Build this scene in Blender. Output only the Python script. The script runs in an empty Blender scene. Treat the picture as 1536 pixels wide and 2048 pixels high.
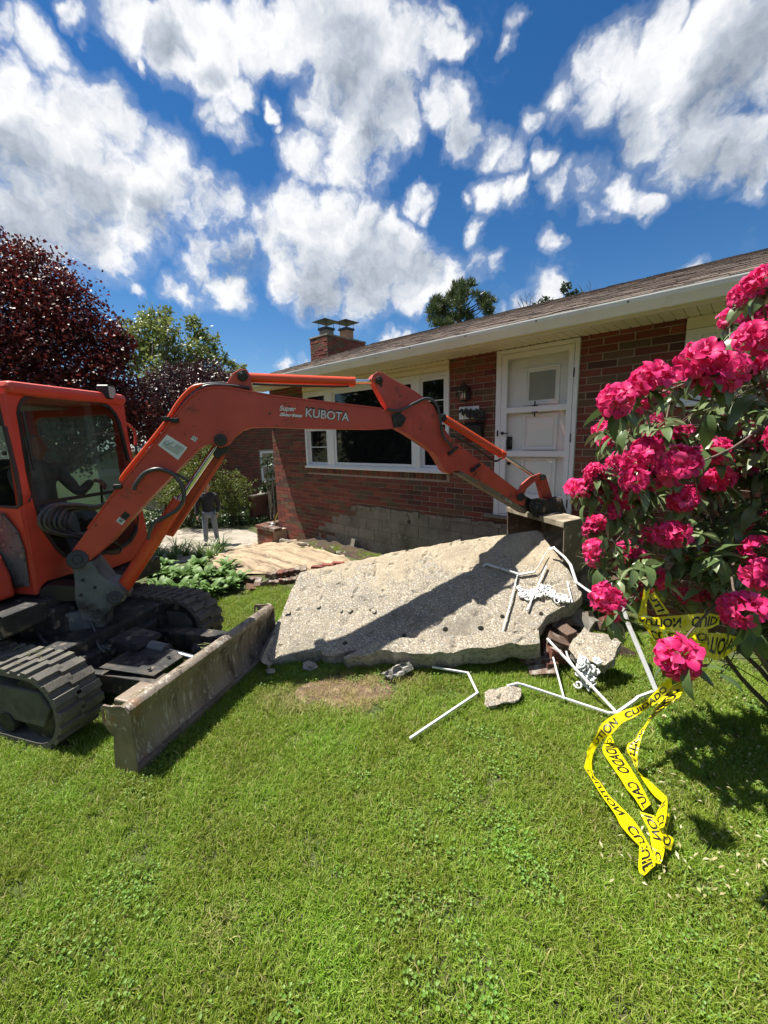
import bpy, bmesh, math, random
import numpy as np
from mathutils import Vector, Matrix, noise as mnoise
from mathutils.geometry import delaunay_2d_cdt, tessellate_polygon
rng = random.Random(7)
S = bpy.context.scene
COL = S.collection
rad = math.radians

# ------------------------------------------------------------------ camera
CZ = 2.02
CR = Vector((0.7422, 0.6697, -0.0243)); CU = Vector((-0.0999, 0.1465, 0.9842)); CF = CR.cross(CU) * -1
CU = CR.cross(CF); CU.normalize(); CR.normalize(); CF.normalize()
F = 815.0
cam_d = bpy.data.cameras.new('camera'); cam = bpy.data.objects.new('camera', cam_d); COL.objects.link(cam)
cam_d.sensor_fit = 'VERTICAL'; cam_d.sensor_height = 36.0; cam_d.lens = 36.0 * F / 2048.0
cam_d.clip_end = 2000; cam_d.clip_start = 0.05
cam.matrix_world = Matrix(((CR.x, CU.x, -CF.x, 0), (CR.y, CU.y, -CF.y, 0), (CR.z, CU.z, -CF.z, CZ), (0, 0, 0, 1)))
S.camera = cam
CAM = Vector((0, 0, CZ))

def ray(x, y):
    return CF + CR * ((x - 768) / F) - CU * ((y - 1024) / F)
def onP(x, y, P, n):
    d = ray(x, y); return CAM + d * ((Vector(P) - CAM).dot(n) / d.dot(n))
def onY(x, y, Y=5.17):
    d = ray(x, y); return CAM + d * (Y / d.y)
def onZ(x, y, z=0.0):
    d = ray(x, y); return CAM + d * ((z - CZ) / d.z)
def atD(x, y, t):
    return CAM + ray(x, y) * t
def smooth(a, b, v):
    t = min(1, max(0, (v - a) / (b - a))); return t * t * (3 - 2 * t)
def ground(x, y):
    z = -0.65 * smooth(-6.3, -10.2, x)
    return z + 0.018 * mnoise.noise((x * 0.7, y * 0.7, 3.1))
def onG(x, y, dz=0.0):
    z = 0
    for _ in range(12):
        p = onZ(x, y, z + dz); z = ground(p.x, p.y)
    return Vector((p.x, p.y, z + dz))

# ------------------------------------------------------------------ sun, sky
SAZ, SEL = rad(206), rad(65)                       # direction towards the sun
sdir = Vector((math.cos(SAZ) * math.cos(SEL), math.sin(SAZ) * math.cos(SEL), math.sin(SEL)))
sun_d = bpy.data.lights.new('sun', 'SUN'); sun = bpy.data.objects.new('sun', sun_d); COL.objects.link(sun)
sun_d.energy = 4.3; sun_d.angle = rad(0.53); sun_d.color = (1.0, 0.94, 0.84)
sun.rotation_euler = sdir.to_track_quat('Z', 'Y').to_euler(); sun.location = (-10, -5, 30)
S.view_settings.view_transform = 'Standard'; S.view_settings.look = 'None'
S.view_settings.gamma = 1.0; S.view_settings.use_curve_mapping = False
S.view_settings.exposure = 1.2
S.cycles.max_bounces = 6; S.cycles.transparent_max_bounces = 8; S.cycles.caustics_reflective = False; S.cycles.caustics_refractive = False

W = bpy.data.worlds.new('World'); S.world = W; W.use_nodes = True
nt = W.node_tree; nt.nodes.clear(); N = nt.nodes.new; L = nt.links.new
def mth(op, a, b=None, clamp=False):
    n = N('ShaderNodeMath'); n.operation = op; n.use_clamp = clamp
    for i, v in enumerate((a, b)):
        if v is None: continue
        if isinstance(v, (int, float)): n.inputs[i].default_value = v
        else: L(v, n.inputs[i])
    return n.outputs[0]
out = N('ShaderNodeOutputWorld'); bg = N('ShaderNodeBackground'); L(bg.outputs[0], out.inputs[0])
sky = N('ShaderNodeTexSky'); sky.sky_type = 'NISHITA'; sky.sun_disc = False
sky.sun_elevation = SEL; sky.sun_rotation = math.pi / 2 - SAZ; sky.altitude = 400; sky.air_density = 1.0; sky.dust_density = 0.0; sky.ozone_density = 2.5
hs = N('ShaderNodeHueSaturation'); hs.inputs['Hue'].default_value = 0.503; hs.inputs['Saturation'].default_value = 1.32; hs.inputs['Value'].default_value = 0.80
L(sky.outputs[0], hs.inputs['Color'])
tc = N('ShaderNodeTexCoord'); V = tc.outputs['Generated']
def nz(vec, scale, detail, rough=0.55):
    n = N('ShaderNodeTexNoise'); n.inputs['Scale'].default_value = scale; n.inputs['Detail'].default_value = detail
    n.inputs['Roughness'].default_value = rough; L(vec, n.inputs['Vector']); return n
def vm(op, a, b=None):
    n = N('ShaderNodeVectorMath'); n.operation = op
    for i, v in enumerate((a, b)):
        if v is None: continue
        if isinstance(v, (tuple, Vector)): n.inputs[i].default_value = v
        elif isinstance(v, float): n.inputs[3].default_value = v
        else: L(v, n.inputs[i])
    return n
w1 = nz(V, 5.0, 3); w2 = nz(V, 22.0, 3)
d1 = vm('SCALE', vm('SUBTRACT', w1.outputs['Color'], (.5, .5, .5)).outputs[0], 0.09)
d2 = vm('SCALE', vm('SUBTRACT', w2.outputs['Color'], (.5, .5, .5)).outputs[0], 0.06)
Vw = vm('NORMALIZE', vm('ADD', vm('ADD', V, d1.outputs[0]).outputs[0], d2.outputs[0]).outputs[0]).outputs[0]
def blobs(lst, vec, k=0.12, shrink=1.0):
    acc = None
    for (x, y, r) in lst:
        r *= shrink
        c = ray(x, y).normalized(); e1 = ray(x + r, y).normalized(); e2 = ray(x, y + r).normalized()
        cr = 0.5 * (c.dot(e1) + c.dot(e2))
        dn = vm('DOT_PRODUCT', vec, c).outputs['Value']
        v = mth('MULTIPLY_ADD', dn, 1 / (1 - cr)); v.node.inputs[2].default_value = -cr / (1 - cr)
        if r < 46: v = mth('MULTIPLY', v, .72)
        if acc is None: acc = mth('MAXIMUM', v, -0.6)
        else:
            n = N('ShaderNodeMath'); n.operation = 'SMOOTH_MAX'; n.inputs[2].default_value = k; L(acc, n.inputs[0]); L(v, n.inputs[1]); acc = n.outputs[0]
    return acc
CL = [(40,270,140),(130,330,150),(230,390,140),(330,370,105),(400,395,72),(455,425,55),(190,480,95),(90,450,130),(255,465,62),(60,200,80),(160,230,85),(225,220,70),(95,110,62),(20,70,42),(265,270,60),(220,520,50),
 (250,25,85),(330,40,70),(350,120,60),(420,165,62),(475,185,42),(420,60,85),(500,50,85),(570,60,80),(440,245,48),(480,280,42),(545,215,22),(560,250,20),(150,25,35),
 (640,60,95),(720,60,115),(820,90,95),(890,80,55),(660,140,85),(740,160,120),(640,210,70),(720,250,100),(790,230,75),(620,300,70),(700,325,60),(750,340,45),(590,290,45),
 (870,220,50),(915,215,55),(930,270,55),(985,290,50),(1030,310,40),(1070,255,34),(1100,330,36),(985,390,42),(1040,385,36),(940,405,22),(840,385,34),(860,415,22),
 (405,490,52),(395,540,48),(470,520,62),(540,490,75),(600,450,80),(680,415,62),(720,430,80),(775,450,65),(650,500,100),(730,520,105),(810,510,75),(850,540,62),(640,570,85),(730,580,85),(560,560,60),(900,550,50),(950,540,42),(985,535,26),(340,580,34),(370,590,34),(440,580,55),(820,590,50),
 (1170,150,70),(1190,220,75),(1240,120,85),(1300,170,120),(1420,130,150),(1520,120,130),(1330,60,70),(1280,270,75),(1390,280,100),(1480,300,80),(1520,340,60),(1440,350,45),(1130,210,45),(1400,200,130),
 (1135,375,38),(1180,370,48),(1230,395,44),(1275,408,34),(1180,420,30),(955,470,26),(1105,485,32),(1025,20,34),(1015,65,26),(900,15,30),
 (820,690,30),(785,690,26),(1085,590,34),(1110,585,30),(1040,618,30),(1000,640,22),(1395,525,26),(560,735,26),(605,718,22),(265,575,20),(285,115,18)]
f0 = blobs(CL, Vw, .22, .94)
DK = [(90,450,110),(40,330,90),(170,390,60),(60,510,90),(300,440,50),(690,120,80),(770,220,70),(330,60,50),(925,250,40),(745,540,95),(840,530,50),(640,580,70),(470,545,45),(1470,200,140),(1400,290,100),(1240,290,60),(1500,90,100),(1480,330,60),(420,160,30)]
k0 = blobs(DK, Vw, .7)
sh = vm('ADD', V, tuple(sdir * 0.020)).outputs[0]
def detail_(vec, dt):
    a = nz(vec, 9.5, dt, 0.61).outputs['Fac']
    v = N('ShaderNodeTexNoise'); v.noise_type = 'RIDGED_MULTIFRACTAL'; v.normalize = False; v.inputs['Scale'].default_value = 8.0; v.inputs['Detail'].default_value = 3; v.inputs['Roughness'].default_value = .5; v.inputs['Offset'].default_value = 1.0; v.inputs['Gain'].default_value = 1.5; L(vec, v.inputs['Vector'])
    return mth('ADD', mth('MULTIPLY', mth('SUBTRACT', a, .5), 2.0), mth('MULTIPLY', mth('SUBTRACT', 1.0, v.outputs['Fac']), .16))
vw2 = vm('ADD', V, d2.outputs[0]).outputs[0]
n1 = detail_(vw2, 9); n2 = detail_(vm('ADD', vw2, tuple(sdir * 0.03)).outputs[0], 5)
gen = nz(V, 2.3, 4, 0.5); g1 = mth('MULTIPLY', mth('SUBTRACT', gen.outputs['Fac'], 0.48), 5.0)      # away from the framed part the same kind of cloud goes on
ins = N('ShaderNodeMapRange'); ins.inputs[1].default_value = 0.50; ins.inputs[2].default_value = 0.60
L(vm('DOT_PRODUCT', V, CF).outputs['Value'], ins.inputs[0])
g2 = mth('SUBTRACT', g1, mth('MULTIPLY', ins.outputs[0], 6.0))
fld = mth('MAXIMUM', f0, g2)
fine3 = mth('SUBTRACT', nz(vw2, 34.0, 5, .62).outputs['Fac'], .5)
den = mth('ADD', mth('ADD', mth('MULTIPLY', fld, 1.12), mth('MULTIPLY', n1, 1.32)), mth('MULTIPLY', fine3, .55))
dm = N('ShaderNodeMapRange'); dm.interpolation_type = 'SMOOTHSTEP'; dm.inputs[1].default_value = 0.02; dm.inputs[2].default_value = 0.95; L(den, dm.inputs[0])
vl = N('ShaderNodeMapRange'); vl.interpolation_type = 'SMOOTHSTEP'; vl.inputs[1].default_value = -0.55; vl.inputs[2].default_value = 0.55; vl.inputs[4].default_value = 0.22; L(den, vl.inputs[0])
alpha = mth('MAXIMUM', dm.outputs[0], vl.outputs[0])      # with a thin veil round the clouds
relief = mth('MULTIPLY', mth('SUBTRACT', n1, n2), 0.46)
kd = N('ShaderNodeMapRange'); kd.interpolation_type = 'SMOOTHSTEP'; kd.inputs[1].default_value = -0.5; kd.inputs[2].default_value = 1.1; L(mth('ADD', mth('MAXIMUM', k0, mth('MULTIPLY', g2, 0.4)), mth('MULTIPLY', n1, -0.35)), kd.inputs[0])
br = mth('SUBTRACT', mth('ADD', mth('ADD', 0.91, relief), mth('MULTIPLY', n1, 0.10)), mth('MULTIPLY', kd.outputs[0], 0.40))
br = mth('MINIMUM', mth('MAXIMUM', br, 0.2), 1.1)
cr_ = N('ShaderNodeValToRGB'); e = cr_.color_ramp.elements
e[0].position = 0.2; e[0].color = (.20, .24, .31, 1); e[1].position = 1.0; e[1].color = (.93, .94, .96, 1); m_ = e.new(0.62); m_.color = (.53, .58, .66, 1)
L(br, cr_.inputs[0])
cs = vm('SCALE', cr_.outputs[0], 7.5)
mx = N('ShaderNodeMix'); mx.data_type = 'RGBA'; L(alpha, mx.inputs[0]); L(hs.outputs[0], mx.inputs[6]); L(cs.outputs[0], mx.inputs[7])
L(mx.outputs[2], bg.inputs[0]); bg.inputs[1].default_value = 0.062
W.cycles.sampling_method = 'MANUAL'; W.cycles.sample_map_resolution = 512

# ------------------------------------------------------------------ helpers
def link(o, parent=None):
    COL.objects.link(o)
    if parent is not None: o.parent = parent
    return o
def tag(o, label=None, cat=None, group=None, kind=None):
    if label: o['label'] = label
    if cat: o['category'] = cat
    if group: o['group'] = group
    if kind: o['kind'] = kind
    return o
def empty(name, loc, label, cat, group=None, rz=0):
    o = bpy.data.objects.new(name, None); o.empty_display_size = 0.1; COL.objects.link(o)
    o.location = loc; o.rotation_euler = (0, 0, rz); tag(o, label, cat, group); return o
def mesh_obj(name, verts, faces, mat, parent=None, smooth_=False, local=False):
    """verts are in world space; they are stored relative to the parent Empty when there is one"""
    off = Vector((0, 0, 0))
    if parent is not None and not local:
        p = parent
        while p is not None: off = off + p.location; p = p.parent
    me = bpy.data.meshes.new(name)
    if off.length > 0: verts = [(v[0] - off.x, v[1] - off.y, v[2] - off.z) for v in verts]
    me.from_pydata([tuple(v) for v in verts], [], faces)
    if mat is not None: me.materials.append(mat)
    if smooth_: me.polygons.foreach_set('use_smooth', [True] * len(me.polygons))
    me.update()
    return link(bpy.data.objects.new(name, me), parent)
class MB:
    """collects shapes in world space"""
    def __init__(s): s.v = []; s.f = []
    def add(s, vs, fs):
        b = len(s.v); s.v += [Vector(v) for v in vs]; s.f += [tuple(i + b for i in f) for f in fs]; return s
    def box(s, c, ax, ay, az):
        """centre and three half-axis vectors"""
        c = Vector(c); ax = Vector(ax); ay = Vector(ay); az = Vector(az)
        vs = [c + ax * i + ay * j + az * k for k in (-1, 1) for j in (-1, 1) for i in (-1, 1)]
        return s.add(vs, [(0, 2, 3, 1), (4, 5, 7, 6), (0, 1, 5, 4), (2, 6, 7, 3), (0, 4, 6, 2), (1, 3, 7, 5)])
    def aabb(s, a, b):
        a = Vector(a); b = Vector(b); h = (b - a) / 2
        return s.box((a + b) / 2, (h.x, 0, 0), (0, h.y, 0), (0, 0, h.z))
    def bar(s, a, b, w, h, up=(0, 0, 1)):
        a = Vector(a); b = Vector(b); d = b - a; n = Vector(up); x = d.cross(n)
        if x.length < 1e-6: x = d.cross(Vector((1, 0, 0)))
        x.normalize(); y = x.cross(d).normalized()
        return s.box((a + b) / 2, d / 2, x * w / 2, y * h / 2)
    def tube(s, pts, r, seg=8, cap=True):
        pts = [Vector(p) for p in pts]; n = len(pts); rs = r if isinstance(r, (list, tuple)) else [r] * n
        b = len(s.v); prev = None
        for i, p in enumerate(pts):
            t = (pts[min(i + 1, n - 1)] - pts[max(i - 1, 0)]).normalized()
            if prev is None:
                x = t.cross(Vector((0, 0, 1)));
                if x.length < 0.05: x = t.cross(Vector((1, 0, 0)))
            else: x = prev - t * prev.dot(t)
            x.normalize(); prev = x; y = t.cross(x)
            for k in range(seg):
                a = 2 * math.pi * k / seg; s.v.append(p + (x * math.cos(a) + y * math.sin(a)) * rs[i])
        for i in range(n - 1):
            for k in range(seg):
                k2 = (k + 1) % seg; s.f.append((b + i * seg + k, b + i * seg + k2, b + (i + 1) * seg + k2, b + (i + 1) * seg + k))
        if cap:
            s.f.append(tuple(b + k for k in reversed(range(seg)))); s.f.append(tuple(b + (n - 1) * seg + k for k in range(seg)))
        return s
    def prism(s, outline, off):
        """closed outline (3D, planar) swept by the vector off"""
        o = [Vector(p) for p in outline]; n = len(o); off = Vector(off)
        tri = tessellate_polygon([o]); fs = []
        nrm = Vector((0, 0, 0))
        for i in range(n): nrm += (o[i] - o[0]).cross(o[(i + 1) % n] - o[0])
        flip = nrm.dot(off) > 0
        for t in tri:
            t = tuple(t); tn = (o[t[1]] - o[t[0]]).cross(o[t[2]] - o[t[0]])
            if tn.dot(off) > 0: t = t[::-1]
            fs.append(t); fs.append(tuple(i + n for i in t[::-1]))
        for i in range(n):
            j = (i + 1) % n; q = (i, j, j + n, i + n); fs.append(q if flip else q[::-1])
        return s.add(o + [p + off for p in o], fs)
    def frame(s, outline, holes, off):
        """planar outline with holes swept by off"""
        loops = [[Vector(p) for p in outline]] + [[Vector(p) for p in h] for h in holes]
        flat = [p for l in loops for p in l]; n = len(flat); off = Vector(off); fs = []
        for t in tessellate_polygon(loops):
            t = tuple(t); tn = (flat[t[1]] - flat[t[0]]).cross(flat[t[2]] - flat[t[0]])
            if tn.dot(off) > 0: t = t[::-1]
            fs.append(t); fs.append(tuple(i + n for i in t[::-1]))
        b = 0
        for l in loops:
            m = len(l)
            for i in range(m): fs.append((b + i, b + (i + 1) % m, b + (i + 1) % m + n, b + i + n))
            b += m
        return s.add(flat + [p + off for p in flat], fs)
    def build(s, name, mat, parent=None, smooth_=False, bevel=0, fix=True, autosmooth=None):
        o = mesh_obj(name, s.v, s.f, mat, parent, smooth_)
        if fix:
            bm = bmesh.new(); bm.from_mesh(o.data); bmesh.ops.recalc_face_normals(bm, faces=bm.faces); bm.to_mesh(o.data); bm.free()
        if bevel:
            m = o.modifiers.new('bevel', 'BEVEL'); m.width = bevel; m.segments = 2; m.limit_method = 'ANGLE'; m.angle_limit = rad(35)
        if autosmooth is not None: o.data.set_sharp_from_angle(angle=rad(autosmooth)) ; o.data.polygons.foreach_set('use_smooth', [True] * len(o.data.polygons))
        return o
def dup(o, parent, loc=None, rot=None, scale=None):
    c = o.copy(); COL.objects.link(c); c.parent = parent
    if loc is not None: c.location = loc
    if rot is not None: c.rotation_euler = rot
    if scale is not None: c.scale = scale
    return c
def spline(pts, n):
    """Catmull-Rom through pts"""
    P = [Vector(p) for p in pts]; out_ = []
    P = [P[0] * 2 - P[1]] + P + [P[-1] * 2 - P[-2]]
    segs = len(P) - 3
    for i in range(n):
        t = i / (n - 1) * segs; k = min(int(t), segs - 1); u = t - k
        a, b, c, d = P[k:k + 4]
        out_.append(0.5 * ((2 * b) + (c - a) * u + (2 * a - 5 * b + 4 * c - d) * u * u + (3 * b - a - 3 * c + d) * u ** 3))
    return out_
def roundpoly(pts, r, n=5):
    """rounds the corners of a closed planar polygon; r one radius or one per corner"""
    P = [Vector(p) for p in pts]; m = len(P); res = []
    for i in range(m):
        ri = r[i] if isinstance(r, (list, tuple)) else r
        a, b, c = P[i - 1], P[i], P[(i + 1) % m]; u = (a - b); v = (c - b)
        ri = min(ri, u.length * 0.48, v.length * 0.48)
        if ri <= 0: res.append(b); continue
        s0 = b + u.normalized() * ri; s1 = b + v.normalized() * ri
        for k in range(n + 1):
            t = k / n; res.append(s0 * (1 - t) ** 2 + b * 2 * t * (1 - t) + s1 * t * t)
    return res

# ------------------------------------------------------------------ materials
def mat(name, c1, c2=None, rough=0.6, metal=0.0, scale=6.0, dirt=None, dirt_scale=4.0, dirt_lo=0.52, dirt_hi=0.62, bump=0.0, bump_scale=60.0,
        vary=0.0, island=False, spec=0.5, coat=0.0, detail=5, trans=0.0, stretch=None, rough2=None, ov=()):
    m = bpy.data.materials.new(name); m.use_nodes = True; t = m.node_tree; b = t.nodes['Principled BSDF']; n = t.nodes.new; l = t.links.new
    tc = n('ShaderNodeTexCoord'); vec = tc.outputs['Object']
    if stretch:
        mp = n('ShaderNodeMapping'); mp.inputs['Scale'].default_value = stretch; l(vec, mp.inputs[0]); vec = mp.outputs[0]
    def noise_(sc, dt=detail, rg=0.6):
        q = n('ShaderNodeTexNoise'); q.inputs['Scale'].default_value = sc; q.inputs['Detail'].default_value = dt; q.inputs['Roughness'].default_value = rg; l(vec, q.inputs['Vector']); return q.outputs['Fac']
    def mixc(f, a, b_):
        q = n('ShaderNodeMix'); q.data_type = 'RGBA'; l(f, q.inputs[0])
        for i, v in ((6, a), (7, b_)):
            if isinstance(v, tuple): q.inputs[i].default_value = (*v, 1)
            else: l(v, q.inputs[i])
        return q.outputs[2]
    def mr(f, lo, hi, a=0., b_=1.):
        q = n('ShaderNodeMapRange'); q.inputs[1].default_value = lo; q.inputs[2].default_value = hi; q.inputs[3].default_value = a; q.inputs[4].default_value = b_; l(f, q.inputs[0]); return q.outputs[0]
    col = None
    if c2 is None: c2 = tuple(x * 0.82 for x in c1)
    col = mixc(mr(noise_(scale), 0.35, 0.65), c1, c2)
    if vary:
        if island: r = n('ShaderNodeNewGeometry').outputs['Random Per Island']
        else: r = n('ShaderNodeObjectInfo').outputs['Random']
        h = n('ShaderNodeHueSaturation'); l(col, h.inputs['Color']); l(mr(r, 0, 1, 1 - vary, 1 + vary), h.inputs['Value']); col = h.outputs[0]
    if dirt is not None:
        col = mixc(mr(noise_(dirt_scale, 8, 0.65), dirt_lo, dirt_hi), col, dirt)
    for (oc, osc, olo, ohi) in ov: col = mixc(mr(noise_(osc, 4, .55), olo, ohi), col, oc)
    l(col, b.inputs['Base Color']); b.inputs['Roughness'].default_value = rough; b.inputs['Metallic'].default_value = metal
    b.inputs['Specular IOR Level'].default_value = spec; b.inputs['Coat Weight'].default_value = coat
    if rough2 is not None: l(mr(noise_(scale * 2.3), 0.35, 0.65, rough, rough2), b.inputs['Roughness'])
    if bump:
        bp = n('ShaderNodeBump'); bp.inputs['Strength'].default_value = bump; bp.inputs['Distance'].default_value = 0.01
        l(noise_(bump_scale, 6, 0.6), bp.inputs['Height']); l(bp.outputs[0], b.inputs['Normal'])
    if trans:
        tr = n('ShaderNodeBsdfTranslucent'); l(col, tr.inputs[0]); ms = n('ShaderNodeMixShader'); ms.inputs[0].default_value = trans
        l(b.outputs[0], ms.inputs[1]); l(tr.outputs[0], ms.inputs[2]); l(ms.outputs[0], t.nodes['Material Output'].inputs[0])
    return m
def pick_mat(name, cols, rough=0.85, island=False, speck=None, bump=0.4, bump_scale=80):
    """one of several colours per object (or per loose piece) plus grain"""
    m = bpy.data.materials.new(name); m.use_nodes = True; t = m.node_tree; b = t.nodes['Principled BSDF']; n = t.nodes.new; l = t.links.new
    r = n('ShaderNodeNewGeometry').outputs['Random Per Island'] if island else n('ShaderNodeObjectInfo').outputs['Random']
    cr = n('ShaderNodeValToRGB'); cr.color_ramp.interpolation = 'CONSTANT'; el = cr.color_ramp.elements
    for i, c in enumerate(cols):
        e_ = el[i] if i < 2 else el.new(i / len(cols)); e_.position = i / len(cols); e_.color = (*c, 1)
    l(r, cr.inputs[0]); tc = n('ShaderNodeTexCoord')
    q = n('ShaderNodeTexNoise'); q.inputs['Scale'].default_value = bump_scale; q.inputs['Detail'].default_value = 5; l(tc.outputs['Object'], q.inputs['Vector'])
    h = n('ShaderNodeHueSaturation'); l(cr.outputs[0], h.inputs['Color'])
    mr = n('ShaderNodeMapRange'); mr.inputs[1].default_value = .3; mr.inputs[2].default_value = .7; mr.inputs[3].default_value = .7; mr.inputs[4].default_value = 1.3; l(q.outputs['Fac'], mr.inputs[0]); l(mr.outputs[0], h.inputs['Value'])
    col = h.outputs[0]
    if speck:
        q2 = n('ShaderNodeTexNoise'); q2.inputs['Scale'].default_value = 7; q2.inputs['Detail'].default_value = 8; l(tc.outputs['Object'], q2.inputs['Vector'])
        m2 = n('ShaderNodeMapRange'); m2.inputs[1].default_value = .56; m2.inputs[2].default_value = .68; l(q2.outputs['Fac'], m2.inputs[0])
        mx_ = n('ShaderNodeMix'); mx_.data_type = 'RGBA'; l(m2.outputs[0], mx_.inputs[0]); l(col, mx_.inputs[6]); mx_.inputs[7].default_value = (*speck, 1); col = mx_.outputs[2]
    l(col, b.inputs['Base Color']); b.inputs['Roughness'].default_value = rough
    bp = n('ShaderNodeBump'); bp.inputs['Strength'].default_value = bump; bp.inputs['Distance'].default_value = 0.006; l(q.outputs['Fac'], bp.inputs['Height']); l(bp.outputs[0], b.inputs['Normal'])
    return m
def glass_mat(name, tint, refl=1.0, rough=0.02, dust_haze=0.0, dust_haze_col=(.5,.56,.52), ior=1.5):
    m = bpy.data.materials.new(name); m.use_nodes = True; t = m.node_tree; t.nodes.clear(); n = t.nodes.new; l = t.links.new
    o = n('ShaderNodeOutputMaterial'); tr = n('ShaderNodeBsdfTransparent'); tr.inputs[0].default_value = (*tint, 1)
    g = n('ShaderNodeBsdfGlossy'); g.inputs['Roughness'].default_value = rough; g.inputs[0].default_value = (refl, refl, refl, 1)
    fr = n('ShaderNodeFresnel'); fr.inputs[0].default_value = ior; ms = n('ShaderNodeMixShader')
    bf = n('ShaderNodeNewGeometry'); om = n('ShaderNodeMath'); om.operation = 'SUBTRACT'; om.inputs[0].default_value = 1.0; l(bf.outputs['Backfacing'], om.inputs[1]); mf = n('ShaderNodeMath'); mf.operation = 'MULTIPLY'; l(fr.outputs[0], mf.inputs[0]); l(om.outputs[0], mf.inputs[1])      # only the outer face mirrors: no false total reflection inside the pane
    l(mf.outputs[0], ms.inputs[0]); l(tr.outputs[0], ms.inputs[1]); l(g.outputs[0], ms.inputs[2]); res = ms.outputs[0]
    if dust_haze:
        df = n('ShaderNodeBsdfDiffuse'); df.inputs[0].default_value = (*dust_haze_col, 1); tl = n('ShaderNodeBsdfTranslucent'); tl.inputs[0].default_value = (*dust_haze_col, 1); m1 = n('ShaderNodeMixShader'); l(df.outputs[0], m1.inputs[1]); l(tl.outputs[0], m1.inputs[2]); m2 = n('ShaderNodeMixShader')
        tc = n('ShaderNodeTexCoord'); q = n('ShaderNodeTexNoise'); q.inputs['Scale'].default_value = 4; q.inputs['Detail'].default_value = 6; l(tc.outputs['Object'], q.inputs['Vector']); mr_ = n('ShaderNodeMapRange'); mr_.inputs[1].default_value = .3; mr_.inputs[2].default_value = .7; mr_.inputs[3].default_value = dust_haze * .6; mr_.inputs[4].default_value = dust_haze * 1.4; l(q.outputs['Fac'], mr_.inputs[0]); l(mr_.outputs[0], m2.inputs[0]); l(res, m2.inputs[1]); l(m1.outputs[0], m2.inputs[2]); res = m2.outputs[0]
    l(res, o.inputs[0]); return m
M = {}
BR = [(0.183, 0.044, 0.029), (0.146, 0.036, 0.027), (0.213, 0.061, 0.039), (0.116, 0.064, 0.037), (0.165, 0.038, 0.027), (0.134, 0.074, 0.041), (0.079, 0.031, 0.024), (0.189, 0.051, 0.033), (0.128, 0.033, 0.024), (0.098, 0.064, 0.039), (0.171, 0.049, 0.034)]
M['brick'] = pick_mat('brick_red', BR, island=False)
M['brick_i'] = pick_mat('brick_red_many', BR, island=True)
M['brick_old_shaded'] = pick_mat('brick_broken_shaded', [(.14,.052,.036),(.11,.07,.052),(.19,.15,.115),(.09,.036,.03)], island=False, speck=(.30,.27,.23))  # broken brick, tones taken darker to stand for the shade under the slab
M['mortar'] = mat('mortar', (.42,.33,.26), (.32,.25,.195), rough=.95, scale=14, bump=.4, bump_scale=120)
M['block'] = mat('block_grey', (.27,.25,.21), (.20,.185,.152), rough=.95, scale=4, dirt=(.10,.085,.065), dirt_scale=2.2, dirt_lo=.48, dirt_hi=.70, ov=[((.34,.32,.28), 9, .60, .70)], bump=.5, bump_scale=90, vary=.12)
M['white'] = mat('white_paint', (.78,.80,.82), (.74,.76,.78), rough=.38)
M['cream'] = mat('cream_vinyl', (.72,.66,.52), (.68,.62,.49), rough=.5, vary=.03)
M['gutter'] = mat('white_gutter', (.78,.80,.78), (.72,.73,.70), rough=.35, scale=3, dirt=(.55,.54,.48), dirt_scale=5, dirt_lo=.6, dirt_hi=.75)
M['shingle'] = pick_mat('shingle', [(.125,.092,.072),(.175,.135,.11),(.085,.064,.053),(.21,.165,.135),(.11,.085,.07)], rough=.95, bump=.8, bump_scale=120)
M['shingle_i'] = pick_mat('shingle_many', [(.125,.092,.072),(.175,.135,.11),(.085,.064,.053),(.21,.165,.135),(.11,.085,.07)], rough=.95, island=True, bump=.8, bump_scale=120)
M['white_old'] = mat('white_weathered', (.66,.68,.70), (.56,.57,.58), rough=.5, scale=9, dirt=(.30,.26,.21), dirt_scale=11, dirt_lo=.58, dirt_hi=.70)
M['black'] = mat('black_metal', (.012,.012,.013), (.02,.02,.02), rough=.45)
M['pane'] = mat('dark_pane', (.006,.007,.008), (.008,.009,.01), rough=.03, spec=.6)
M['glass'] = glass_mat('clear_glass', (.975,.985,.975))
M['concrete'] = mat('concrete', (.40,.355,.28), (.31,.275,.215), rough=.92, scale=3.0, dirt=(.24,.22,.185), dirt_scale=26, dirt_lo=.50, dirt_hi=.66, bump=.9, bump_scale=110)
M['rust'] = mat('rusty_steel', (.25,.20,.155), (.165,.13,.10), rough=.55, metal=.25, scale=4, dirt=(.10,.078,.062), dirt_scale=6, dirt_lo=.52, dirt_hi=.68, bump=.3, bump_scale=40, ov=[((.46,.43,.38), 14, .60, .68), ((.30,.14,.06), 5, .63, .75)])
M['bladeface'] = mat('scratched_blade_steel', (.31,.26,.205), (.20,.165,.13), rough=.5, metal=.3, scale=3, dirt=(.09,.068,.052), dirt_scale=7, dirt_lo=.50, dirt_hi=.66, bump=.35, bump_scale=30, stretch=(1.6, 1.6, .30), ov=[((.47,.44,.39), 26, .58, .66), ((.30,.15,.07), 3, .62, .78), ((.40,.36,.30), 60, .60, .68)])
M['dark'] = mat('dark_steel', (.030,.032,.033), (.018,.019,.02), rough=.55, metal=.2, scale=7, dirt=(.12,.10,.075), dirt_scale=5, dirt_lo=.52, dirt_hi=.70, rough2=.8, bump=.25, bump_scale=50, ov=[((.19,.155,.12), 12, .60, .70)])
M['grey'] = mat('grey_casting', (.135,.15,.155), (.085,.095,.10), rough=.5, scale=5, dirt=(.018,.018,.018), dirt_scale=3.5, dirt_lo=.50, dirt_hi=.62, rough2=.7, bump=.25, bump_scale=40, ov=[((.22,.20,.17), 14, .60, .70)])
M['rubber'] = mat('rubber', (.022,.022,.022), (.032,.031,.029), rough=.5)
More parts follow.
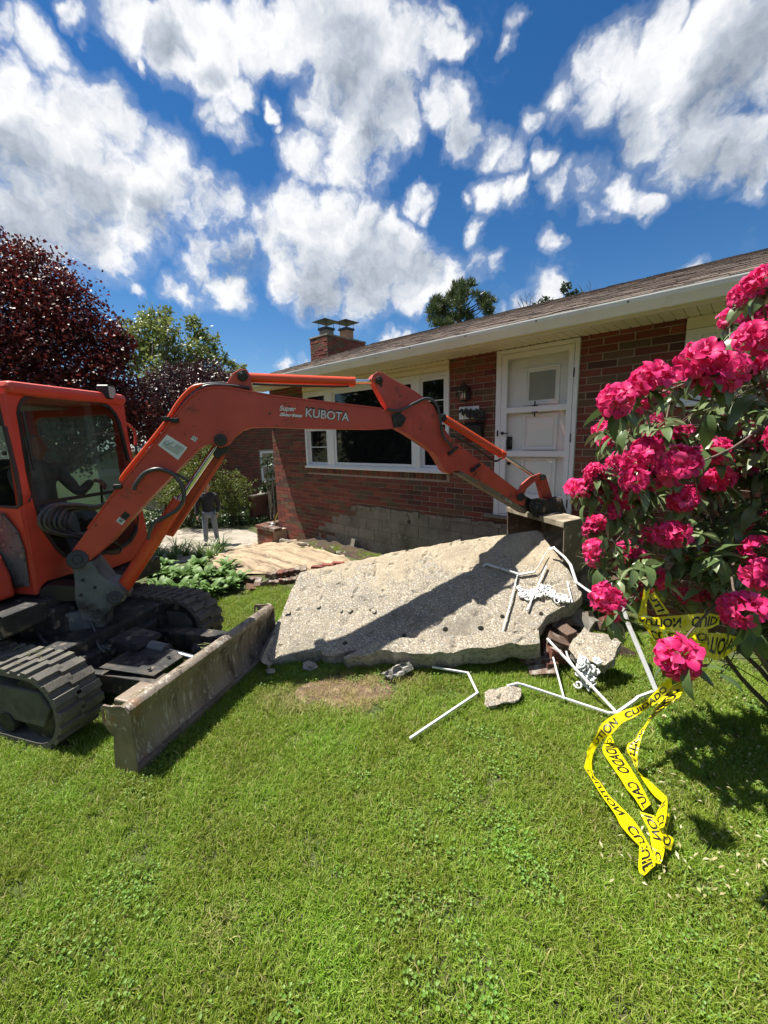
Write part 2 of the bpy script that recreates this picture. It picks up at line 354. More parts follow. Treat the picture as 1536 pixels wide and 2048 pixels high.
M['hose'] = mat('hose_rubber', (.060,.063,.066), (.040,.042,.045), rough=.33)
M['track'] = mat('dusty_rubber', (.125,.118,.098), (.075,.072,.064), rough=.85, scale=7, dirt=(.19,.175,.135), dirt_scale=5, dirt_lo=.52, dirt_hi=.72, bump=.5, bump_scale=60, vary=.06)
M['orange'] = mat('orange_paint', (.62,.072,.040), (.53,.058,.033), rough=.36, scale=2.5, dirt=(.20,.05,.03), dirt_scale=7, dirt_lo=.62, dirt_hi=.80, coat=.1, rough2=.5)
M['orange_dirty'] = mat('orange_paint_worn', (.57,.078,.050), (.46,.060,.038), rough=.42, scale=3.0, dirt=(.17,.055,.035), dirt_scale=6, dirt_lo=.60, dirt_hi=.76, rough2=.58, ov=[((.05,.03,.025), 22, .66, .70)])
M['orange_arm'] = mat('orange_paint_grimy', (.56,.082,.052), (.42,.055,.036), rough=.45, scale=3.5, dirt=(.10,.042,.03), dirt_scale=5, dirt_lo=.55, dirt_hi=.70, rough2=.62, ov=[((.035,.025,.022), 15, .64, .70)])
M['orange_new'] = mat('orange_paint_bright', (.66,.082,.028), (.58,.070,.024), rough=.32, scale=3)
M['chrome'] = mat('chrome', (.72,.72,.72), (.6,.6,.6), rough=.18, metal=1.0)
M['cabglass'] = glass_mat('cab_glass', (.80,.86,.84), refl=1.0)
M['hazeglass'] = glass_mat('pale_haze_cab_glass', (.78,.86,.83), dust_haze=.24, dust_haze_col=(.40,.47,.44))  # pale green veil in the pane colour stands for bright sky behind it
M['cabglass'] = glass_mat('cab_glass', (.74,.80,.79), dust_haze=.008)
M['bark'] = mat('bark', (.085,.066,.05), (.05,.04,.032), rough=.95, scale=8, bump=.8, bump_scale=30)

# ------------------------------------------------------------------ terrain
def grid_mesh(name, xs, ys, zf, m):
    vs = [(x, y, zf(x, y)) for y in ys for x in xs]; nx = len(xs)
    fs = [(j * nx + i, j * nx + i + 1, (j + 1) * nx + i + 1, (j + 1) * nx + i) for j in range(len(ys) - 1) for i in range(nx - 1)]
    return mesh_obj(name, vs, fs, m, smooth_=True)
def lin(a, b, n): return [a + (b - a) * i / (n - 1) for i in range(n)]
M['soil'] = mat('lawn_soil', (.050,.075,.020), (.075,.075,.030), rough=1, scale=9, bump=.5, bump_scale=70)
M['sand'] = mat('sand', (.43,.345,.235), (.29,.22,.14), rough=1, scale=3.0, dirt=(.15,.105,.065), dirt_scale=2.6, dirt_lo=.46, dirt_hi=.62, ov=[((.50,.43,.32), 40, .60, .66)], bump=1.0, bump_scale=45, stretch=(.35, 2.3, 1))
M['drive'] = mat('old_concrete_drive', (.36,.325,.265), (.28,.25,.205), rough=1, scale=2.5, dirt=(.11,.095,.07), dirt_scale=1.7, dirt_lo=.54, dirt_hi=.66, bump=.7, bump_scale=60)
M['earth'] = mat('dark_earth', (.075,.05,.033), (.045,.032,.022), rough=1, scale=8, bump=1, bump_scale=40)
xs = lin(-14, 4, 91); ys = lin(-4, 12, 81)
lawn = grid_mesh('ground', [-400, -120, -40] + xs + [12, 60, 400], [-300, -60, -12] + ys + [30, 120, 700], lambda x, y: ground(x, y) if -14 < x < 4 and -4 < y < 12 else ground(max(-14, min(4, x)), 5), M['soil'])
tag(lawn, kind='structure')

def patch(name, outline, zf, m, step=0.08, h=0.0, rough_=0.0, seed=0, kind='structure'):
    """ground sheet with a free outline (x, y list) following the terrain"""
    o2 = [Vector((p[0], p[1])) for p in outline]; pts = list(o2); n = len(o2)
    x0 = min(p.x for p in o2); x1 = max(p.x for p in o2); y0 = min(p.y for p in o2); y1 = max(p.y for p in o2)
    def inside(x, y):
        c = False; j = n - 1
        for i in range(n):
            if (o2[i].y > y) != (o2[j].y > y) and x < (o2[j].x - o2[i].x) * (y - o2[i].y) / (o2[j].y - o2[i].y) + o2[i].x: c = not c
            j = i
        return c
    x = x0
    while x < x1:
        y = y0
        while y < y1:
            px_, py_ = x + rng.uniform(-.3, .3) * step, y + rng.uniform(-.3, .3) * step
            if inside(px_, py_): pts.append(Vector((px_, py_)))
            y += step
        x += step
    ed = [(i, (i + 1) % n) for i in range(n)]
    v, _, f, *_ = delaunay_2d_cdt(pts, ed, [], 1, 1e-5)
    vs = []
    for i, p in enumerate(v):
        z = zf(p.x, p.y) + 0.006
        if i >= n: z += h + rough_ * mnoise.fractal((p.x * 3 + seed, p.y * 3, 1.7), 0.8, 2.0, 5)
        vs.append((p.x, p.y, z))
    return tag(mesh_obj(name, vs, f, m, smooth_=True), kind=kind)
def ragged(pts, n, amp, seed=0):
    """densify and roughen a closed 2D outline"""
    res = []; m = len(pts)
    for i in range(m):
        a = Vector(pts[i][:2]); b = Vector(pts[(i + 1) % m][:2]); k = max(1, int((b - a).length / n))
        for j in range(k):
            p = a.lerp(b, j / k); q = mnoise.noise_vector((p.x * 2.7 + seed, p.y * 2.7, seed)); res.append((p.x + q.x * amp, p.y + q.y * amp))
    return res
g2d = lambda pts: [onG(*p).xy[:] for p in pts]
sand = patch('sand_ground', ragged(g2d([(405,1122),(455,1100),(517,1089),(561,1082),(630,1098),(700,1120),(735,1150),(640,1160),(590,1150),(530,1150),(478,1152),(440,1140)]), .12, .07), lambda x, y: ground(x, y) +   .02 + .009 * math.sin(y * 19 + 1.5 * mnoise.noise((x * .8, y * 1.5, 4))), M['sand'], step=.05, h=.012, rough_=.045)
drv = patch('driveway', ragged([(-13.5,2.2),(-9.6,3.1),(-7.55,4.0),(-8.2,5.0),(-9.2,6.0),(-11.5,6.3),(-13.4,5.2)], .25, .08, 4), ground, M['drive'], step=.2, h=.004, rough_=.012)

M['baresoil'] = mat('bare_soil', (.15,.098,.060), (.09,.060,.038), rough=1, scale=7, dirt=(.30,.23,.13), dirt_scale=12, dirt_lo=.54, dirt_hi=.66, bump=1, bump_scale=40)
bc = onZ(690, 1388); bs = patch('bare_soil', ragged([(bc.x + CR.x * .40 * math.cos(a) + CF.x * .20 * math.sin(a), bc.y + CR.y * .40 * math.cos(a) + CF.y * .20 * math.sin(a)) for a in [k * .314 for k in range(20)]], .05, .05, 3), lambda x, y: ground(x, y) + .004, M['baresoil'], step=.04, h=.006, rough_=.02)
# ------------------------------------------------------------------ house
FY = 5.17
XL, XR = -8.005, 3.4
ZS = 3.115                               # soffit
house = empty('brick_house', (-3, FY, 0), 'long low red brick house with white door and picture window behind the digger', 'house')
OPEN = [(-6.80, -3.37, 1.50, ZS), (-2.63, -1.605, 0.955, ZS), (-0.625, 1.3, 2.28, ZS)]   # openings x0 x1 z0 z1
BASE = -0.35
# core wall (the mortar the bricks stand in), in pieces round the openings
mb = MB(); yb = FY + .006
zs = sorted({BASE, ZS + .05} | {o[2] for o in OPEN})
for a, b in zip(zs[:-1], zs[1:]):
    x = XL + .004
    for (x0, x1, z0, z1) in OPEN:
        if z0 <= a + 1e-6:
            mb.aabb((x, yb, a), (x0, FY + .25, b)); x = x1
    mb.aabb((x, yb, a), (XR, FY + .25, b))
mb.aabb((XL + .004, FY + .25, BASE - .6), (XL + .25, FY + 7.4, ZS)); mb.aabb((XR - .25, FY + .25, BASE), (XR, FY + 7.4, ZS)); mb.aabb((XL + .25, FY + 7.2, BASE), (XR - .25, FY + 7.4, ZS))
core = mb.build('wall', M['mortar'], house)
# bricks
def brick_mesh(w, h, d, name='brick'):
    me = bpy.data.meshes.new(name); c = .004
    vs = [(-w / 2, 0, -h / 2), (w / 2, 0, -h / 2), (w / 2, 0, h / 2), (-w / 2, 0, h / 2)]
    v = [(x * (1 - 2 * c / w), -d, z * (1 - 2 * c / h)) for x, _, z in vs] + [(x, -d + c, z) for x, _, z in vs] + [(x, 0, z) for x, _, z in vs]
    f = [(0, 1, 2, 3)] + [(k + 4 * r, k + 4 * (r + 1), (k + 1) % 4 + 4 * (r + 1), (k + 1) % 4 + 4 * r) for r in (0, 1) for k in range(4)]
    me.from_pydata(v, [], f); me.update(); return me
CH, BL, J = 0.0812, 0.305, 0.011
def block_zone(x, z):
    """where the old porch hid bare block: True when no brick there"""
    if z > .815 or x > -1.15 or x < -6.6: return False
    if x > -5.50: return True
    lim = .54 if x > -5.8 else (.32 if x > -6.12 else .08)
    return z < lim
items = []
def lay(x0, x1, z0, off=0.0, y=FY):
    """one course of stretchers between x0 and x1"""
    x = x0 - off
    while x < x1 - .02:
        a, b = max(x, x0), min(x + BL, x1)
        if b - a > .035: items.append(((a + b) / 2, z0 + CH / 2, b - a - J, CH - J))
        x += BL
nrow = int((ZS - BASE) / CH) + 1
z_first = 0.955 - 17 * CH
for r in range(nrow + 1):
    z0 = z_first + r * CH; zc = z0 + CH / 2
    if zc > ZS: break
    segs = [(XL, XR)]
    for (ox0, ox1, oz0, oz1) in OPEN:
        top = oz0 - (.112 if ox0 != -2.63 else 0.0)
        if zc > top - .02:
            segs = [s for (a, b) in segs for s in ([(a, ox0), (ox1, b)] if a < ox0 and b > ox1 else [(a, b)])]
    for a, b in segs: lay(a, b, z0, off=(r % 2) * BL / 2 + (.07 if a != XL else 0))
items = [i for i in items if not block_zone(i[0], i[1])]
# rowlock sills under the windows
for (ox0, ox1, oz0, oz1) in (OPEN[0], OPEN[2]):
    n = int((ox1 - ox0 + .06) / .0812)
    for k in range(n): items.append((ox0 - .03 + (k + .5) * .0812, oz0 - .057, .0812 - .011, .104))
def seen_size(i):
    p = Vector((i[0], FY, i[1])); v = p - CAM; dpt = v.dot(CF)
    if dpt < .2: return 0
    x = 768 + F * v.dot(CR) / dpt; y = 1024 - F * v.dot(CU) / dpt
    if not (-10 < x < 1546 and 0 < y < 2048): return 0
    if x > 1260 and y > 760 + (1400 - x) * .9: return .01 / dpt     # behind the shrub
    return i[2] * i[3] / dpt ** 2
items.sort(key=seen_size, reverse=True)
cache = {}
stuff = MB()
proud = lambda: .012 + rng.uniform(-.002, .003)
for k, (x, z, w, h) in enumerate(items):
    if k < 300:
        key = (round(w, 2), round(h, 2))
        if key not in cache: cache[key] = brick_mesh(key[0], key[1], .014)
        o = bpy.data.objects.new('brick', cache[key]);
        if not cache[key].materials: cache[key].materials.append(M['brick'])
        link(o, core); o.location = (x + 3, FY + .012 - FY + rng.uniform(-.002, .002), z); o.rotation_euler = (0, rng.uniform(-.004, .004), 0)
    else:
        d = proud(); y0 = FY + .012
        stuff.add([(x + sx * w / 2, yy, z + sz * h / 2) for yy in (y0 - d, y0) for sx, sz in ((-1, -1), (1, -1), (1, 1), (-1, 1))],
                  [(0, 1, 2, 3), (0, 4, 5, 1), (1, 5, 6, 2), (2, 6, 7, 3), (3, 7, 4, 0)])
tag(stuff.build('brick_courses', M['brick_i'], core, fix=False), kind='stuff')
# bare foundation blocks where the porch stood
z = .815; r = 0; bme = {}
while z > -.3:
    x = -6.55 - (r % 2) * .2
    while x < -1.1:
        a, b = x, min(x + .40, -1.15)
        zt, zb = z - .006, z - .197
        xa = max(a, -5.50 if zb > .5 else (-6.1 if zb > .25 else -6.55))
        if b - xa > .08:
            m1 = MB().aabb((xa + .006, FY - .001 + rng.uniform(-.003, .002), zb), (b - .006, FY + .0115, zt)); m1.build('concrete_block', M['block'], house, bevel=.004)
        x += .40
    z -= .2; r += 1
mb = MB().aabb((-6.6, FY + .004, BASE), (-1.12, FY + .0118, .818)); mb.build('block_backing', M['block'], house)
mb = MB().tube([(-4.15, FY - .02, .665), (-4.15, FY + .01, .665)], .028, 10); mb.build('pipe_stub', M['black'], house)
lp = MB()
for k in range(26):     # ragged mortar lip left along the top of the bare block
    x = -5.5 + k * .12; lp.aabb((x, FY - .008 - rng.random() * .02, .790 + rng.uniform(-.04, .02)), (x + .118, FY + .011, .815 + rng.uniform(0, .035)))
lp.build('mortar_lip', M['block'], house)

# eave: soffit boards, gutter, fascia, roof
EY = 4.60                                  # gutter back
sof = MB().aabb((XL - .30, EY + .02, ZS + .012), (XR, FY + .02, ZS + .03)).build('soffit', M['cream'], house)
bw = .098; n = int((XR - XL + .3) / bw)
sb = None
for k in range(n):
    x = XR - (k + .5) * bw
    o = bpy.data.objects.new('soffit_board', sb.data) if sb else None
    if o is None:
        m1 = MB().aabb((x - bw / 2 + .003, EY + .02, ZS), (x + bw / 2 - .003, FY + .005, ZS + .012)); o = m1.build('soffit_board', M['cream'], sof); sb = o; x_first = x
    else:
        link(o, sof); o.location = (x - x_first, 0, 0)
vt = MB()
for k in range(0, n):
    x = XR - k * bw; vt.box((x, FY - .03, ZS - .002), (.006, 0, 0), (0, .012, 0), (0, 0, .003))
vt.build('soffit_vents', M['black'], sof)
GZ = 3.235
prof = [(EY, GZ - .125), (EY - .055, GZ - .125), (EY - .085, GZ - .075), (EY - .105, GZ - .045), (EY - .112, GZ - .012), (EY - .112, GZ), (EY - .094, GZ), (EY - .094, GZ - .012), (EY - .06, GZ - .10), (EY, GZ - .10)]
g = MB(); g.prism([(XL - .32, y, z) for y, z in prof], (XR - XL + .32, 0, 0)); gut = g.build('gutter', M['gutter'], house)
gb = MB()
for k in range(14):
    x = XL + .2 + k * .85; gb.box((x, EY - .104, GZ - .03), (.008, 0, 0), (0, .010, 0), (0, 0, .006))
gb.build('gutter_screws', M['black'], gut)
MB().aabb((XL - .31, EY + .001, GZ - .15), (XR, EY + .022, GZ + .01)).build('fascia', M['cream'], house)
RY, RZ = 9.2, 4.79
sl = Vector((0, RY - (EY - .03), RZ - (GZ + .015))); slL = sl.length; su = sl.normalized(); sn = Vector((0, -su.z, su.y))
p0 = Vector((XL - .42, EY - .03, GZ + .012)); xr = XR + .4
mb = MB(); mb.box(p0 + Vector(((xr - p0.x) / 2, 0, 0)) + sl / 2 - sn * .012, ((xr - p0.x) / 2, 0, 0), sl / 2, sn * .010)
q0 = Vector((p0.x, RY, RZ)); back = Vector((0, 4.6, -1.45)); mb.box(q0 + Vector(((xr - p0.x) / 2, 0, -.012)) + back / 2, ((xr - p0.x) / 2, 0, 0), back / 2, Vector((0, .003, .010)))
mb.prism([(XL + .02, FY + .02, ZS), (XL + .02, RY, RZ - .06), (XL + .02, FY + 7.3, ZS)], (.02, 0, 0))
roof = mb.build('roof', M['shingle'], house)
ex = .142; tabs = []; rows = int(slL / ex)
for r in range(rows):
    x = p0.x - (r % 3) * .11 - .05
    while x < xr:
        w = .16 + .17 * rng.random(); tabs.append((r, x, w)); x += w + .006
def tab_size(t):
    c = p0 + Vector((t[1] + t[2] / 2 - p0.x, 0, 0)) + su * (t[0] * ex); v = c - CAM; dp = v.dot(CF)
    if dp < .2 or not 0 < 768 + F * v.dot(CR) / dp < 1536: return 0
    return 1 / dp ** 2
tabs.sort(key=tab_size, reverse=True); sm = MB()
tabm = {}
for k, (r, x, w) in enumerate(tabs):
    a = max(x, p0.x); w2 = min(x + w, xr) - a
    if w2 < .03: continue
    th = .008 + .010 * rng.random()
    c = p0 + Vector((a + w2 / 2 - p0.x, 0, 0)) + su * (r * ex + ex * .5) + sn * (.002 + th * .5)
    tilt = su * (ex * .52) + sn * (-.002)
    if k < 300:
        key = (round(w2, 2), round(th, 3))
        if key not in tabm:
            q = MB().box((0, 0, 0), (key[0] / 2, 0, 0), tilt, sn * key[1] / 2); me = bpy.data.meshes.new('shingle'); me.from_pydata([tuple(v) for v in q.v], [], q.f); me.materials.append(M['shingle']); tabm[key] = me
        o = link(bpy.data.objects.new('shingle', tabm[key]), roof); o.location = c - house.location
    else: sm.box(c, (w2 / 2, 0, 0), tilt, sn * th / 2)
tag(sm.build('shingle_courses', M['shingle_i'], roof, fix=False), kind='stuff')

# chimney
CX1, CY0, CZT = -10.43, 9.0, 5.33
ch = MB().aabb((-11.30, CY0, 3.3), (CX1, CY0 + 1.7, CZT - .02)).build('chimney', M['mortar'], house)
cb = MB()
r = 0; z = 3.9
while z < CZT - .09:
    for face in (0, 1):
        Lc = .87 if face == 0 else 1.7; x = -(r % 2) * .11
        while x < Lc:
            a, b = max(0, x), min(x + .22, Lc)
            if b - a > .04:
                pr_ = rng.uniform(.008, .022)
                if face == 0: cb.aabb((-11.30 + a + .005, CY0 - pr_, z + .005), (-11.30 + b - .005, CY0 + .002, z + .072))
                else: cb.aabb((CX1 - .002, CY0 + a + .005, z + .005), (CX1 + pr_, CY0 + b - .005, z + .072))
            x += .22
    z += .078; r += 1
tag(cb.build('chimney_bricks', M['brick_i'], ch, fix=False), kind='stuff')
MB().aabb((-11.34, CY0 - .03, CZT - .02), (CX1 + .03, CY0 + 1.73, CZT + .03)).build('chimney_crown', M['block'], ch, bevel=.01)
M['clay'] = mat('flue_clay', (.42,.25,.15), (.36,.20,.12), rough=.9, scale=6)
for (fy, hh, mm) in ((CY0 + .35, .22, M['block']), (CY0 + 1.25, .36, M['clay'])):
    x = -10.87
    MB().aabb((x - .17, fy - .17, CZT + .03), (x + .17, fy + .17, CZT + .03 + hh)).build('flue', mm, ch, bevel=.015)
    zt = CZT + .03 + hh; cpm = MB().aabb((x - .20, fy - .20, zt), (x + .20, fy + .20, zt + .07))
    for sx in (-1, 1):
        for sy in (-1, 1): cpm.tube([(x + sx * .17, fy + sy * .17, zt + .06), (x + sx * .17, fy + sy * .17, zt + .26)], .008, 5)
    cpm.add([(x - .34, fy - .34, zt + .26), (x + .34, fy - .34, zt + .26), (x + .34, fy + .34, zt + .26), (x - .34, fy + .34, zt + .26), (x, fy, zt + .36)], [(0, 1, 4), (1, 2, 4), (2, 3, 4), (3, 0, 4), (3, 2, 1, 0)])
    cpm.build('flue_cap', M['black'], ch)

# windows
def sash(parent, x0, x1, z0, z1, y, fw=.042, bars=(), dep=.035, name='sash'):
    q = MB(); q.frame([(x0, y, z0), (x1, y, z0), (x1, y, z1), (x0, y, z1)], [[(x0 + fw, y, z0 + fw), (x1 - fw, y, z0 + fw), (x1 - fw, y, z1 - fw), (x0 + fw, y, z1 - fw)]], (0, dep, 0))
    for zb in bars: q.aabb((x0 + fw, y + .006, zb - .008), (x1 - fw, y + .024, zb + .008))
    s = q.build(name, M['white'], parent, bevel=.004)
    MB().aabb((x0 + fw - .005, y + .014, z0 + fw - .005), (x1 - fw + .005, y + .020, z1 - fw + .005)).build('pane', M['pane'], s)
    return s
def window(x0, x1, z0, z1, parts, nm='window'):
    y = FY - .02; fw = .06
    q = MB(); q.frame([(x0, y, z0), (x1, y, z0), (x1, y, z1), (x0, y, z1)], [[(a, y, z0 + fw), (b, y, z0 + fw), (b, y, z1 - fw), (a, y, z1 - fw)] for a, b, _ in parts], (0, .12, 0))
    fr = q.build(nm, M['white'], house, bevel=.006)
    MB().aabb((x0 - .02, y - .03, z0 - .012), (x1 + .02, y + .02, z0 + .03)).build('sill', M['white'], fr, bevel=.008)
    for a, b, dh in parts:
        A, B, Z0, Z1 = a + .002, b - .002, z0 + fw + .002, z1 - fw - .002
        if dh:
            mid = (Z0 + Z1) / 2
            sash(fr, A, B, mid - .02, Z1, y + .022, bars=((mid + Z1) / 2,)); sash(fr, A, B, Z0, mid + .02, y + .062, bars=((Z0 + mid) / 2,))
        else: sash(fr, A, B, Z0, Z1, y + .022, fw=.05)
    return fr
window(-6.80, -3.37, 1.50, 2.97, [(-6.74, -6.13, True), (-5.93, -4.03, False), (-3.90, -3.43, True)])
window(-0.625, 1.3, 2.28, 3.0, [(-.50, .30, False), (.40, 1.22, False)])
for (a, b, z0) in ((-6.80, -3.37, 2.972), (-0.625, 1.3, 3.002)):
    q = MB(); k = 2 if z0 < 3 else 1; hh = (ZS - z0 - .004) / k
    for i in range(k): q.box(((a + b) / 2, FY - .012 + .004 * i, z0 + hh * (i + .5)), ((b - a) / 2 - .001, 0, 0), (0, .014, 0), (0, -.006, hh / 2 - .0015))
    q.build('window_head_trim', M['cream'], house)

# door
x0, x1, z0, z1 = -2.63, -1.605, .955, ZS - .008
q = MB(); q.frame([(x0, FY - .03, z0), (x1, FY - .03, z0), (x1, FY - .03, z1), (x0, FY - .03, z1)], [[(x0 + .075, FY - .03, z0 + .02), (x1 - .05, FY - .03, z0 + .02), (x1 - .05, FY - .03, z1 - .05), (x0 + .075, FY - .03, z1 - .05)]], (0, .16, 0))
dfr = q.build('door_frame', M['white'], house, bevel=.006)
MB().aabb((x0 - .12, FY - .075, z0 - .045), (x1 + .06, FY + .02, z0 - .002)).build('door_sill', M['block'], house, bevel=.006)
a, b, c, d = x0 + .080, x1 - .055, z0 + .026, z1 - .056; y = FY - .028
ga, gb_ = a + .075, b - .06
holes = [[(ga, y, u), (gb_, y, u), (gb_, y, v), (ga, y, v)] for u, v in ((1.275, 1.755), (1.825, 2.312), (2.382, 2.985))]
q = MB(); q.frame([(a, y, c), (b, y, c), (b, y, d), (a, y, d)], holes, (0, .032, 0)); sd = q.build('storm_door', M['white'], house, bevel=.005)
for hh in holes: MB().aabb((ga - .006, y + .012, hh[0][2] - .006), (gb_ + .006, y + .017, hh[2][2] + .006)).build('glass_pane', M['glass'], sd)
q = MB(); q.aabb((a + .10, y - .006, 1.03), (b - .08, y + .002, 1.235)); q.build('kick_panel', M['white'], sd, bevel=.004)
q = MB(); q.tube([(a + .035, y - .03, 2.06), (a + .035, y + .005, 2.06)], .020, 10); q.tube([(a + .035, y - .035, 2.06), (a + .12, y - .04, 2.058)], .008, 8); q.build('handle', M['dark'], sd)
q = MB().aabb((x0 + .03, FY - .036, 2.02), (x0 + .05, FY - .029, 2.10)); q.build('strike_plate', M['black'], dfr)
for z in (2.68, 1.93, 1.14): MB().aabb((b + .001, y - .008, z), (b + .014, y + .01, z + .10)).build('hinge', M['dark'], sd)
for z, s in ((2.385, 1), (2.308, -1)):
    xx = (ga + gb_) / 2; q = MB(); q.aabb((xx - .035, y - .004, z - .006), (xx + .035, y + .004, z + .006)); q.aabb((xx - .007, y - .010, min(z, z + s * .055)), (xx + .007, y + .002, max(z, z + s * .055))); q.build('catch', M['black'], sd)
M['doorwhite'] = mat('door_white', (.86,.87,.86), (.83,.84,.83), rough=.4)
yd = FY + .046
MB().aabb((x0 + .07, yd, z0 + .02), (x1 - .045, yd + .04, z1 - .05)).build('front_door', M['doorwhite'], house)
inner = bpy.data.objects['front_door']
def pan(u0, u1, w0, w1, window_=False):
    q = MB(); f = .03
    q.frame([(u0, yd - .022, w0), (u1, yd - .022, w0), (u1, yd - .022, w1), (u0, yd - .022, w1)], [[(u0 + f, yd - .022, w0 + f), (u1 - f, yd - .022, w0 + f), (u1 - f, yd - .022, w1 - f), (u0 + f, yd - .022, w1 - f)]], (0, .024, 0))
    q.build('panel_moulding', M['doorwhite'], inner, bevel=.005)
    if window_: MB().aabb((u0 + .06, yd - .006, w0 + .06), (u1 - .06, yd + .002, w1 - .06)).build('small_window', mat('frosted_pane', (.30,.31,.28), (.36,.37,.33), rough=.25, scale=3), inner)
    else: MB().aabb((u0 + .055, yd - .010, w0 + .05), (u1 - .055, yd + .001, w1 - .05)).build('raised_panel', M['doorwhite'], inner, bevel=.008)
pan(-2.27, -1.83, 2.40, 2.86, True); pan(-2.27, -1.83, 1.84, 2.29); pan(-2.27, -1.83, 1.22, 1.74)
q = MB(); q.tube([(-2.45, yd - .05, 1.93), (-2.45, yd - .001, 1.93)], [.05, .035], 14); q.box((-2.45, yd - .004, 1.93), (.035, 0, 0), (0, .004, 0), (0, 0, .085)); q.tube([(-2.45, yd - .02, 1.66), (-2.45, yd, 1.66)], .022, 12); q.build('door_knob', M['black'], inner)
# dark room behind so the openings are not see-through
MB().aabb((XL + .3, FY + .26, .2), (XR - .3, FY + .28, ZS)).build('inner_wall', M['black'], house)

# things on the wall
lampo = empty('porch_lamp', (-3.07, FY, 2.6), 'small black wall lantern on the brick beside the door', 'wall lamp')
q = MB(); q.box((-3.07, FY - .004, 2.62), (.045, 0, 0), (0, .008, 0), (0, 0, .09)); q.tube([(-3.07, FY, 2.66), (-3.07, FY - .07, 2.71), (-3.07, FY - .10, 2.70)], .012, 8); q.build('bracket', M['black'], lampo)
q = MB()
def ring(z, r): return [(-3.07 + r * math.cos(a), FY - .11 + r * math.sin(a), z) for a in [math.pi / 3 * k for k in range(6)]]
q.tube([(-3.07, FY - .11, 2.76), (-3.07, FY - .11, 2.72), (-3.07, FY - .11, 2.70), (-3.07, FY - .11, 2.655)], [.01, .045, .06, .105], 6)
for k in range(6): q.tube([ring(2.655, .088)[k], ring(2.52, .062)[k]], .006, 5)
q.tube([(-3.07, FY - .11, 2.525), (-3.07, FY - .11, 2.505)], [.066, .05], 6); q.build('cage', M['black'], lampo)
q = MB(); q.tube([(-3.07, FY - .11, 2.65), (-3.07, FY - .11, 2.525)], [.080, .056], 6); q.build('glass_shade', M['glass'], lampo)
q = MB(); q.tube([(-3.07, FY - .11, 2.53), (-3.07, FY - .11, 2.57), (-3.07, FY - .11, 2.61), (-3.07, FY - .11, 2.63)], [.012, .030, .026, .008], 10); q.build('bulb', mat('bulb', (.75,.73,.68), rough=.2), lampo, smooth_=True)
pl = empty('number_plaque', (-3.06, FY, 2.35), 'white plaque with black scrollwork above the mailbox', 'plaque')
MB().aabb((-3.195, FY - .022, 2.27), (-2.885, FY - .001, 2.445)).build('plate', M['white'], pl, bevel=.004)
q = MB(); rr = random.Random(5)
base = [(-3.17, 2.37), (-3.12, 2.40), (-3.10, 2.33), (-3.05, 2.41), (-3.03, 2.30), (-2.98, 2.40), (-2.94, 2.29), (-2.90, 2.39), (-2.86, 2.33), (-2.83, 2.38), (-2.80, 2.29), (-2.90, 2.27), (-3.0, 2.34), (-3.1, 2.38)]  # made-up black tangle where the house number is blotted out
q.tube(spline([(x, FY - .04 - rr.random() * .03, z) for x, z in base], 60), .017, 7); q.tube(spline([(x + .03, FY - .04 - rr.random() * .03, z - .02) for x, z in base[3:]], 50), .014, 7); q.build('scribble', M['black'], pl, smooth_=True)
mbx = empty('mailbox', (-2.96, FY, 2.1), 'black metal mailbox on the brick left of the door', 'mailbox')
q = MB(); q.prism([(-3.10, FY - .002, 2.01), (-3.10, FY - .10, 2.01), (-3.10, FY - .13, 2.17), (-3.10, FY - .002, 2.22)], (.30, 0, 0)); q.build('box', M['black'], mbx, bevel=.008)
q = MB(); q.prism([(-3.11, FY - .002, 2.225), (-3.11, FY - .145, 2.17), (-3.11, FY - .145, 2.15), (-3.11, FY - .002, 2.205)], (.32, 0, 0)); q.build('lid', M['black'], mbx, bevel=.004)

# brick planter at the far corner
plt_ = empty('brick_planter', (-8.45, FY - .35, -.3), 'low brick planter box against the far corner of the house', 'planter')
A = onZ(517, 1090, -.32); 
PX0, PX1, PY0, PY1, PZ = A.x, -8.02, A.y, A.y + 1.0, .14
PZ = 0.10
cb = MB(); PX1 = XL + .0
for (p, qv) in (((PX0, PY0), (PX1 + .35, PY0)),):
    pass
wl = MB().frame([(PX0, PY0, -.55), (PX1 + .32, PY0, -.55), (PX1 + .32, PY1 + .2, -.55), (PX0, PY1 + .2, -.55)], [[(PX0 + .13, PY0 + .13, -.55), (PX1 + .19, PY0 + .13, -.55), (PX1 + .19, PY1 + .05, -.55), (PX0 + .13, PY1 + .05, -.55)]], (0, 0, .55 + PZ)).build('planter_wall', M['mortar'], plt_)
z = -.5; r = 0
while z < PZ - .06:
    x = PX0 - (r % 2) * .15
    while x < PX1 + .30:
        a, b = max(PX0 - .01, x), min(x + .305, PX1 + .32)
        if b - a > .04:
            o = MB().aabb((a + .005, PY0 - .014, z + .005), (b - .005, PY0 + .002, z + .074)).build('brick', M['brick'], wl)
        x += .305
    z += .0812; r += 1
for k in range(8): MB().box((PX0 + .05 + k * .098, PY0 + .05, PZ + .035), (.044, 0, 0), (0, .10, 0), (0, 0, .033)).build('coping_brick', M['brick_old_shaded'], plt_)
for k in range(8): MB().box((PX0 + .05, PY0 + .21 + k * .098, PZ + .035), (.10, 0, 0), (0, .044, 0), (0, 0, .033)).build('coping_brick', M['brick_old_shaded'], plt_)
MB().aabb((PX0 + .13, PY0 + .13, -.3), (PX1 + .19, PY1 + .05, PZ - .06)).build('planter_soil', M['earth'], plt_)
yl = empty('yellow_level', (PX1 - .12, PY0 + .30, PZ - .06), 'yellow tool with white foot standing in the brick planter', 'tool')
MB().bar((PX1 - .14, PY0 + .30, PZ + .03), (PX1 + .0, PY0 + .42, PZ + .42), .05, .02).build('yellow_shaft', mat('tool_yellow', (.75,.60,.03), rough=.4), yl)
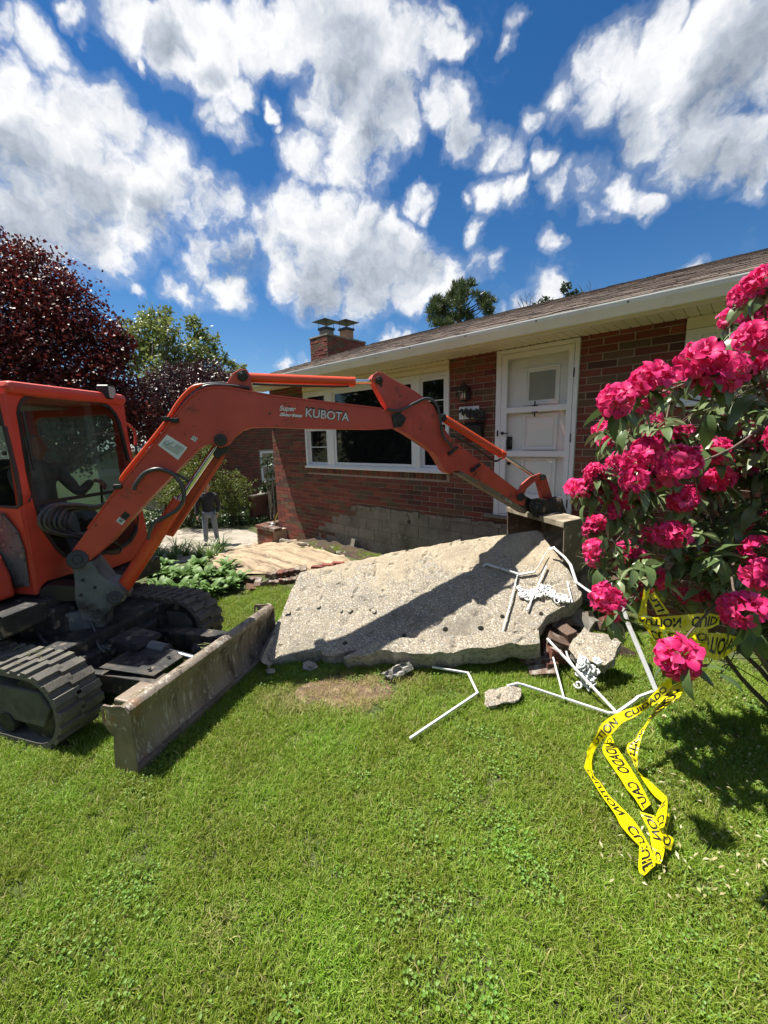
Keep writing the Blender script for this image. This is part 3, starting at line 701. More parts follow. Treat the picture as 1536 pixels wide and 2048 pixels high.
MB().box((PX1 - .14, PY0 + .30, PZ + .0), (.04, 0, 0), (0, .04, 0), (0, 0, .07)).build('white_foot', M['white'], yl, bevel=.01)

# ------------------------------------------------------------------ people helper
def skin_body(name, joints, bones, material, parent, sub=2):
    """joints {name: (point, radius)}; one continuous skinned mesh"""
    keys = list(joints); me = bpy.data.meshes.new(name)
    off = Vector(parent.location)
    me.from_pydata([tuple(Vector(joints[k][0]) - off) for k in keys], [(keys.index(a), keys.index(b)) for a, b in bones], [])
    o = bpy.data.objects.new(name, me); COL.objects.link(o)
    o.modifiers.new('skin', 'SKIN'); sb_ = o.modifiers.new('sub', 'SUBSURF'); sb_.levels = sub; sb_.render_levels = sub
    for i, k in enumerate(keys):
        r = joints[k][1]; r = r if isinstance(r, tuple) else (r, r)
        me.skin_vertices[0].data[i].radius = r; me.skin_vertices[0].data[i].use_root = (i == 0)
    dg = bpy.context.evaluated_depsgraph_get(); m2 = bpy.data.meshes.new_from_object(o.evaluated_get(dg))
    bpy.data.objects.remove(o); m2.materials.clear(); m2.materials.append(material); m2.polygons.foreach_set('use_smooth', [True] * len(m2.polygons))
    return link(bpy.data.objects.new(name, m2), parent)
def text_on(name, s, P, xdir, nrm, width, material, parent, extr=.0008, shear=0, bold=0, height=None):
    cu = bpy.data.curves.new(name, 'FONT'); cu.body = s; cu.size = 1; cu.extrude = 0; cu.shear = shear; cu.offset = bold
    o = bpy.data.objects.new(name, cu); COL.objects.link(o)
    dg = bpy.context.evaluated_depsgraph_get(); dg.update(); me = bpy.data.meshes.new_from_object(o.evaluated_get(dg)); bpy.data.objects.remove(o)
    xs_ = [v.co.x for v in me.vertices]; ys_ = [v.co.y for v in me.vertices]; w = max(xs_) - min(xs_); x0 = min(xs_); y0 = min(ys_); sc = width / w
    scy = sc if height is None else height / (max(ys_) - y0)
    x = Vector(xdir).normalized(); n = Vector(nrm).normalized(); y = n.cross(x); off = Vector((0, 0, 0)); p = parent
    while p is not None: off += p.location; p = p.parent
    for v in me.vertices: c = v.co.copy(); v.co = Vector(P) + x * (c.x - x0) * sc + y * (c.y - y0) * scy + n * extr - off
    me.materials.clear(); me.materials.append(material); return link(bpy.data.objects.new(name, me), parent)

# ------------------------------------------------------------------ excavator
B0 = onZ(276, 1553, 0)
def axes(deg): a = rad(deg); f = Vector((math.cos(a), math.sin(a), 0)); return f, Vector((-f.y, f.x, 0))
uF, uL = axes(25); cF, cL = axes(31); bF, bN = axes(58); ZU = Vector((0, 0, 1))
dig = empty('excavator', B0 - uF * 1.64 + uL * .8, 'orange mini excavator with cab, blade and long arm reaching across the lawn', 'excavator')
def U(u, w, z): return B0 + uF * u + uL * w + ZU * z

M['liner'] = mat('cab_liner', (.34,.35,.35), (.28,.29,.29), rough=.8)
# undercarriage: rubber tracks
TR, TLc, FU = .262, 1.50, -.885          # wheel radius, wheelbase, front wheel position
def track(w0):
    zc = TR + .012
    belt_path = []
    for k in range(13): a = math.pi / 2 - math.pi * k / 12; belt_path.append((FU + TR * math.cos(a), zc + TR * math.sin(a)))
    for k in range(13): a = -math.pi / 2 - math.pi * k / 12; belt_path.append((FU - TLc + TR * math.cos(a), zc + TR * math.sin(a)))
    n = len(belt_path); W_ = .30; th = .028
    ctr = Vector((FU - TLc / 2, zc))
    mb = MB(); vs = []
    def inner(p):
        c = Vector((min(max(p[0], FU - TLc), FU), zc)); d = (Vector(p) - c); return c + d.normalized() * (d.length - th)
    for p in belt_path:
        q = inner(p)
        vs += [U(p[0], w0, p[1]), U(p[0], w0 + W_, p[1]), U(q.x, w0 + W_, q.y), U(q.x, w0, q.y)]
    fs = []
    for i in range(n):
        j = (i + 1) % n
        for k in range(4): fs.append((i * 4 + k, j * 4 + k, j * 4 + (k + 1) % 4, i * 4 + (k + 1) % 4))
    mb.add(vs, fs); tr = mb.build('track', M['track'], dig)
    # lugs
    Lp = 2 * TLc + 2 * math.pi * TR; nl = 46; lug = None
    for k in range(nl):
        s = Lp * k / nl
        def at(s):
            s %= Lp
            if s < TLc: return Vector((FU - TLc + s, zc + TR)), Vector((0, 1))
            s -= TLc
            if s < math.pi * TR: a = math.pi / 2 - s / TR; d = Vector((math.cos(a), math.sin(a))); return Vector((FU, zc)) + d * TR, d
            s -= math.pi * TR
            if s < TLc: return Vector((FU - s, zc - TR)), Vector((0, -1))
            s -= TLc; a = -math.pi / 2 - s / TR; d = Vector((math.cos(a), math.sin(a))); return Vector((FU - TLc, zc)) + d * TR, d
        if lug is None:
            q = MB()
            for (wa, wb, o_) in ((.0, .165, -.014), (.135, .30, .014)):     # two halves, staggered, tapered
                for ss in (1,):
                    vs = [(o_ + x * (.026 if z else .034), w, z) for z in (0, 1) for (x, w) in ((-1, wa), (1, wa), (1, wb), (-1, wb))]
                    vs = [(x, w, -.004 + z * .026) for x, w, z in vs]
                    q.add(vs, [(3, 2, 1, 0), (4, 5, 6, 7), (0, 1, 5, 4), (1, 2, 6, 5), (2, 3, 7, 6), (3, 0, 4, 7)])
            lug = bpy.data.meshes.new('track_lug'); lug.from_pydata([tuple(v) for v in q.v], [], q.f); lug.materials.append(M['track'])
        p, d = at(s); t = Vector((d.y, -d.x)); o = link(bpy.data.objects.new('track_lug', lug), tr)
        X = uF * t.x + ZU * t.y; Z_ = uF * d.x + ZU * d.y; Y = uL
        o.matrix_local = Matrix.Translation(U(p.x, w0, p.y) - dig.location) @ Matrix((X, Y, Z_)).transposed().to_4x4()
    # side frame and wheels
    q = MB(); pts = [(FU + .05, zc - .13), (FU + .14, zc + .02), (FU + .06, zc + .13), (FU - TLc - .02, zc + .13), (FU - TLc - .1, zc), (FU - TLc, zc - .13)]
    q.prism([U(a, w0 + .03, b) for a, b in pts], uL * .24); q.build('track_frame', M['track'], dig, bevel=.01)
    for cu in (FU, FU - TLc):
        q = MB(); q.tube([U(cu, w0 + .05, zc), U(cu, w0 + .25, zc)], TR - th - .006, 20); q.build('idler_wheel', M['dark'], tr)
    q = MB()
    for k in range(4): q.tube([U(FU - .3 - k * .3, w0 + .02, .12), U(FU - .3 - k * .3, w0 + .28, .12)], .075, 12)
    q.build('rollers', M['dark'], tr)
track(0.0); track(1.30)

# dozer blade
BLEN = 1.61
prof = [(0, 0), (-.045, .06), (-.07, .15), (-.075, .25), (-.055, .34), (-.012, .415), (-.006, .44), (-.025, .462), (-.055, .468), (-.085, .455), (-.105, .42), (-.12, .34), (-.13, .24), (-.12, .12), (-.09, .03), (-.03, -.012)]
q = MB(); q.prism([U(a, .012, b) for a, b in prof], uL * (BLEN - .024)); bl = q.build('blade', M['bladeface'], dig, autosmooth=40)
for w in (0, BLEN - .012):
    o_ = [(0.004, -.004), (-.004, .43), (-.03, .466), (-.06, .472), (-.16, .452), (-.205, .452), (-.228, .43), (-.23, .33), (-.20, .285), (-.155, .245), (-.175, .10), (-.185, -.01), (-.05, -.025)]
    h_ = [(-.200, .425), (-.213, .415), (-.215, .35), (-.205, .338), (-.193, .345), (-.190, .415)]
    q = MB(); q.frame([U(a, w, b) for a, b in o_], [[U(a, w, b) for a, b in h_]], uL * .012); q.build('blade_end_plate', M['rust'], bl, bevel=.002)
q = MB(); q.prism([U(a, .0, b) for a, b in [(.006, -.01), (.004, .045), (-.03, .05), (-.03, -.015)]], uL * BLEN); q.build('cutting_edge', M['rust'], bl)
# push frame behind the blade
q = MB()
for w in (.42, 1.12):
    q.prism([U(a, w, b) for a, b in [(-.10, .12), (-.10, .33), (-.42, .33), (-1.25, .30), (-1.25, .18), (-.42, .17)]], uL * .13)
q.box(U(-.19, .80, .20), uF * .06, uL * .52, ZU * .07)
q.build('push_frame', M['dark'], dig, bevel=.012)
q = MB(); q.box(U(-.235, .29, .265), uF * .12, uL * .11, ZU * .085); q.build('push_frame_pad', M['rust'], dig, bevel=.012)
q = MB(); q.tube([U(-1.05, .80, .37), U(-.52, .80, .335)], .062, 14); q.build('blade_cylinder', M['grey'], dig, autosmooth=40)
q = MB(); q.tube([U(-.55, .80, .337), U(-.12, .80, .30)], .03, 12); q.build('blade_cylinder_rod', M['chrome'], dig, autosmooth=40)
q = MB(); q.tube([U(-.42, 1.0, .26), U(-.10, 1.06, .30)], .055, 14); q.build('cross_tube', M['dark'], dig, autosmooth=40)
q = MB(); q.prism([U(-.98, .66, .45), U(-.70, .66, .425), U(-.68, .66, .40), U(-.68, .66, .385), U(-.98, .66, .43)], uL * .26); q.box(U(-.83, .67, .40), uF * .15, uL * .006, ZU * .045); q.build('cylinder_guard', M['dark'], dig, bevel=.004)
q = MB(); q.prism([U(-.78, .42, .362), U(-.30, .46, .345), U(-.30, .74, .345), U(-.42, .80, .35), U(-.78, .76, .372)], ZU * .012); q.build('cover_plate', M['dark'], dig, bevel=.003)
# centre frame, slew ring
q = MB(); q.box(U(-1.64, .80, .36), uF * .62, uL * .52, ZU * .16); q.prism([U(-1.05, .35, .22), U(-1.05, 1.25, .22), U(-.92, 1.1, .22), U(-.92, .5, .22)], ZU * .2); q.build('centre_frame', M['dark'], dig, bevel=.02)
sw = U(-1.64, .80, 0)
q = MB(); q.tube([sw + ZU * .50, sw + ZU * .64], .40, 28); q.build('slew_ring', M['dark'], dig)

# upper works
Pc = onZ(72, 1190, .86)
def C(f, l, z): return Pc + cF * f + cL * l + ZU * (z - .86)
def front(px, d=0.0): return [onP(x, y, Pc + cF * d, cF) for x, y in px]
def side(px, d=0.0): return [onP(x, y, Pc + cL * d, cL) for x, y in px]
q = MB(); q.box(C(-.62, .45, .74), cF * .72, cL * .80, ZU * .085); q.box(C(-.1, .36, .66), cF * .25, cL * .38, ZU * .09); q.build('deck', M['dark'], dig, bevel=.02)
q = MB(); q.box(C(-.62, -.36, .755), cF * .70, cL * .035, ZU * .10); q.box(C(-.62, -.38, .855), cF * .70, cL * .06, ZU * .012); q.build('deck_rail', M['grey'], dig, bevel=.01)
# cab shell
fo = front([(73, 1184), (10, 800), (9, 782), (14, 773), (30, 770), (200, 794), (236, 800), (246, 808), (252, 850), (267, 917), (287, 1025), (297, 1075), (301, 1107), (210, 1143), (140, 1149), (95, 1163)])
wl_px = [(34, 827), (36, 812), (43, 798), (56, 790), (83, 788), (146, 795), (200, 803), (218, 811), (232, 826), (241, 845), (247, 870), (262, 931), (272, 990), (277, 1035), (275, 1062), (263, 1084), (239, 1101), (209, 1109), (165, 1116), (129, 1114), (111, 1097), (82, 1055), (69, 1007), (52, 938)]
wh = front(wl_px)
q = MB(); q.frame(fo, [wh], -cF * .055); cab = q.build('cab_front', M['orange'], dig, bevel=.008)
ctr_ = sum(wh, Vector()) / len(wh)
seal_in = [p + (ctr_ - p).normalized() * .022 for p in wh]
q = MB(); q.frame([p + (p - ctr_).normalized() * .004 + cF * .004 for p in wh], [[p + cF * .004 for p in seal_in]], -cF * .03); q.build('windscreen_seal', M['rubber'], cab)
gl = [p - cF * .012 for p in wh]
q = MB(); q.prism(gl, -cF * .005); q.build('windscreen', M['cabglass'], cab)
za = onP(70, 1008, Pc, cF).z
q = MB(); q.box(C(-.015, .62, za), cF * .012, cL * .50, ZU * .014); q.build('windscreen_bar', M['rubber'], cab)
q = MB(); q.tube(front([(58, 1005), (66, 985), (46, 826)], .02), .006, 6); q.tube(front([(69, 940), (46, 823)], .028), .010, 6); q.build('wiper', M['black'], cab)
ZT = 2.485
# right side wall with its window
ws = side([(38.5, 990), (31, 948), (12.5, 873), (2, 828)])
b_ = [((p - Pc).dot(cF), p.z) for p in ws]
sw_out = [C(-.002, .0, .86), C(-.002, .028, ZT - .06), C(-1.25, .028, ZT - .06), C(-1.25, 0, .86)]
hole = [C(b_[0][0], 0, b_[0][1]), C(b_[1][0], 0.012, b_[1][1]), C(b_[2][0], .02, b_[2][1]), C(b_[2][0] - .02, .024, b_[3][1] + .07), C(b_[2][0] - .08, .025, b_[3][1] + .12), C(-1.05, .025, b_[3][1] + .12), C(-1.1, .02, 1.8), C(-1.1, .008, b_[0][1] - .05), C(b_[0][0] - .05, .004, b_[0][1] - .10), C(b_[0][0] - .01, .002, b_[0][1] - .07)]
hole = [Vector((p.x, p.y, p.z)) - cL * (p - Pc).dot(cL) for p in hole]; sw_out = [p - cL * (p - Pc).dot(cL) for p in sw_out]
q = MB(); q.frame(sw_out, [hole], cL * .05); sidew = q.build('cab_side', M['orange'], dig, bevel=.008)
c2 = sum(hole, Vector()) / len(hole)
q = MB(); q.frame([p + (p - c2).normalized() * .012 - cL * .004 for p in hole], [[p + (c2 - p).normalized() * .014 - cL * .004 for p in hole]], cL * .02); q.build('side_seal', M['rubber'], sidew)
q = MB(); q.prism([p + cL * .012 for p in hole], cL * .005); q.build('side_pane', M['cabglass'], sidew)
q = MB(); q.tube([C(-.055, -.006, 1.985) , C(-.055, .01, 1.985)], .016, 12); q.build('socket', M['rubber'], sidew)
# left wall (door), back wall, roof, floor
LW = 1.14
lo = [C(-.002, LW, .86), C(-.002, LW, ZT - .05), C(-1.25, LW, ZT - .05), C(-1.25, LW, .86)]; lh = [C(-.12, LW, 1.15), C(-.12, LW, 2.33), C(-1.10, LW, 2.33), C(-1.10, LW, 1.15)]
q = MB(); q.frame(lo, [roundpoly(lh, .1)], -cL * .045); q.build('cab_door', M['orange'], dig)
q = MB(); q.prism([p - cL * .02 for p in roundpoly(lh, .1)], -cL * .005); q.build('door_pane', M['hazeglass'], bpy.data.objects['cab_door'])
bo = [C(-1.25, 0.05, .86), C(-1.25, .05, ZT - .05), C(-1.25, LW - .05, ZT - .05), C(-1.25, LW - .05, .86)]; bh = [C(-1.25, .22, 1.55), C(-1.25, .22, 2.30), C(-1.25, LW - .22, 2.30), C(-1.25, LW - .22, 1.55)]
q = MB(); q.frame(bo, [roundpoly(bh, .08)], cF * .05); q.build('cab_back', M['orange'], dig)
q = MB(); q.prism([p + cF * .02 for p in roundpoly(bh, .08)], cF * .005); q.build('rear_pane', M['hazeglass'], bpy.data.objects['cab_back'])
q = MB(); q.box(C(-.61, .585, ZT - .015), cF * .66, cL * .55, ZU * .05); q.build('cab_roof', M['orange'], dig, bevel=.04)
q = MB(); q.box(C(-.63, .57, .845), cF * .60, cL * .53, ZU * .012); q.build('cab_floor', M['rubber'], dig)
q = MB(); q.box(C(-.9, .57, ZT - .08), cF * .3, cL * .5, ZU * .01); q.build('headliner', M['liner'], dig)
# grey side panel and tank cover, engine hood
q = MB(); q.prism(side([(-30, 1026), (8, 1026), (36, 1062), (50, 1100), (60, 1172), (-30, 1180)], -.010), -cL * .012); gp = q.build('side_panel', M['grey'], dig, bevel=.003)
q = MB()
for px in ((5, 1030), (18, 1040), (33, 1066), (22, 1095), (45, 1096), (50, 1120), (24, 1128), (52, 1152)): p = side([px], -.022)[0]; q.tube([p, p - cL * .006], .006, 6)
q.build('bolts', M['dark'], gp)
tk = [(-1.2, .86), (-.13, .86), (-.135, 1.02), (-.19, 1.18), (-.30, 1.30), (-.45, 1.36), (-1.2, 1.38)]
q = MB(); q.prism([C(a, -.40, z) for a, z in tk], cL * .36); q.build('tank_cover', M['orange'], dig, bevel=.03)
q = MB(); q.box(C(-1.65, .42, 1.13), cF * .36, cL * .82, ZU * .42); q.build('engine_hood', M['orange'], dig, bevel=.12)
# grab handle, work lamp
q = MB(); q.tube([onP(x, y, Pc + cF * -.02 + cL * 0, cF) for x, y in spline([(246, 846, 0), (262, 852, 0), (270, 866, 0), (272, 905, 0)], 12) and [(247, 845), (258, 850), (268, 860), (271, 872), (271, 890)]], .014, 8); q.build('grab_handle', M['orange'], dig, autosmooth=60)
q = MB(); q.tube([onP(x, y, Pc + cF * -.02, cF) for x, y in [(271, 885), (273, 905), (280, 925)]], .012, 8); q.build('handle_grip', M['rubber'], dig)
lc = onP(224, 785, Pc + cF * .05, cF); wx = (cL * .93 - cF * .36).normalized(); wn = (cF * .93 + cL * .36 - ZU * .05).normalized(); wn = wx.cross(ZU).normalized(); wn = wn if wn.dot(cF) > 0 else -wn
ro = roundpoly([lc + wx * a * .082 + ZU * b * .066 for a, b in ((-1, -1), (1, -1), (1, 1), (-1, 1))], .03)
q = MB(); q.prism(ro, -wn * .09); q.tube([lc - ZU * .05 - wn * .05, lc - ZU * .12 - wn * .07], .012, 8); wlm = q.build('work_lamp', M['black'], dig, bevel=.006)
q = MB(); q.prism([lc + (p - lc) * .80 + wn * .004 for p in ro], -wn * .02); q.build('lamp_lens', mat('lamp_lens', (.55,.55,.52), (.42,.42,.40), rough=.12, scale=30), wlm, bevel=.004)
q = MB(); q.tube([C(-.35, .05, ZT + .03), C(-.35, .05, ZT + .09), C(-.37, .05, ZT + .10), C(-.39, .05, ZT + .09), C(-.39, .05, ZT + .03)], .008, 6); q.build('lifting_eye', M['orange'], dig)

# cab inside: seat, console, levers
q = MB(); q.box(C(-.78, .72, 1.22), cF * .24, cL * .25, ZU * .06); q.box(C(-1.0, .72, 1.58), cF * .06, cL * .24, ZU * .34); q.box(C(-.8, .72, 1.03), cF * .18, cL * .2, ZU * .13); q.build('seat', M['rubber'], dig, bevel=.04)
for l_ in (.20, .94): q = MB(); q.box(C(-.55, l_, 1.22), cF * .26, cL * .09, ZU * .10); q.build('console', M['dark'], dig, bevel=.03)
hand = onP(202, 966, Pc - cF * .30, cF)
q = MB(); q.tube([hand - ZU * .22 - cF * .02, hand + ZU * .03], .012, 8); q.build('lever', M['black'], dig)

# operator in the cab
op = empty('person', C(-.75, .57, 1.28), 'operator in grey work shirt sitting inside the orange cab, one hand on the lever', 'person', 'people on the site')
M['skin'] = mat('skin', (.42,.23,.165), (.38,.20,.145), rough=.55); M['workshirt'] = mat('work_shirt', (.20,.205,.19), (.14,.145,.13), rough=.9, scale=12); M['jacket'] = mat('dark_jacket', (.018,.019,.022), (.028,.028,.031), rough=.85, scale=20)
M['denim'] = mat('grey_denim', (.235,.265,.31), (.18,.205,.24), rough=.9, scale=14); M['hair'] = mat('grey_hair', (.20,.185,.17), rough=.8); M['shoe'] = mat('dark_shoe', (.02,.02,.022), rough=.6)
hip = C(-.80, .80, 1.36); chest = C(-.78, .77, 1.68); neck = C(-.74, .75, 1.88); head = C(-.70, .74, 2.02); shR = C(-.74, .56, 1.80); shL = C(-.72, .95, 1.79)
elL = C(-.52, .98, 1.55)
J_ = {'hip': (hip, (.16, .12)), 'belly': ((hip + chest) / 2, (.16, .12)), 'chest': (chest, (.18, .12)), 'shc': (chest + ZU * .10, (.13, .10)), 'neck': (neck, .055), 'shL': (shL, .075), 'elL': (elL, .055), 'wrL': (hand - cF * .10 + ZU * .03, .036),
      'shR': (shR, .075), 'elR': (C(-.56, .48, 1.52), .055), 'wrR': (C(-.34, .40, 1.46), .036), 'kL': (C(-.36, .92, 1.36), .08), 'kR': (C(-.36, .68, 1.36), .08), 'aL': (C(-.30, .92, .95), .055), 'aR': (C(-.30, .68, .95), .055)}
skin_body('jacket', {k: J_[k] for k in ('belly', 'hip', 'chest', 'shc', 'neck', 'shL', 'elL', 'wrL', 'shR', 'elR', 'wrR')}, [('hip', 'belly'), ('belly', 'chest'), ('chest', 'shc'), ('shc', 'neck'), ('shc', 'shL'), ('shL', 'elL'), ('elL', 'wrL'), ('shc', 'shR'), ('shR', 'elR'), ('elR', 'wrR')], M['workshirt'], op)
skin_body('trousers', {k: J_[k] for k in ('hip', 'kL', 'kR', 'aL', 'aR')}, [('hip', 'kL'), ('hip', 'kR'), ('kL', 'aL'), ('kR', 'aR')], M['denim'], op)
def head_mesh(parent, c, fwd, r=.112, hair=True, name='head'):
    """head with brow, nose, chin, ears"""
    bm = bmesh.new(); bmesh.ops.create_uvsphere(bm, u_segments=24, v_segments=16, radius=1)
    f = Vector(fwd).normalized(); up = Vector((0, 0, 1)); rt = f.cross(up).normalized(); up = rt.cross(f)
    vs = []
    for v in bm.verts:
        x, y, z = v.co; X = x * .76; Y = y * .95; Z = z * 1.12
        if z < -.2: X *= 1 - .28 * (-.2 - z); Y = Y * (1 - .16 * (-.2 - z)) + .10 * (-.2 - z)
        if y > .55:
            Y += .22 * math.exp(-(x / .16) ** 2 - ((z + .12) / .20) ** 2) + .05 * math.exp(-((z - .25) / .1) ** 2) - .07 * (math.exp(-((abs(x) - .30) / .13) ** 2 - ((z - .10) / .10) ** 2)) - .05 * math.exp(-(x / .25) ** 2 - ((z + .52) / .05) ** 2) + .06 * math.exp(-(x / .25) ** 2 - ((z + .85) / .12) ** 2)
        if abs(x) > .8 and abs(z) < .35 and abs(y) < .3: X *= 1.14
        v.co = (X, Y, Z); 
    vs = [Vector(c) + (rt * v.co.x + f * v.co.y + up * v.co.z) * r for v in bm.verts]; fs = [tuple(l.index for l in fa.verts) for fa in bm.faces]; bm.free()
    o = mesh_obj(name, vs, fs, M['skin'], parent, smooth_=True)
    if hair:
        q = MB(); n = 20
        rows_ = []
        for i in range(7):
            th = math.pi * .56 * i / 6
            rows_.append([Vector(c) + (rt * math.sin(th) * math.cos(2 * math.pi * k / n) * .80 + f * (math.sin(th) * math.sin(2 * math.pi * k / n) * 1.0 - .14 * math.sin(th)) + up * (math.cos(th) * 1.18 + (.10 if math.sin(2 * math.pi * k / n) > .3 and i > 4 else 0))) * r for k in range(n)])
        q.add([p for r_ in rows_ for p in r_], [(i * n + k, i * n + (k + 1) % n, (i + 1) * n + (k + 1) % n, (i + 1) * n + k) for i in range(6) for k in range(n)]); q.build('hair', M['hair'], parent, smooth_=True)
    return o
head_mesh(op, head, cF + cL * .2)
def hand_mesh(parent, wrist, fwd, palm_n, s=1.0, curl=.9, thumb_side=1):
    """palm, four curled fingers and a thumb as one skinned mesh"""
    f = Vector(fwd).normalized(); n = Vector(palm_n); n = (n - f * n.dot(f)).normalized(); r = f.cross(n) * thumb_side
    J = {'w': (wrist, (.024 * s, .018 * s)), 'p': (Vector(wrist) + f * .05 * s, (.032 * s, .016 * s))}; B = [('w', 'p')]
    for i, (off, ln) in enumerate(((.030, .070), (.010, .080), (-.010, .074), (-.030, .058))):
        b = Vector(wrist) + (f * .088 + r * off) * s; J[f'k{i}'] = (b, .0105 * s); B.append(('p', f'k{i}')); d = f.copy(); p = b
        for j in range(3):
            d = (d * math.cos(curl * .75) + n * math.sin(curl * .75)).normalized() if j else (d * math.cos(curl * .5) + n * math.sin(curl * .5)).normalized()
            p = p + d * ln * s * (.45, .32, .23)[j]; J[f'f{i}{j}'] = (p, (.009 - j * .001) * s); B.append((f'k{i}' if j == 0 else f'f{i}{j-1}', f'f{i}{j}'))
            nn = n; 
    t0 = Vector(wrist) + (f * .03 + r * .034) * s; J['t0'] = (t0, .012 * s); t1 = t0 + (f * .6 + r * .6 + n * .4).normalized() * .035 * s; J['t1'] = (t1, .010 * s); t2 = t1 + (f * .7 + n * .6).normalized() * .028 * s; J['t2'] = (t2, .008 * s)
    B += [('w', 't0'), ('t0', 't1'), ('t1', 't2')]
    return skin_body('hand', J, B, M['skin'], parent, sub=1)
hand_mesh(op, hand - cF * .09 + ZU * .035, cF - ZU * .25, -ZU - cL * .3, 1.15, 1.15, 1)
hand_mesh(op, C(-.34, .40, 1.46), cF - ZU * .2, -ZU, 1.1, 1.0, -1)

# boom in its own vertical plane
P0 = onZ(155, 1119, 1.12)
def NP(px, off=0.0): return [onP(x, y, P0 + bN * off, bN) for x, y in px]
def N1(x, y, off=0.0): return onP(x, y, P0 + bN * off, bN)
bo_px = [(139, 1114), (146, 1098), (177, 1057), (234, 980), (325, 869), (359, 821), (379, 798), (397, 784), (424, 776), (455, 776), (482, 781), (549, 793), (651, 805), (762, 818), (800, 824), (813, 836), (806, 850), (786, 857), (742, 859), (617, 857), (530, 854), (504, 855), (485, 861), (468, 874), (455, 892), (441, 896), (424, 888), (410, 890), (397, 898), (350, 945), (280, 1017), (217, 1089), (190, 1112), (176, 1125), (160, 1133), (145, 1129)]
q = MB(); q.prism(NP(bo_px), bN * .20); boom = q.build('boom', M['orange_dirty'], dig, bevel=.004)
boom.data.materials.append(M['orange_new'])
def flange(px, off0, w, t=.006, lift=.006, nm='flange', m=None):
    pts = NP(px); q = MB()
    for a, b in zip(pts[:-1], pts[1:]):
        d = (b - a).normalized(); up = bN.cross(d); up = up if up.z > 0 else -up
        q.box((a + b) / 2 + up * lift + bN * (off0 + w / 2), (b - a) / 2 * 1.02, bN * w / 2, up * t)
    return q.build(nm, m or M['orange_dirty'], boom)
flange([(177, 1057), (234, 980), (325, 869), (359, 821), (379, 798), (397, 784), (424, 776), (455, 776), (482, 781), (549, 793), (651, 805), (762, 818)], -.006, .212, nm='top_plate', m=M['orange'])
q = MB()
for off in (.03, .075):      # steel oil pipes standing proud along the top of the riser
    pts = NP([(243, 962), (247, 951), (290, 897), (334, 841), (352, 812), (368, 791), (386, 775), (404, 770)], off); q.tube(spline(pts, 32), .017, 8)
q.build('oil_pipes', M['orange_new'], boom, autosmooth=60)
q = MB(); q.tube(spline(NP([(344, 846), (356, 826), (377, 796), (398, 778), (424, 770), (470, 772), (500, 776)], .02), 30), .012, 8); q.tube(spline(NP([(350, 834), (375, 790), (400, 771), (440, 766), (482, 770)], .07), 26), .010, 8); q.build('boom_top_hose', M['hose'], boom, autosmooth=60)
q = MB()
for x, y in ((236, 973), (332, 838), (350, 841)): p = N1(x, y, -.01); q.box(p, bF * .03, bN * .025, ZU * .018)
q.build('pipe_clamps', M['dark'], boom, bevel=.004)
q = MB(); q.tube([N1(155, 1119, -.035), N1(155, 1119, .235)], .075, 18); q.tube([N1(155, 1119, -.05), N1(155, 1119, .25)], .035, 14); q.build('boom_foot_boss', M['black'], boom, bevel=.006)
q = MB(); q.tube([N1(441, 880, -.04), N1(441, 880, .24)], .052, 16); q.tube([N1(441, 880, -.048), N1(441, 880, -.03)], .026, 12); q.build('boom_lug_boss', M['black'], boom, bevel=.006)
q = MB(); q.prism(NP([(436, 889), (426, 908), (434, 918), (452, 906), (462, 880), (452, 870)], .06), bN * .08); q.build('rod_eye', M['black'], dig, bevel=.006)
# labels and lettering on the boom side
M['decal'] = mat('decal_white', (.72,.74,.74), (.66,.68,.68), rough=.4); M['ink'] = mat('print_black', (.015,.015,.015), rough=.5); M['letter'] = mat('letter_silver', (.66,.66,.64), (.58,.58,.56), rough=.35, dirt=(.36,.12,.08), dirt_scale=30, dirt_lo=.6, dirt_hi=.68)
def decal(px, m, nm='warning_label', off=-.002): q = MB(); q.prism(NP(px, off), bN * .0015); return q.build(nm, m, boom)
dl = decal([(334, 869), (375, 895), (356, 920), (316, 890)], M['decal'])
a_ = N1(334, 869, -.004); xd = (N1(375, 895, -.004) - a_); yd_ = (N1(316, 890, -.004) - a_)
q = MB()
for k in range(6):
    if k < 3: s0, s1 = .55, .93
    else: s0, s1 = .12, .90
    o0 = a_ + yd_ * (.22 + k * .12); q.bar(o0 + xd * s0, o0 + xd * s1, .0015, .006, up=bN)
q.bar(a_ + yd_ * .2 + xd * .42, a_ + yd_ * .48 + xd * .34, .0015, .018, up=bN)
for k in range(10): t = k / 10 * 6.283; c_ = a_ + yd_ * .55 + xd * .22; q.bar(c_ + xd * .10 * math.cos(t) + yd_ * .16 * math.sin(t), c_ + xd * .10 * math.cos(t + .63) + yd_ * .16 * math.sin(t + .63), .0015, .004, up=bN)
q.build('label_print', M['ink'], dl)
d2_ = decal([(386.5, 870.5), (396, 877), (391, 884), (381, 878)], M['decal'])
q = MB(); a2 = N1(386, 874, -.004); b2 = N1(391, 878.5, -.004)
for c_ in (a2, b2):
    r_ = (b2 - a2).length * .42
    for k in range(8): t = k / 8 * 6.283; q.bar(c_ + bF * r_ * math.cos(t) + ZU * r_ * math.sin(t), c_ + bF * r_ * math.cos(t + .8) + ZU * r_ * math.sin(t + .8), .0015, .004, up=bN)
q.build('label_print', M['ink'], d2_)
d3_ = decal([(239, 1033.5), (251, 1042), (244, 1050.5), (232, 1042)], M['decal'])
q = MB()
for (x0_, y0_, x1_, y1_) in ((236, 1041, 246, 1043), (239, 1037, 243, 1047), (241, 1036, 248, 1042), (237, 1044, 245, 1040)): q.bar(N1(x0_, y0_, -.004), N1(x1_, y1_, -.004), .0015, .009, up=bN)
q.build('label_print', M['ink'], d3_)
decal([(250, 1022.5), (261.5, 1030.5), (251, 1041), (240, 1033)], M['ink'], 'warning_label')
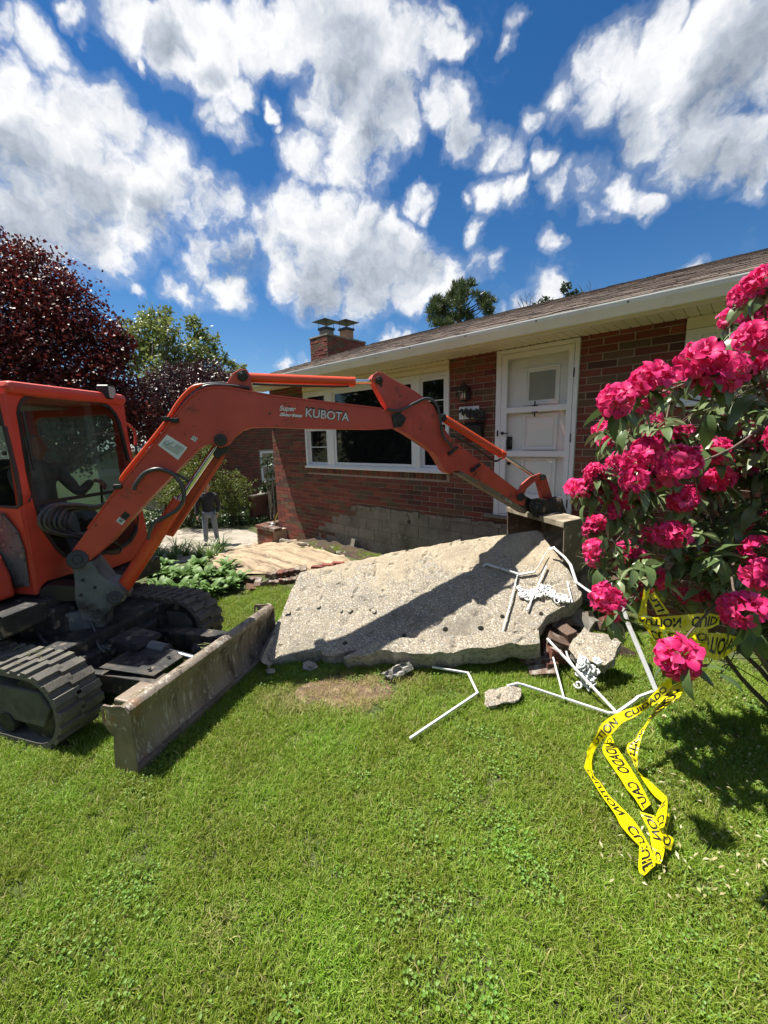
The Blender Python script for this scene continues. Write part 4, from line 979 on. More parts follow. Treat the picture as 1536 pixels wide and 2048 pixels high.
tP = N1(611, 834.5, -.001); tX = N1(698, 844, -.001) - tP; hK = (N1(611, 817, -.001) - tP).length
text_on('name_lettering_edge', 'KUBOTA', tP - tX.normalized() * .004, tX, -bN, tX.length + .008, M['ink'], boom, .0006, bold=.06, height=hK * 1.22)
text_on('name_lettering', 'KUBOTA', tP + ZU * .004, tX, -bN, tX.length, M['letter'], boom, .0016, bold=.018, height=hK * 1.0)
tP = N1(559, 824, -.001); tX = N1(592, 826, -.001) - tP
text_on('series_lettering', 'Super', tP, tX, -bN, tX.length, M['decal'], boom, .0012, shear=.25, bold=.03)
tP = N1(559, 832, -.001); tX = N1(605, 835, -.001) - tP
text_on('series_lettering', 'Series', tP, tX, -bN, tX.length, M['decal'], boom, .0012, shear=.25, bold=.05, height=.03)

# arm cylinder on top of the boom
q = MB(); q.prism(NP([(447, 777), (466, 746), (480, 737), (494, 739), (501, 752), (506, 784)], .035), bN * .025); q.prism(NP([(447, 777), (466, 746), (480, 737), (494, 739), (501, 752), (506, 784)], .14), bN * .025); q.build('cylinder_bracket', M['orange_dirty'], boom, bevel=.006)
q = MB(); q.tube([N1(485, 752, .01), N1(485, 752, .19)], .043, 16); q.tube([N1(485, 752, .0), N1(485, 752, .02)], .028, 12); q.build('cylinder_pin', M['black'], boom, bevel=.005)
q = MB(); q.tube([N1(490, 755, .10), N1(709, 763.5, .10)], .041, 20); q.tube([N1(700, 763.2, .10), N1(709.5, 763.6, .10)], .044, 20); q.build('arm_cylinder', M['orange_new'], dig, autosmooth=40)
q = MB(); q.tube([N1(700, 763.2, .10), N1(758, 763, .10)], .022, 14); q.build('arm_cylinder_rod', M['chrome'], dig, autosmooth=40)
q = MB(); q.tube(NP([(505, 768), (540, 770), (600, 772), (660, 773), (690, 773), (698, 772)], .06), .009, 8); q.build('cylinder_pipe', M['rubber'], dig, autosmooth=60)
# arm
ar_px = [(743, 756), (747, 748), (756, 743), (764, 744), (790, 760), (829, 781), (850, 796), (868, 812), (879, 835), (889, 858), (905, 879), (955, 918), (1029, 975), (1044, 986), (1052, 998), (1048, 1012), (1034, 1008), (1000, 985), (960, 962), (921, 941), (909, 942), (899, 948), (890, 942), (880, 924), (868, 905), (852, 894), (816, 869), (796, 858), (783, 842), (782, 822), (770, 806), (757, 782)]
q = MB(); q.prism(NP(ar_px, .012), bN * .155); arm = q.build('arm', M['orange_arm'], dig, bevel=.005)
q = MB(); q.prism(NP([(921, 941), (960, 962), (1000, 985), (1034, 1008), (1056, 1022), (1050, 1028), (1000, 998), (950, 968), (915, 946)], .02), bN * .14); q.build('arm_bottom_plate', M['rust'], arm, bevel=.003)
for (x, y, r, mm) in ((758.5, 761, .036, 'black'), (797, 842, .058, 'black'), (886, 835, .036, 'black')):
    q = MB(); q.tube([N1(x, y, -.012), N1(x, y, .19)], r, 16); q.tube([N1(x, y, -.022), N1(x, y, -.005)], r * .55, 12); q.build('pin_boss', M[mm], arm, bevel=.005)
q = MB(); q.prism(NP([(783, 829), (800, 824), (813, 836), (806, 852), (788, 856)], -.014), bN * .012); q.build('pivot_plate', M['dark'], arm, bevel=.004)
q = MB(); q.tube(spline(NP([(776, 819), (800, 821), (830, 806), (852, 797), (868, 803), (877, 820), (882, 848), (886, 872), (898, 886), (906, 896)], -.03), 50), .0135, 8); q.build('arm_hose', M['hose'], arm, autosmooth=60)
q = MB()
for x, y in ((908, 900), (953, 934)): p = N1(x, y, -.0); q.box(p, (bF * .6 - ZU * .8) * .012, bN * .02, (bF * .8 + ZU * .6) * .05); q.box(p - bF * .05 - ZU * .03, bF * .015, bN * .02, ZU * .02)
q.build('hose_clips', M['dark'], arm, bevel=.004)
q = MB(); q.tube(spline(NP([(902, 869), (930, 884), (965, 906), (990, 922), (1003, 916)], .03), 24), .011, 8); q.build('arm_pipe', M['rubber'], arm, autosmooth=60)
# bucket cylinder and linkage
q = MB(); q.tube([N1(890, 838, .09), N1(1007, 911, .09)], .040, 18); q.tube([N1(1000, 906.5, .09), N1(1008, 911.5, .09)], .045, 18); q.build('bucket_cylinder', M['orange_new'], dig, autosmooth=40)
q = MB(); q.tube([N1(1000, 907, .09), N1(1072, 955, .09)], .020, 14); q.build('bucket_cylinder_rod', M['chrome'], dig, autosmooth=40)
for off in (-.01, .17):
    q = MB(); cc = [(1038, 990), (1050, 970), (1066, 957), (1084, 951)]
    q.prism(NP([(1034, 988), (1044, 968), (1062, 953), (1082, 946), (1088, 956), (1070, 963), (1054, 977), (1046, 994)], off), bN * .022); q.build('rocker_link', M['orange_arm'], dig, bevel=.004)
q = MB(); q.prism(NP([(1076, 955), (1092, 950), (1106, 996), (1113, 1004), (1090, 1008)], .05), bN * .08); q.build('bucket_link', M['orange_arm'], dig, bevel=.008)
q = MB()
for (x, y, r, o0, o1) in ((1086, 954, .032, -.03, .21), (1042, 994, .045, -.03, .21), (1073, 955, .03, .03, .15)): q.tube([N1(x, y, o0), N1(x, y, o1)], r, 14)
q.build('link_pins', M['black'], dig, bevel=.005)
q = MB(); q.prism(NP([(1030, 1003), (1052, 992), (1075, 1005), (1079, 1018), (1064, 1026), (1050, 1020)], .015), bN * .15); q.build('arm_nose', M['black'], arm, bevel=.008)
# wide bucket
hw = .45; off_r = .09 - hw
bk_px = [(1129, 1044), (1168, 1036), (1196, 1043), (1211, 1072), (1206, 1096), (1186, 1118), (1156, 1146), (1127, 1124)]
for _ in range(25):
    Pr = N1(1129, 1044, .09 - hw); v = Pr + bN * 2 * hw - CAM; xl = 768 + F * v.dot(CR) / v.dot(CF); hw *= 1 + .4 * (xl - 1014) / 118; hw = min(max(hw, .25), .75)
off_r = .09 - hw
pts = NP(bk_px, off_r)
q = MB(); q.prism(pts, bN * .016); q.build('bucket_side', M['rust'], dig, bevel=.003)
q = MB(); q.prism([p + bN * (2 * hw - .016) for p in pts], bN * .016); q.build('bucket_side', M['rust'], dig, bevel=.003)
q = MB(); ce = sum(pts, Vector()) / len(pts); sh = pts[0:]; 
loop = sh; th = .014
for i in range(len(loop) - 1):
    a, b = loop[i], loop[i + 1]; d = (b - a).normalized(); up = d.cross(bN); up = up if up.dot(ce - a) > 0 else -up
    q.add([a + bN * .014, b + bN * .014, b + bN * (2 * hw - .014), a + bN * (2 * hw - .014), a + up * th + bN * .014, b + up * th + bN * .014, b + up * th + bN * (2 * hw - .014), a + up * th + bN * (2 * hw - .014)], [(0, 1, 2, 3), (7, 6, 5, 4), (0, 4, 5, 1), (1, 5, 6, 2), (2, 6, 7, 3), (3, 7, 4, 0)])
M['bucket'] = mat('dusty_bucket', (.24,.20,.145), (.15,.12,.085), rough=.8, scale=6, dirt=(.36,.31,.23), dirt_scale=8, dirt_lo=.5, dirt_hi=.62)
q.build('bucket_shell', M['bucket'], dig)
q = MB(); lipd = (pts[0] - pts[1]).normalized(); q.box((pts[0] + pts[0] + bN * 2 * hw) / 2 - ZU * .03, bN * hw, ZU * .03, lipd * .008); q.build('bucket_lip', M['bucket'], dig, bevel=.003)
ear = [(1058, 1010), (1064, 999), (1076, 996), (1098, 1000), (1112, 992), (1125, 998), (1130, 1016), (1136, 1034), (1100, 1040), (1068, 1034)]
for off in (-.03, .19): q = MB(); q.prism(NP(ear, off), bN * .022); q.build('bucket_ear', M['dark'], dig, bevel=.005)
q = MB()
for (x, y, r) in ((1072, 1014, .055), (1115, 1003, .042)): q.tube([N1(x, y, -.055), N1(x, y, .235)], r, 16); q.tube([N1(x, y, -.07), N1(x, y, -.05)], r * .5, 12)
q.build('bucket_pins', M['dark'], dig, bevel=.008)

# king post, swing bracket, boom cylinder
q = MB(); q.prism(NP([(142, 1128), (182, 1124), (200, 1148), (214, 1164), (236, 1172), (249, 1184), (250, 1200), (240, 1209), (224, 1212), (216, 1226), (202, 1246), (160, 1240), (149, 1200), (148, 1160)], -.02), bN * .24); kp = q.build('king_post', M['grey'], dig, bevel=.012)
q = MB(); q.tube([N1(229, 1195, -.045), N1(229, 1195, .245)], .055, 16); q.tube([N1(229, 1195, -.055), N1(229, 1195, -.03)], .022, 10); q.build('cylinder_foot_pin', M['black'], kp, bevel=.006)
q = MB(); q.prism(NP([(76, 1182), (92, 1170), (150, 1172), (160, 1182), (158, 1196), (150, 1204), (96, 1206), (84, 1216), (76, 1208)], .02), bN * .16); q.prism(NP([(92, 1214), (150, 1212), (150, 1240), (92, 1240)], .04), bN * .12); q.build('swing_bracket', M['black'], dig, bevel=.012)
q = MB(); q.prism(NP([(98, 1240), (130, 1228), (180, 1222), (210, 1232), (210, 1262), (150, 1274), (100, 1268)], .0), bN * .2); q.build('swing_arm', M['grey'], dig, bevel=.01)
q = MB(); q.tube([N1(40, 1250, .06), N1(98, 1256, .06)], .022, 12); q.build('swing_rod', M['chrome'], dig, autosmooth=40)
q = MB(); q.tube([N1(232, 1196, .10), N1(249, 1171, .10), N1(360, 1000, .10)], [.05, .060, .058], 20); q.build('boom_cylinder', M['orange_new'], dig, autosmooth=40)
q = MB(); q.tube([N1(352, 1012, .10), N1(436, 890, .10)], .030, 16); q.build('boom_cylinder_rod', M['chrome'], dig, autosmooth=40)
q = MB(); q.prism(NP([(424, 914), (450, 909), (444, 924), (346, 1074), (330, 1070), (334, 1052)], .15), bN * .012); q.prism(NP([(450, 909), (444, 924), (346, 1074), (343, 1068), (442, 913)], .11), bN * .05); q.build('rod_guard', M['orange_new'], dig, bevel=.004)
# hoses
q = MB(); q.tube(spline(NP([(268, 980), (272, 968), (290, 946), (318, 938), (346, 948), (364, 972), (368, 996), (356, 1018), (330, 1034), (308, 1046), (300, 1062)], -.04), 60), .017, 9); q.tube([N1(300, 1058, -.04), N1(296, 1078, -.02)], .015, 8); q.build('boom_loop_hose', M['hose'], dig, autosmooth=60)
q = MB(); q.tube(spline(NP([(344, 946), (368, 956), (384, 970)], .12), 14), .013, 8); q.build('far_loop_hose', M['hose'], dig, autosmooth=60)
for k in range(7):
    a = k / 6.0; q = MB(); o_ = .10 + .03 * math.sin(k * 2.1) - a * .05
    base_ = [(236 - 4 * a + 16 * (k % 2), 978 + 8 * (k % 2)), (218 - 2 * a, 1003 + 3 * a), (190, 1012 + 6 * a), (150 + 20 * a, 1008 + 10 * a), (105 + 40 * a, 1010 + 12 * a), (84 + 56 * a, 1026 + 10 * a), (78 + 60 * a, 1042 + 6 * a), (86 + 58 * a, 1058), (112 + 44 * a, 1068 - 2 * a), (140 + 26 * a, 1073 - 6 * a), (160 + 12 * a, 1080 - 16 * a)]
    q.tube(spline([onP(x, y, Pc + cF * (o_ + .06), cF) for x, y in base_], 60), .0125, 8); q.build('swing_hose', M['hose'], dig, autosmooth=60)
q = MB(); q.tube(spline([onP(x, y, Pc + cF * .14, cF) for x, y in [(206, 1098), (212, 1088), (226, 1085), (240, 1092), (242, 1101), (234, 1107), (220, 1107), (208, 1102)]], 30), .010, 8); q.build('coiled_hose', M['rubber'], dig, autosmooth=60)
q = MB()
for k in range(4): q.tube(spline([onP(x + k * 5, y, Pc + cF * .1, cF) for x, y in [(186, 1110), (190, 1130), (196, 1155), (206, 1175)]], 16), .012, 8)
q.build('swing_lower_hoses', M['rubber'], dig, autosmooth=60)
q = MB(); p = onP(222, 1160, Pc + cF * .06, cF); rr = random.Random(3)
vs = []; 
for i in range(60):
    a_, b_2 = rr.uniform(0, 6.28), rr.uniform(-1, 1); d_ = Vector((math.cos(a_) * math.sqrt(1 - b_2 * b_2), math.sin(a_) * math.sqrt(1 - b_2 * b_2), b_2)); q.tube([p + d_ * .02, p + d_ * (.05 + rr.random() * .035) + Vector((0, 0, -.02))], [.006, .003], 4)
q.build('straw_caught', mat('straw', (.34,.26,.13), (.26,.2,.1), rough=.9), dig)

q = MB()
for k, (p0_, p1_, p2_, p3_) in enumerate([((118, 1205), (150, 1250), (190, 1285), (222, 1300)), ((128, 1200), (165, 1240), (205, 1270), (236, 1288)), ((176, 1232), (190, 1262), (196, 1290), (210, 1306)), ((60, 1240), (90, 1285), (130, 1305), (170, 1300))]):
    q.tube(spline([onZ(*p0_, .62), onZ(*p1_, .52), onZ(*p2_, .44), onZ(*p3_, .40)], 18), .013, 7)
q.build('blade_hoses', M['hose'], dig, autosmooth=60)
q = MB()
for (x, y) in ((166, 1160), (190, 1175), (170, 1215), (196, 1220), (162, 1190)): p = N1(x, y, -.024); q.tube([p, p - bN * .012], .012, 6)
q.build('king_post_bolts', M['dark'], kp)
q = MB()
for k in range(7): p = C(-.02 - k * .2, -.395, .80); q.tube([p, p - cL * .012], .012, 6)
for (u_, w_) in ((-.5, .62), (-.7, .62), (-.38, .5), (-.38, .68), (-.74, .5)): p = U(u_, w_, .372); q.tube([p, p + ZU * .012], .014, 6)
q.build('frame_bolts', M['dark'], dig)
q = MB(); 
for w in (.42, 1.12): q.tube([U(-.14, w - .02, .27), U(-.14, w + .15, .27)], .04, 12); q.tube([U(-1.2, w - .03, .26), U(-1.2, w + .16, .26)], .05, 12)
q.build('frame_pins', M['grey'], dig)
q = MB(); rr = random.Random(12)
for k in range(70):
    a_ = rr.random(); p = U(-.02 - .10 * rr.random(), BLEN * rr.random(), .44 + .03 * rr.random()) if k < 30 else U(FU - rr.random() * 1.2, rr.uniform(.02, .28), 2 * TR + .03)
    d_ = Vector((rr.gauss(0, 1), rr.gauss(0, 1), rr.gauss(0, .3))).normalized() * rr.uniform(.015, .05); q.tube([p - d_, p + d_], .0022, 4)
q.build('grass_scraps', mat('dry_grass_scrap', (.20,.22,.07), (.28,.24,.12), rough=.9), dig, fix=False)

# ------------------------------------------------------------------ lawn grass
def poly_in(x, y, poly):
    c = False; j = len(poly) - 1
    for i in range(len(poly)):
        if (poly[i][1] > y) != (poly[j][1] > y) and x < (poly[j][0] - poly[i][0]) * (y - poly[i][1]) / (poly[j][1] - poly[i][1]) + poly[i][0]: c = not c
        j = i
    return c
SANDP = g2d([(405, 1122), (455, 1100), (517, 1089), (561, 1082), (630, 1098), (720, 1115), (745, 1150), (640, 1165), (600, 1178), (530, 1178), (470, 1178), (420, 1150)])
BEDP = g2d([(250, 1110), (440, 1105), (500, 1180), (460, 1200), (300, 1205), (230, 1170)])
DRVP = [(-13.5, 2.2), (-9.6, 3.1), (-7.55, 4.0), (-8.2, 5.0), (-9.2, 6.0), (-11.5, 6.3), (-13.4, 5.2)]
DRY = [(onZ(690, 1388).xy, .42, .17, 1.0), (onZ(585, 1400).xy, .30, .10, .6), (onZ(430, 1862).xy, .06, .05, .8), (onZ(800, 1360).xy, .2, .1, .6)]
def dryness(x, y):
    d = 0
    for c, a, b, s in DRY:
        v = Vector((x, y)) - c; p, q = v.x * CR.x + v.y * CR.y, v.x * CF.x + v.y * CF.y
        d = max(d, s * (1 - smooth(.4, 1.25, math.hypot(p / a, q / (b * 1.6)) + .45 * mnoise.noise((x * 6, y * 6, 2)))))
    return d
def grass_density(x, y):
    if y > 5.0 or poly_in(x, y, SANDP) or poly_in(x, y, BEDP) or poly_in(x, y, DRVP): return 0.0
    v = Vector((x, y, 0)) - Vector((B0.x, B0.y, 0)); u, w = v.dot(uF), v.dot(uL)
    if -2.7 < u < -.72 and (-.02 < w < .32 or 1.28 < w < 1.62): return 0.0
    d = (Vector((x, y, 0)) - Vector((0, 0, 0))).length
    k = 1.0 if d < 3.2 else max(.5, 1 - (d - 3.2) * .14)
    k *= 1 - .80 * dryness(x, y)
    if y > 4.3 and x > -5.2: k *= .25
    return k
def node_grass(name, spec, xs_, ys_, densf, material, dens_max, seed, kindlabel):
    g = grid_mesh(name, xs_, ys_, ground, None); me = g.data
    at = me.attributes.new('dens', 'FLOAT', 'POINT'); at.data.foreach_set('value', [densf(v.co.x, v.co.y) for v in me.vertices])
    dr = me.attributes.new('dry', 'FLOAT', 'POINT'); dr.data.foreach_set('value', [dryness(v.co.x, v.co.y) for v in me.vertices])
    ng = bpy.data.node_groups.new(name, 'GeometryNodeTree'); ng.interface.new_socket('Geometry', in_out='INPUT', socket_type='NodeSocketGeometry'); ng.interface.new_socket('Geometry', in_out='OUTPUT', socket_type='NodeSocketGeometry')
    n = ng.nodes.new; l = ng.links.new; gi = n('NodeGroupInput'); go = n('NodeGroupOutput')
    def M_(op, a, b=None):
        q = n('ShaderNodeMath'); q.operation = op
        for i, v in enumerate((a, b)):
            if v is None: continue
            if isinstance(v, (int, float)): q.inputs[i].default_value = v
            else: l(v, q.inputs[i])
        return q.outputs[0]
    def rnd(lo, hi, sd, vec=False):
        q = n('FunctionNodeRandomValue'); q.data_type = 'FLOAT_VECTOR' if vec else 'FLOAT'
        ins_ = [i for i in q.inputs if i.enabled]
        ins_[0].default_value = lo; ins_[1].default_value = hi; q.inputs['Seed'].default_value = sd
        return [o for o in q.outputs if o.enabled][0]
    gd = n('GeometryNodeMeshGrid'); gd.inputs['Size X'].default_value = 1; gd.inputs['Size Y'].default_value = 1; gd.inputs['Vertices X'].default_value = spec['vx']; gd.inputs['Vertices Y'].default_value = spec['vy']
    ps = n('GeometryNodeInputPosition'); sp = n('ShaderNodeSeparateXYZ'); l(ps.outputs[0], sp.inputs[0]); t = M_('ADD', sp.outputs['Y'], .5)
    cb = n('ShaderNodeCombineXYZ')
    if spec['type'] == 'blade':
        l(M_('MULTIPLY', M_('MULTIPLY', sp.outputs['X'], spec['w']), M_('SUBTRACT', 1.0, M_('MULTIPLY', M_('POWER', t, 2.0), .92))), cb.inputs[0])
        l(M_('MULTIPLY', M_('POWER', t, 2.0), spec['h'] * spec['bend']), cb.inputs[1]); l(M_('MULTIPLY', M_('SUBTRACT', t, M_('MULTIPLY', M_('POWER', t, 3.0), .22)), spec['h']), cb.inputs[2])
    else:   # round leaf on a stalk height
        wd = M_('MULTIPLY', M_('SINE', M_('MULTIPLY', M_('ADD', M_('MULTIPLY', t, .93), .04), 3.14159)), spec['w'])
        l(M_('MULTIPLY', sp.outputs['X'], wd), cb.inputs[0]); l(M_('MULTIPLY', t, spec['h']), cb.inputs[1]); l(M_('ADD', M_('MULTIPLY', M_('ABSOLUTE', sp.outputs['X']), .006), spec['z']), cb.inputs[2])
    st = n('GeometryNodeSetPosition'); l(gd.outputs[0], st.inputs[0]); l(cb.outputs[0], st.inputs['Position'])
    jn = n('GeometryNodeJoinGeometry')
    for k in range(4):
        pg = n('GeometryNodeMeshGrid'); pg.inputs['Size X'].default_value = spec['patch']; pg.inputs['Size Y'].default_value = spec['patch']; pg.inputs['Vertices X'].default_value = 2; pg.inputs['Vertices Y'].default_value = 2
        ds = n('GeometryNodeDistributePointsOnFaces'); ds.inputs['Density'].default_value = spec['per'] / spec['patch'] ** 2; ds.inputs['Seed'].default_value = seed + k; l(pg.outputs[0], ds.inputs[0])
        ip = n('GeometryNodeInstanceOnPoints'); l(ds.outputs[0], ip.inputs[0]); l(st.outputs[0], ip.inputs['Instance'])
        a = spec['lean']; l(rnd((-a, -a, 0), (a, a, 6.283), seed + 10 + k, True), ip.inputs['Rotation'])
        sc = n('ShaderNodeCombineXYZ'); s1 = rnd(.55, 1.15, seed + 20 + k); l(rnd(.7, 1.3, seed + 30 + k), sc.inputs[0]); l(s1, sc.inputs[1]); l(s1, sc.inputs[2]); l(sc.outputs[0], ip.inputs['Scale'])
        sa = n('GeometryNodeStoreNamedAttribute'); sa.data_type = 'FLOAT'; sa.domain = 'INSTANCE'; sa.inputs['Name'].default_value = 'rnd'; l(ip.outputs[0], sa.inputs[0]); l(rnd(0.0, 1.0, seed + 40 + k), sa.inputs['Value'])
        rl = n('GeometryNodeRealizeInstances'); l(sa.outputs[0], rl.inputs[0]); sm = n('GeometryNodeSetMaterial'); sm.inputs['Material'].default_value = material; l(rl.outputs[0], sm.inputs[0])
        gt = n('GeometryNodeGeometryToInstance'); l(sm.outputs[0], gt.inputs[0]); l(gt.outputs[0], jn.inputs[0])
    na = n('GeometryNodeInputNamedAttribute'); na.data_type = 'FLOAT'; na.inputs['Name'].default_value = 'dens'
    dp = n('GeometryNodeDistributePointsOnFaces'); dp.inputs['Seed'].default_value = seed + 77; l(gi.outputs[0], dp.inputs[0]); l(M_('MULTIPLY', [o for o in na.outputs if o.enabled][0], dens_max), dp.inputs['Density'])
    il = n('GeometryNodeInstanceOnPoints'); il.inputs['Pick Instance'].default_value = True; l(dp.outputs[0], il.inputs[0]); l(jn.outputs[0], il.inputs['Instance'])
    l(rnd((0, 0, 0), (.08, .08, 6.283), seed + 90, True), il.inputs['Rotation']); l(rnd(.8, 1.2, seed + 91), il.inputs['Scale'])
    s2 = n('GeometryNodeStoreNamedAttribute'); s2.data_type = 'FLOAT'; s2.domain = 'INSTANCE'; s2.inputs['Name'].default_value = 'tuft'; l(il.outputs[0], s2.inputs[0]); l(rnd(0.0, 1.0, seed + 92), s2.inputs['Value'])
    l(s2.outputs[0], go.inputs[0])
    md = g.modifiers.new('grass', 'NODES'); md.node_group = ng; g.data.materials.append(material); tag(g, kindlabel[0], kindlabel[1], kind='stuff'); return g
def grass_mat(name, ca, cb_, cdry, trans=.35, dryattr=True):
    m = bpy.data.materials.new(name); m.use_nodes = True; t = m.node_tree; b = t.nodes['Principled BSDF']; n = t.nodes.new; l = t.links.new
    at = n('ShaderNodeAttribute'); at.attribute_name = 'rnd'; tf = n('ShaderNodeAttribute'); tf.attribute_type = 'INSTANCER'; tf.attribute_name = 'tuft'; dy = n('ShaderNodeAttribute'); dy.attribute_type = 'INSTANCER'; dy.attribute_name = 'dry'
    ge = n('ShaderNodeNewGeometry'); nz_ = n('ShaderNodeTexNoise'); nz_.inputs['Scale'].default_value = 2.2; nz_.inputs['Detail'].default_value = 4; l(ge.outputs['Position'], nz_.inputs['Vector'])
    def mix(f, a, b_):
        q = n('ShaderNodeMix'); q.data_type = 'RGBA'
        if isinstance(f, float): q.inputs[0].default_value = f
        else: l(f, q.inputs[0])
        for i, v in ((6, a), (7, b_)):
            if isinstance(v, tuple): q.inputs[i].default_value = (*v, 1)
            else: l(v, q.inputs[i])
        return q.outputs[2]
    def mr(f, lo, hi, a=0., b_=1.):
        q = n('ShaderNodeMapRange'); q.inputs[1].default_value = lo; q.inputs[2].default_value = hi; q.inputs[3].default_value = a; q.inputs[4].default_value = b_; l(f, q.inputs[0]); return q.outputs[0]
    c = mix(at.outputs['Fac'], ca, cb_)
    h = n('ShaderNodeHueSaturation'); l(c, h.inputs['Color']); l(mr(nz_.outputs['Fac'], .3, .7, .485, .515), h.inputs['Hue']); l(mr(nz_.outputs['Fac'], .3, .7, .78, 1.2), h.inputs['Value']); c = h.outputs[0]
    strw = mr(at.outputs['Fac'], .945, .965); c = mix(strw, c, cdry)
    if dryattr:
        ad = n('ShaderNodeMath'); ad.operation = 'MULTIPLY_ADD'; l(dy.outputs['Fac'], ad.inputs[0]); ad.inputs[1].default_value = 1.6; l(mr(at.outputs['Fac'], 0, 1, -.6, .3), ad.inputs[2]); ad.use_clamp = True
        c = mix(ad.outputs[0], c, cdry)
    l(c, b.inputs['Base Color']); b.inputs['Roughness'].default_value = .5; b.inputs['Specular IOR Level'].default_value = .35
    tr = n('ShaderNodeBsdfTranslucent'); l(c, tr.inputs[0]); ms = n('ShaderNodeMixShader'); ms.inputs[0].default_value = trans; l(b.outputs[0], ms.inputs[1]); l(tr.outputs[0], ms.inputs[2]); l(ms.outputs[0], t.nodes['Material Output'].inputs[0]); return m
M['grass'] = grass_mat('grass_blade', (.165, .280, .019), (.290, .390, .050), (.44, .38, .17))
M['clover'] = grass_mat('clover_leaf', (.115, .235, .035), (.19, .31, .06), (.19, .31, .06), .25)
gx, gy = lin(-8.6, 1.9, 131), lin(-1.6, 5.1, 84)
node_grass('grass', dict(type='blade', vx=2, vy=4, w=.0042, h=.055, bend=.6, patch=.13, per=125, lean=.6), gx, gy, grass_density, M['grass'], 230, 5, ('short lawn grass all over the front yard', 'grass'))
def clover_density(x, y):
    k = grass_density(x, y); v = mnoise.fractal((x * 1.6, y * 1.6, 9.3), 1.0, 2.0, 3)
    return k * smooth(.02, .40, v + .28 * smooth(-1.2, .2, x)) 
node_grass('clover', dict(type='leaf', vx=3, vy=4, w=.014, h=.014, z=.045, patch=.13, per=22, lean=.35), gx, gy, clover_density, M['clover'], 70, 205, ('round clover leaves growing in patches through the lawn', 'clover'))

# ------------------------------------------------------------------ foliage
def np_mesh(name, V_, F_, mats, parent=None, midx=None, smooth_=False):
    """V_ (n,3), F_ (m,k) all faces with k corners"""
    me = bpy.data.meshes.new(name); V_ = np.asarray(V_, np.float32); F_ = np.asarray(F_, np.int32); m, k = F_.shape
    if parent is not None:
        off = np.zeros(3); p = parent
        while p is not None: off += np.array(p.location); p = p.parent
        V_ = V_ - off.astype(np.float32)
    me.vertices.add(len(V_)); me.vertices.foreach_set('co', V_.ravel()); me.loops.add(m * k); me.loops.foreach_set('vertex_index', F_.ravel())
    me.polygons.add(m); me.polygons.foreach_set('loop_start', np.arange(0, m * k, k, dtype=np.int32)); me.polygons.foreach_set('loop_total', np.full(m, k, np.int32))
    for mm in mats: me.materials.append(mm)
    if midx is not None: me.polygons.foreach_set('material_index', np.asarray(midx, np.int32))
    me.update(calc_edges=True); me.validate()
    if smooth_: me.polygons.foreach_set('use_smooth', [True] * m)
    return link(bpy.data.objects.new(name, me), parent)
NR = np.random.default_rng(11)
def unit(a): return a / np.maximum(np.linalg.norm(a, axis=-1, keepdims=True), 1e-9)
def leaves(pos, axis, nrm, ln, wd, fold=.15):
    """rhombic, slightly folded leaves: 2 triangles each side of the midrib"""
    axis = unit(axis); s = unit(np.cross(axis, nrm)); n_ = np.cross(s, axis); ln = ln[:, None]; wd = wd[:, None]
    a = pos; tip = pos + axis * ln; m = pos + axis * ln * .45; l = m + s * wd * .5 + n_ * wd * fold; r = m - s * wd * .5 + n_ * wd * fold
    V_ = np.stack([a, l, tip, r], 1).reshape(-1, 3); i = np.arange(len(pos))[:, None] * 4
    F_ = np.concatenate([i + np.array([[0, 1, 2]]), i + np.array([[0, 2, 3]])], 0); return V_, F_
def leaf_cloud(lobes, per_area, size, aspect=.6, droop=.3, shell=.55, clump=.16, seed=0, up=.4, narrow=1.0):
    """lobes: (centre, radius) world; leaves in small clumps near the surface of the lobes"""
    g = np.random.default_rng(seed); P = []; A = []; Nn = []
    for c, r in lobes:
        c = np.array(c); rr = np.array(r if hasattr(r, '__len__') else (r, r, r)); nc = max(4, int(per_area * float(np.prod(rr)) ** (2 / 3) / 14))
        d = unit(g.normal(size=(nc, 3))); rad_ = shell + (1 - shell) * g.random((nc, 1)) ** .6; rad_ *= 1 + .22 * g.normal(size=(nc, 1)) * .6
        cc = c + d * rad_ * rr
        k = 14; o = g.normal(size=(nc, k, 3)) * clump * rr.mean() ** .5 * .55
        p = (cc[:, None] + o).reshape(-1, 3); a = unit(np.repeat(d, k, 0) * .8 + g.normal(size=(nc * k, 3)) * .8 + np.array([0, 0, -droop])); nn = unit(np.repeat(d, k, 0) * .5 + g.normal(size=(nc * k, 3)) * .6 + np.array([0, 0, up]))
        P.append(p); A.append(a); Nn.append(nn)
    P = np.concatenate(P); A = np.concatenate(A); Nn = np.concatenate(Nn); ln = size * (.6 + .8 * g.random(len(P))); return leaves(P, A, Nn, ln, ln * aspect)
def foliage_mat(name, cols, rough=.45, trans=.3, spec=.5):
    m = pick_mat(name, cols, rough=rough, island=True, bump=0.0, bump_scale=3)
    t = m.node_tree; b = t.nodes['Principled BSDF']; b.inputs['Specular IOR Level'].default_value = spec; n = t.nodes.new; l = t.links.new
    src = b.inputs['Base Color'].links[0].from_socket; tr = n('ShaderNodeBsdfTranslucent'); l(src, tr.inputs[0]); ms = n('ShaderNodeMixShader'); ms.inputs[0].default_value = trans
    for lk in list(b.inputs['Normal'].links): t.links.remove(lk)
    l(b.outputs[0], ms.inputs[1]); l(tr.outputs[0], ms.inputs[2]); l(ms.outputs[0], t.nodes['Material Output'].inputs[0]); return m
M['maple'] = foliage_mat('maple_red_leaf', [(.085,.014,.014),(.125,.019,.018),(.055,.011,.011),(.165,.026,.022),(.075,.022,.015)], rough=.42, trans=.3, spec=.35)
M['plum'] = foliage_mat('purple_leaf', [(.045,.014,.018),(.06,.018,.022),(.035,.012,.014),(.075,.024,.024)], rough=.4, trans=.2)
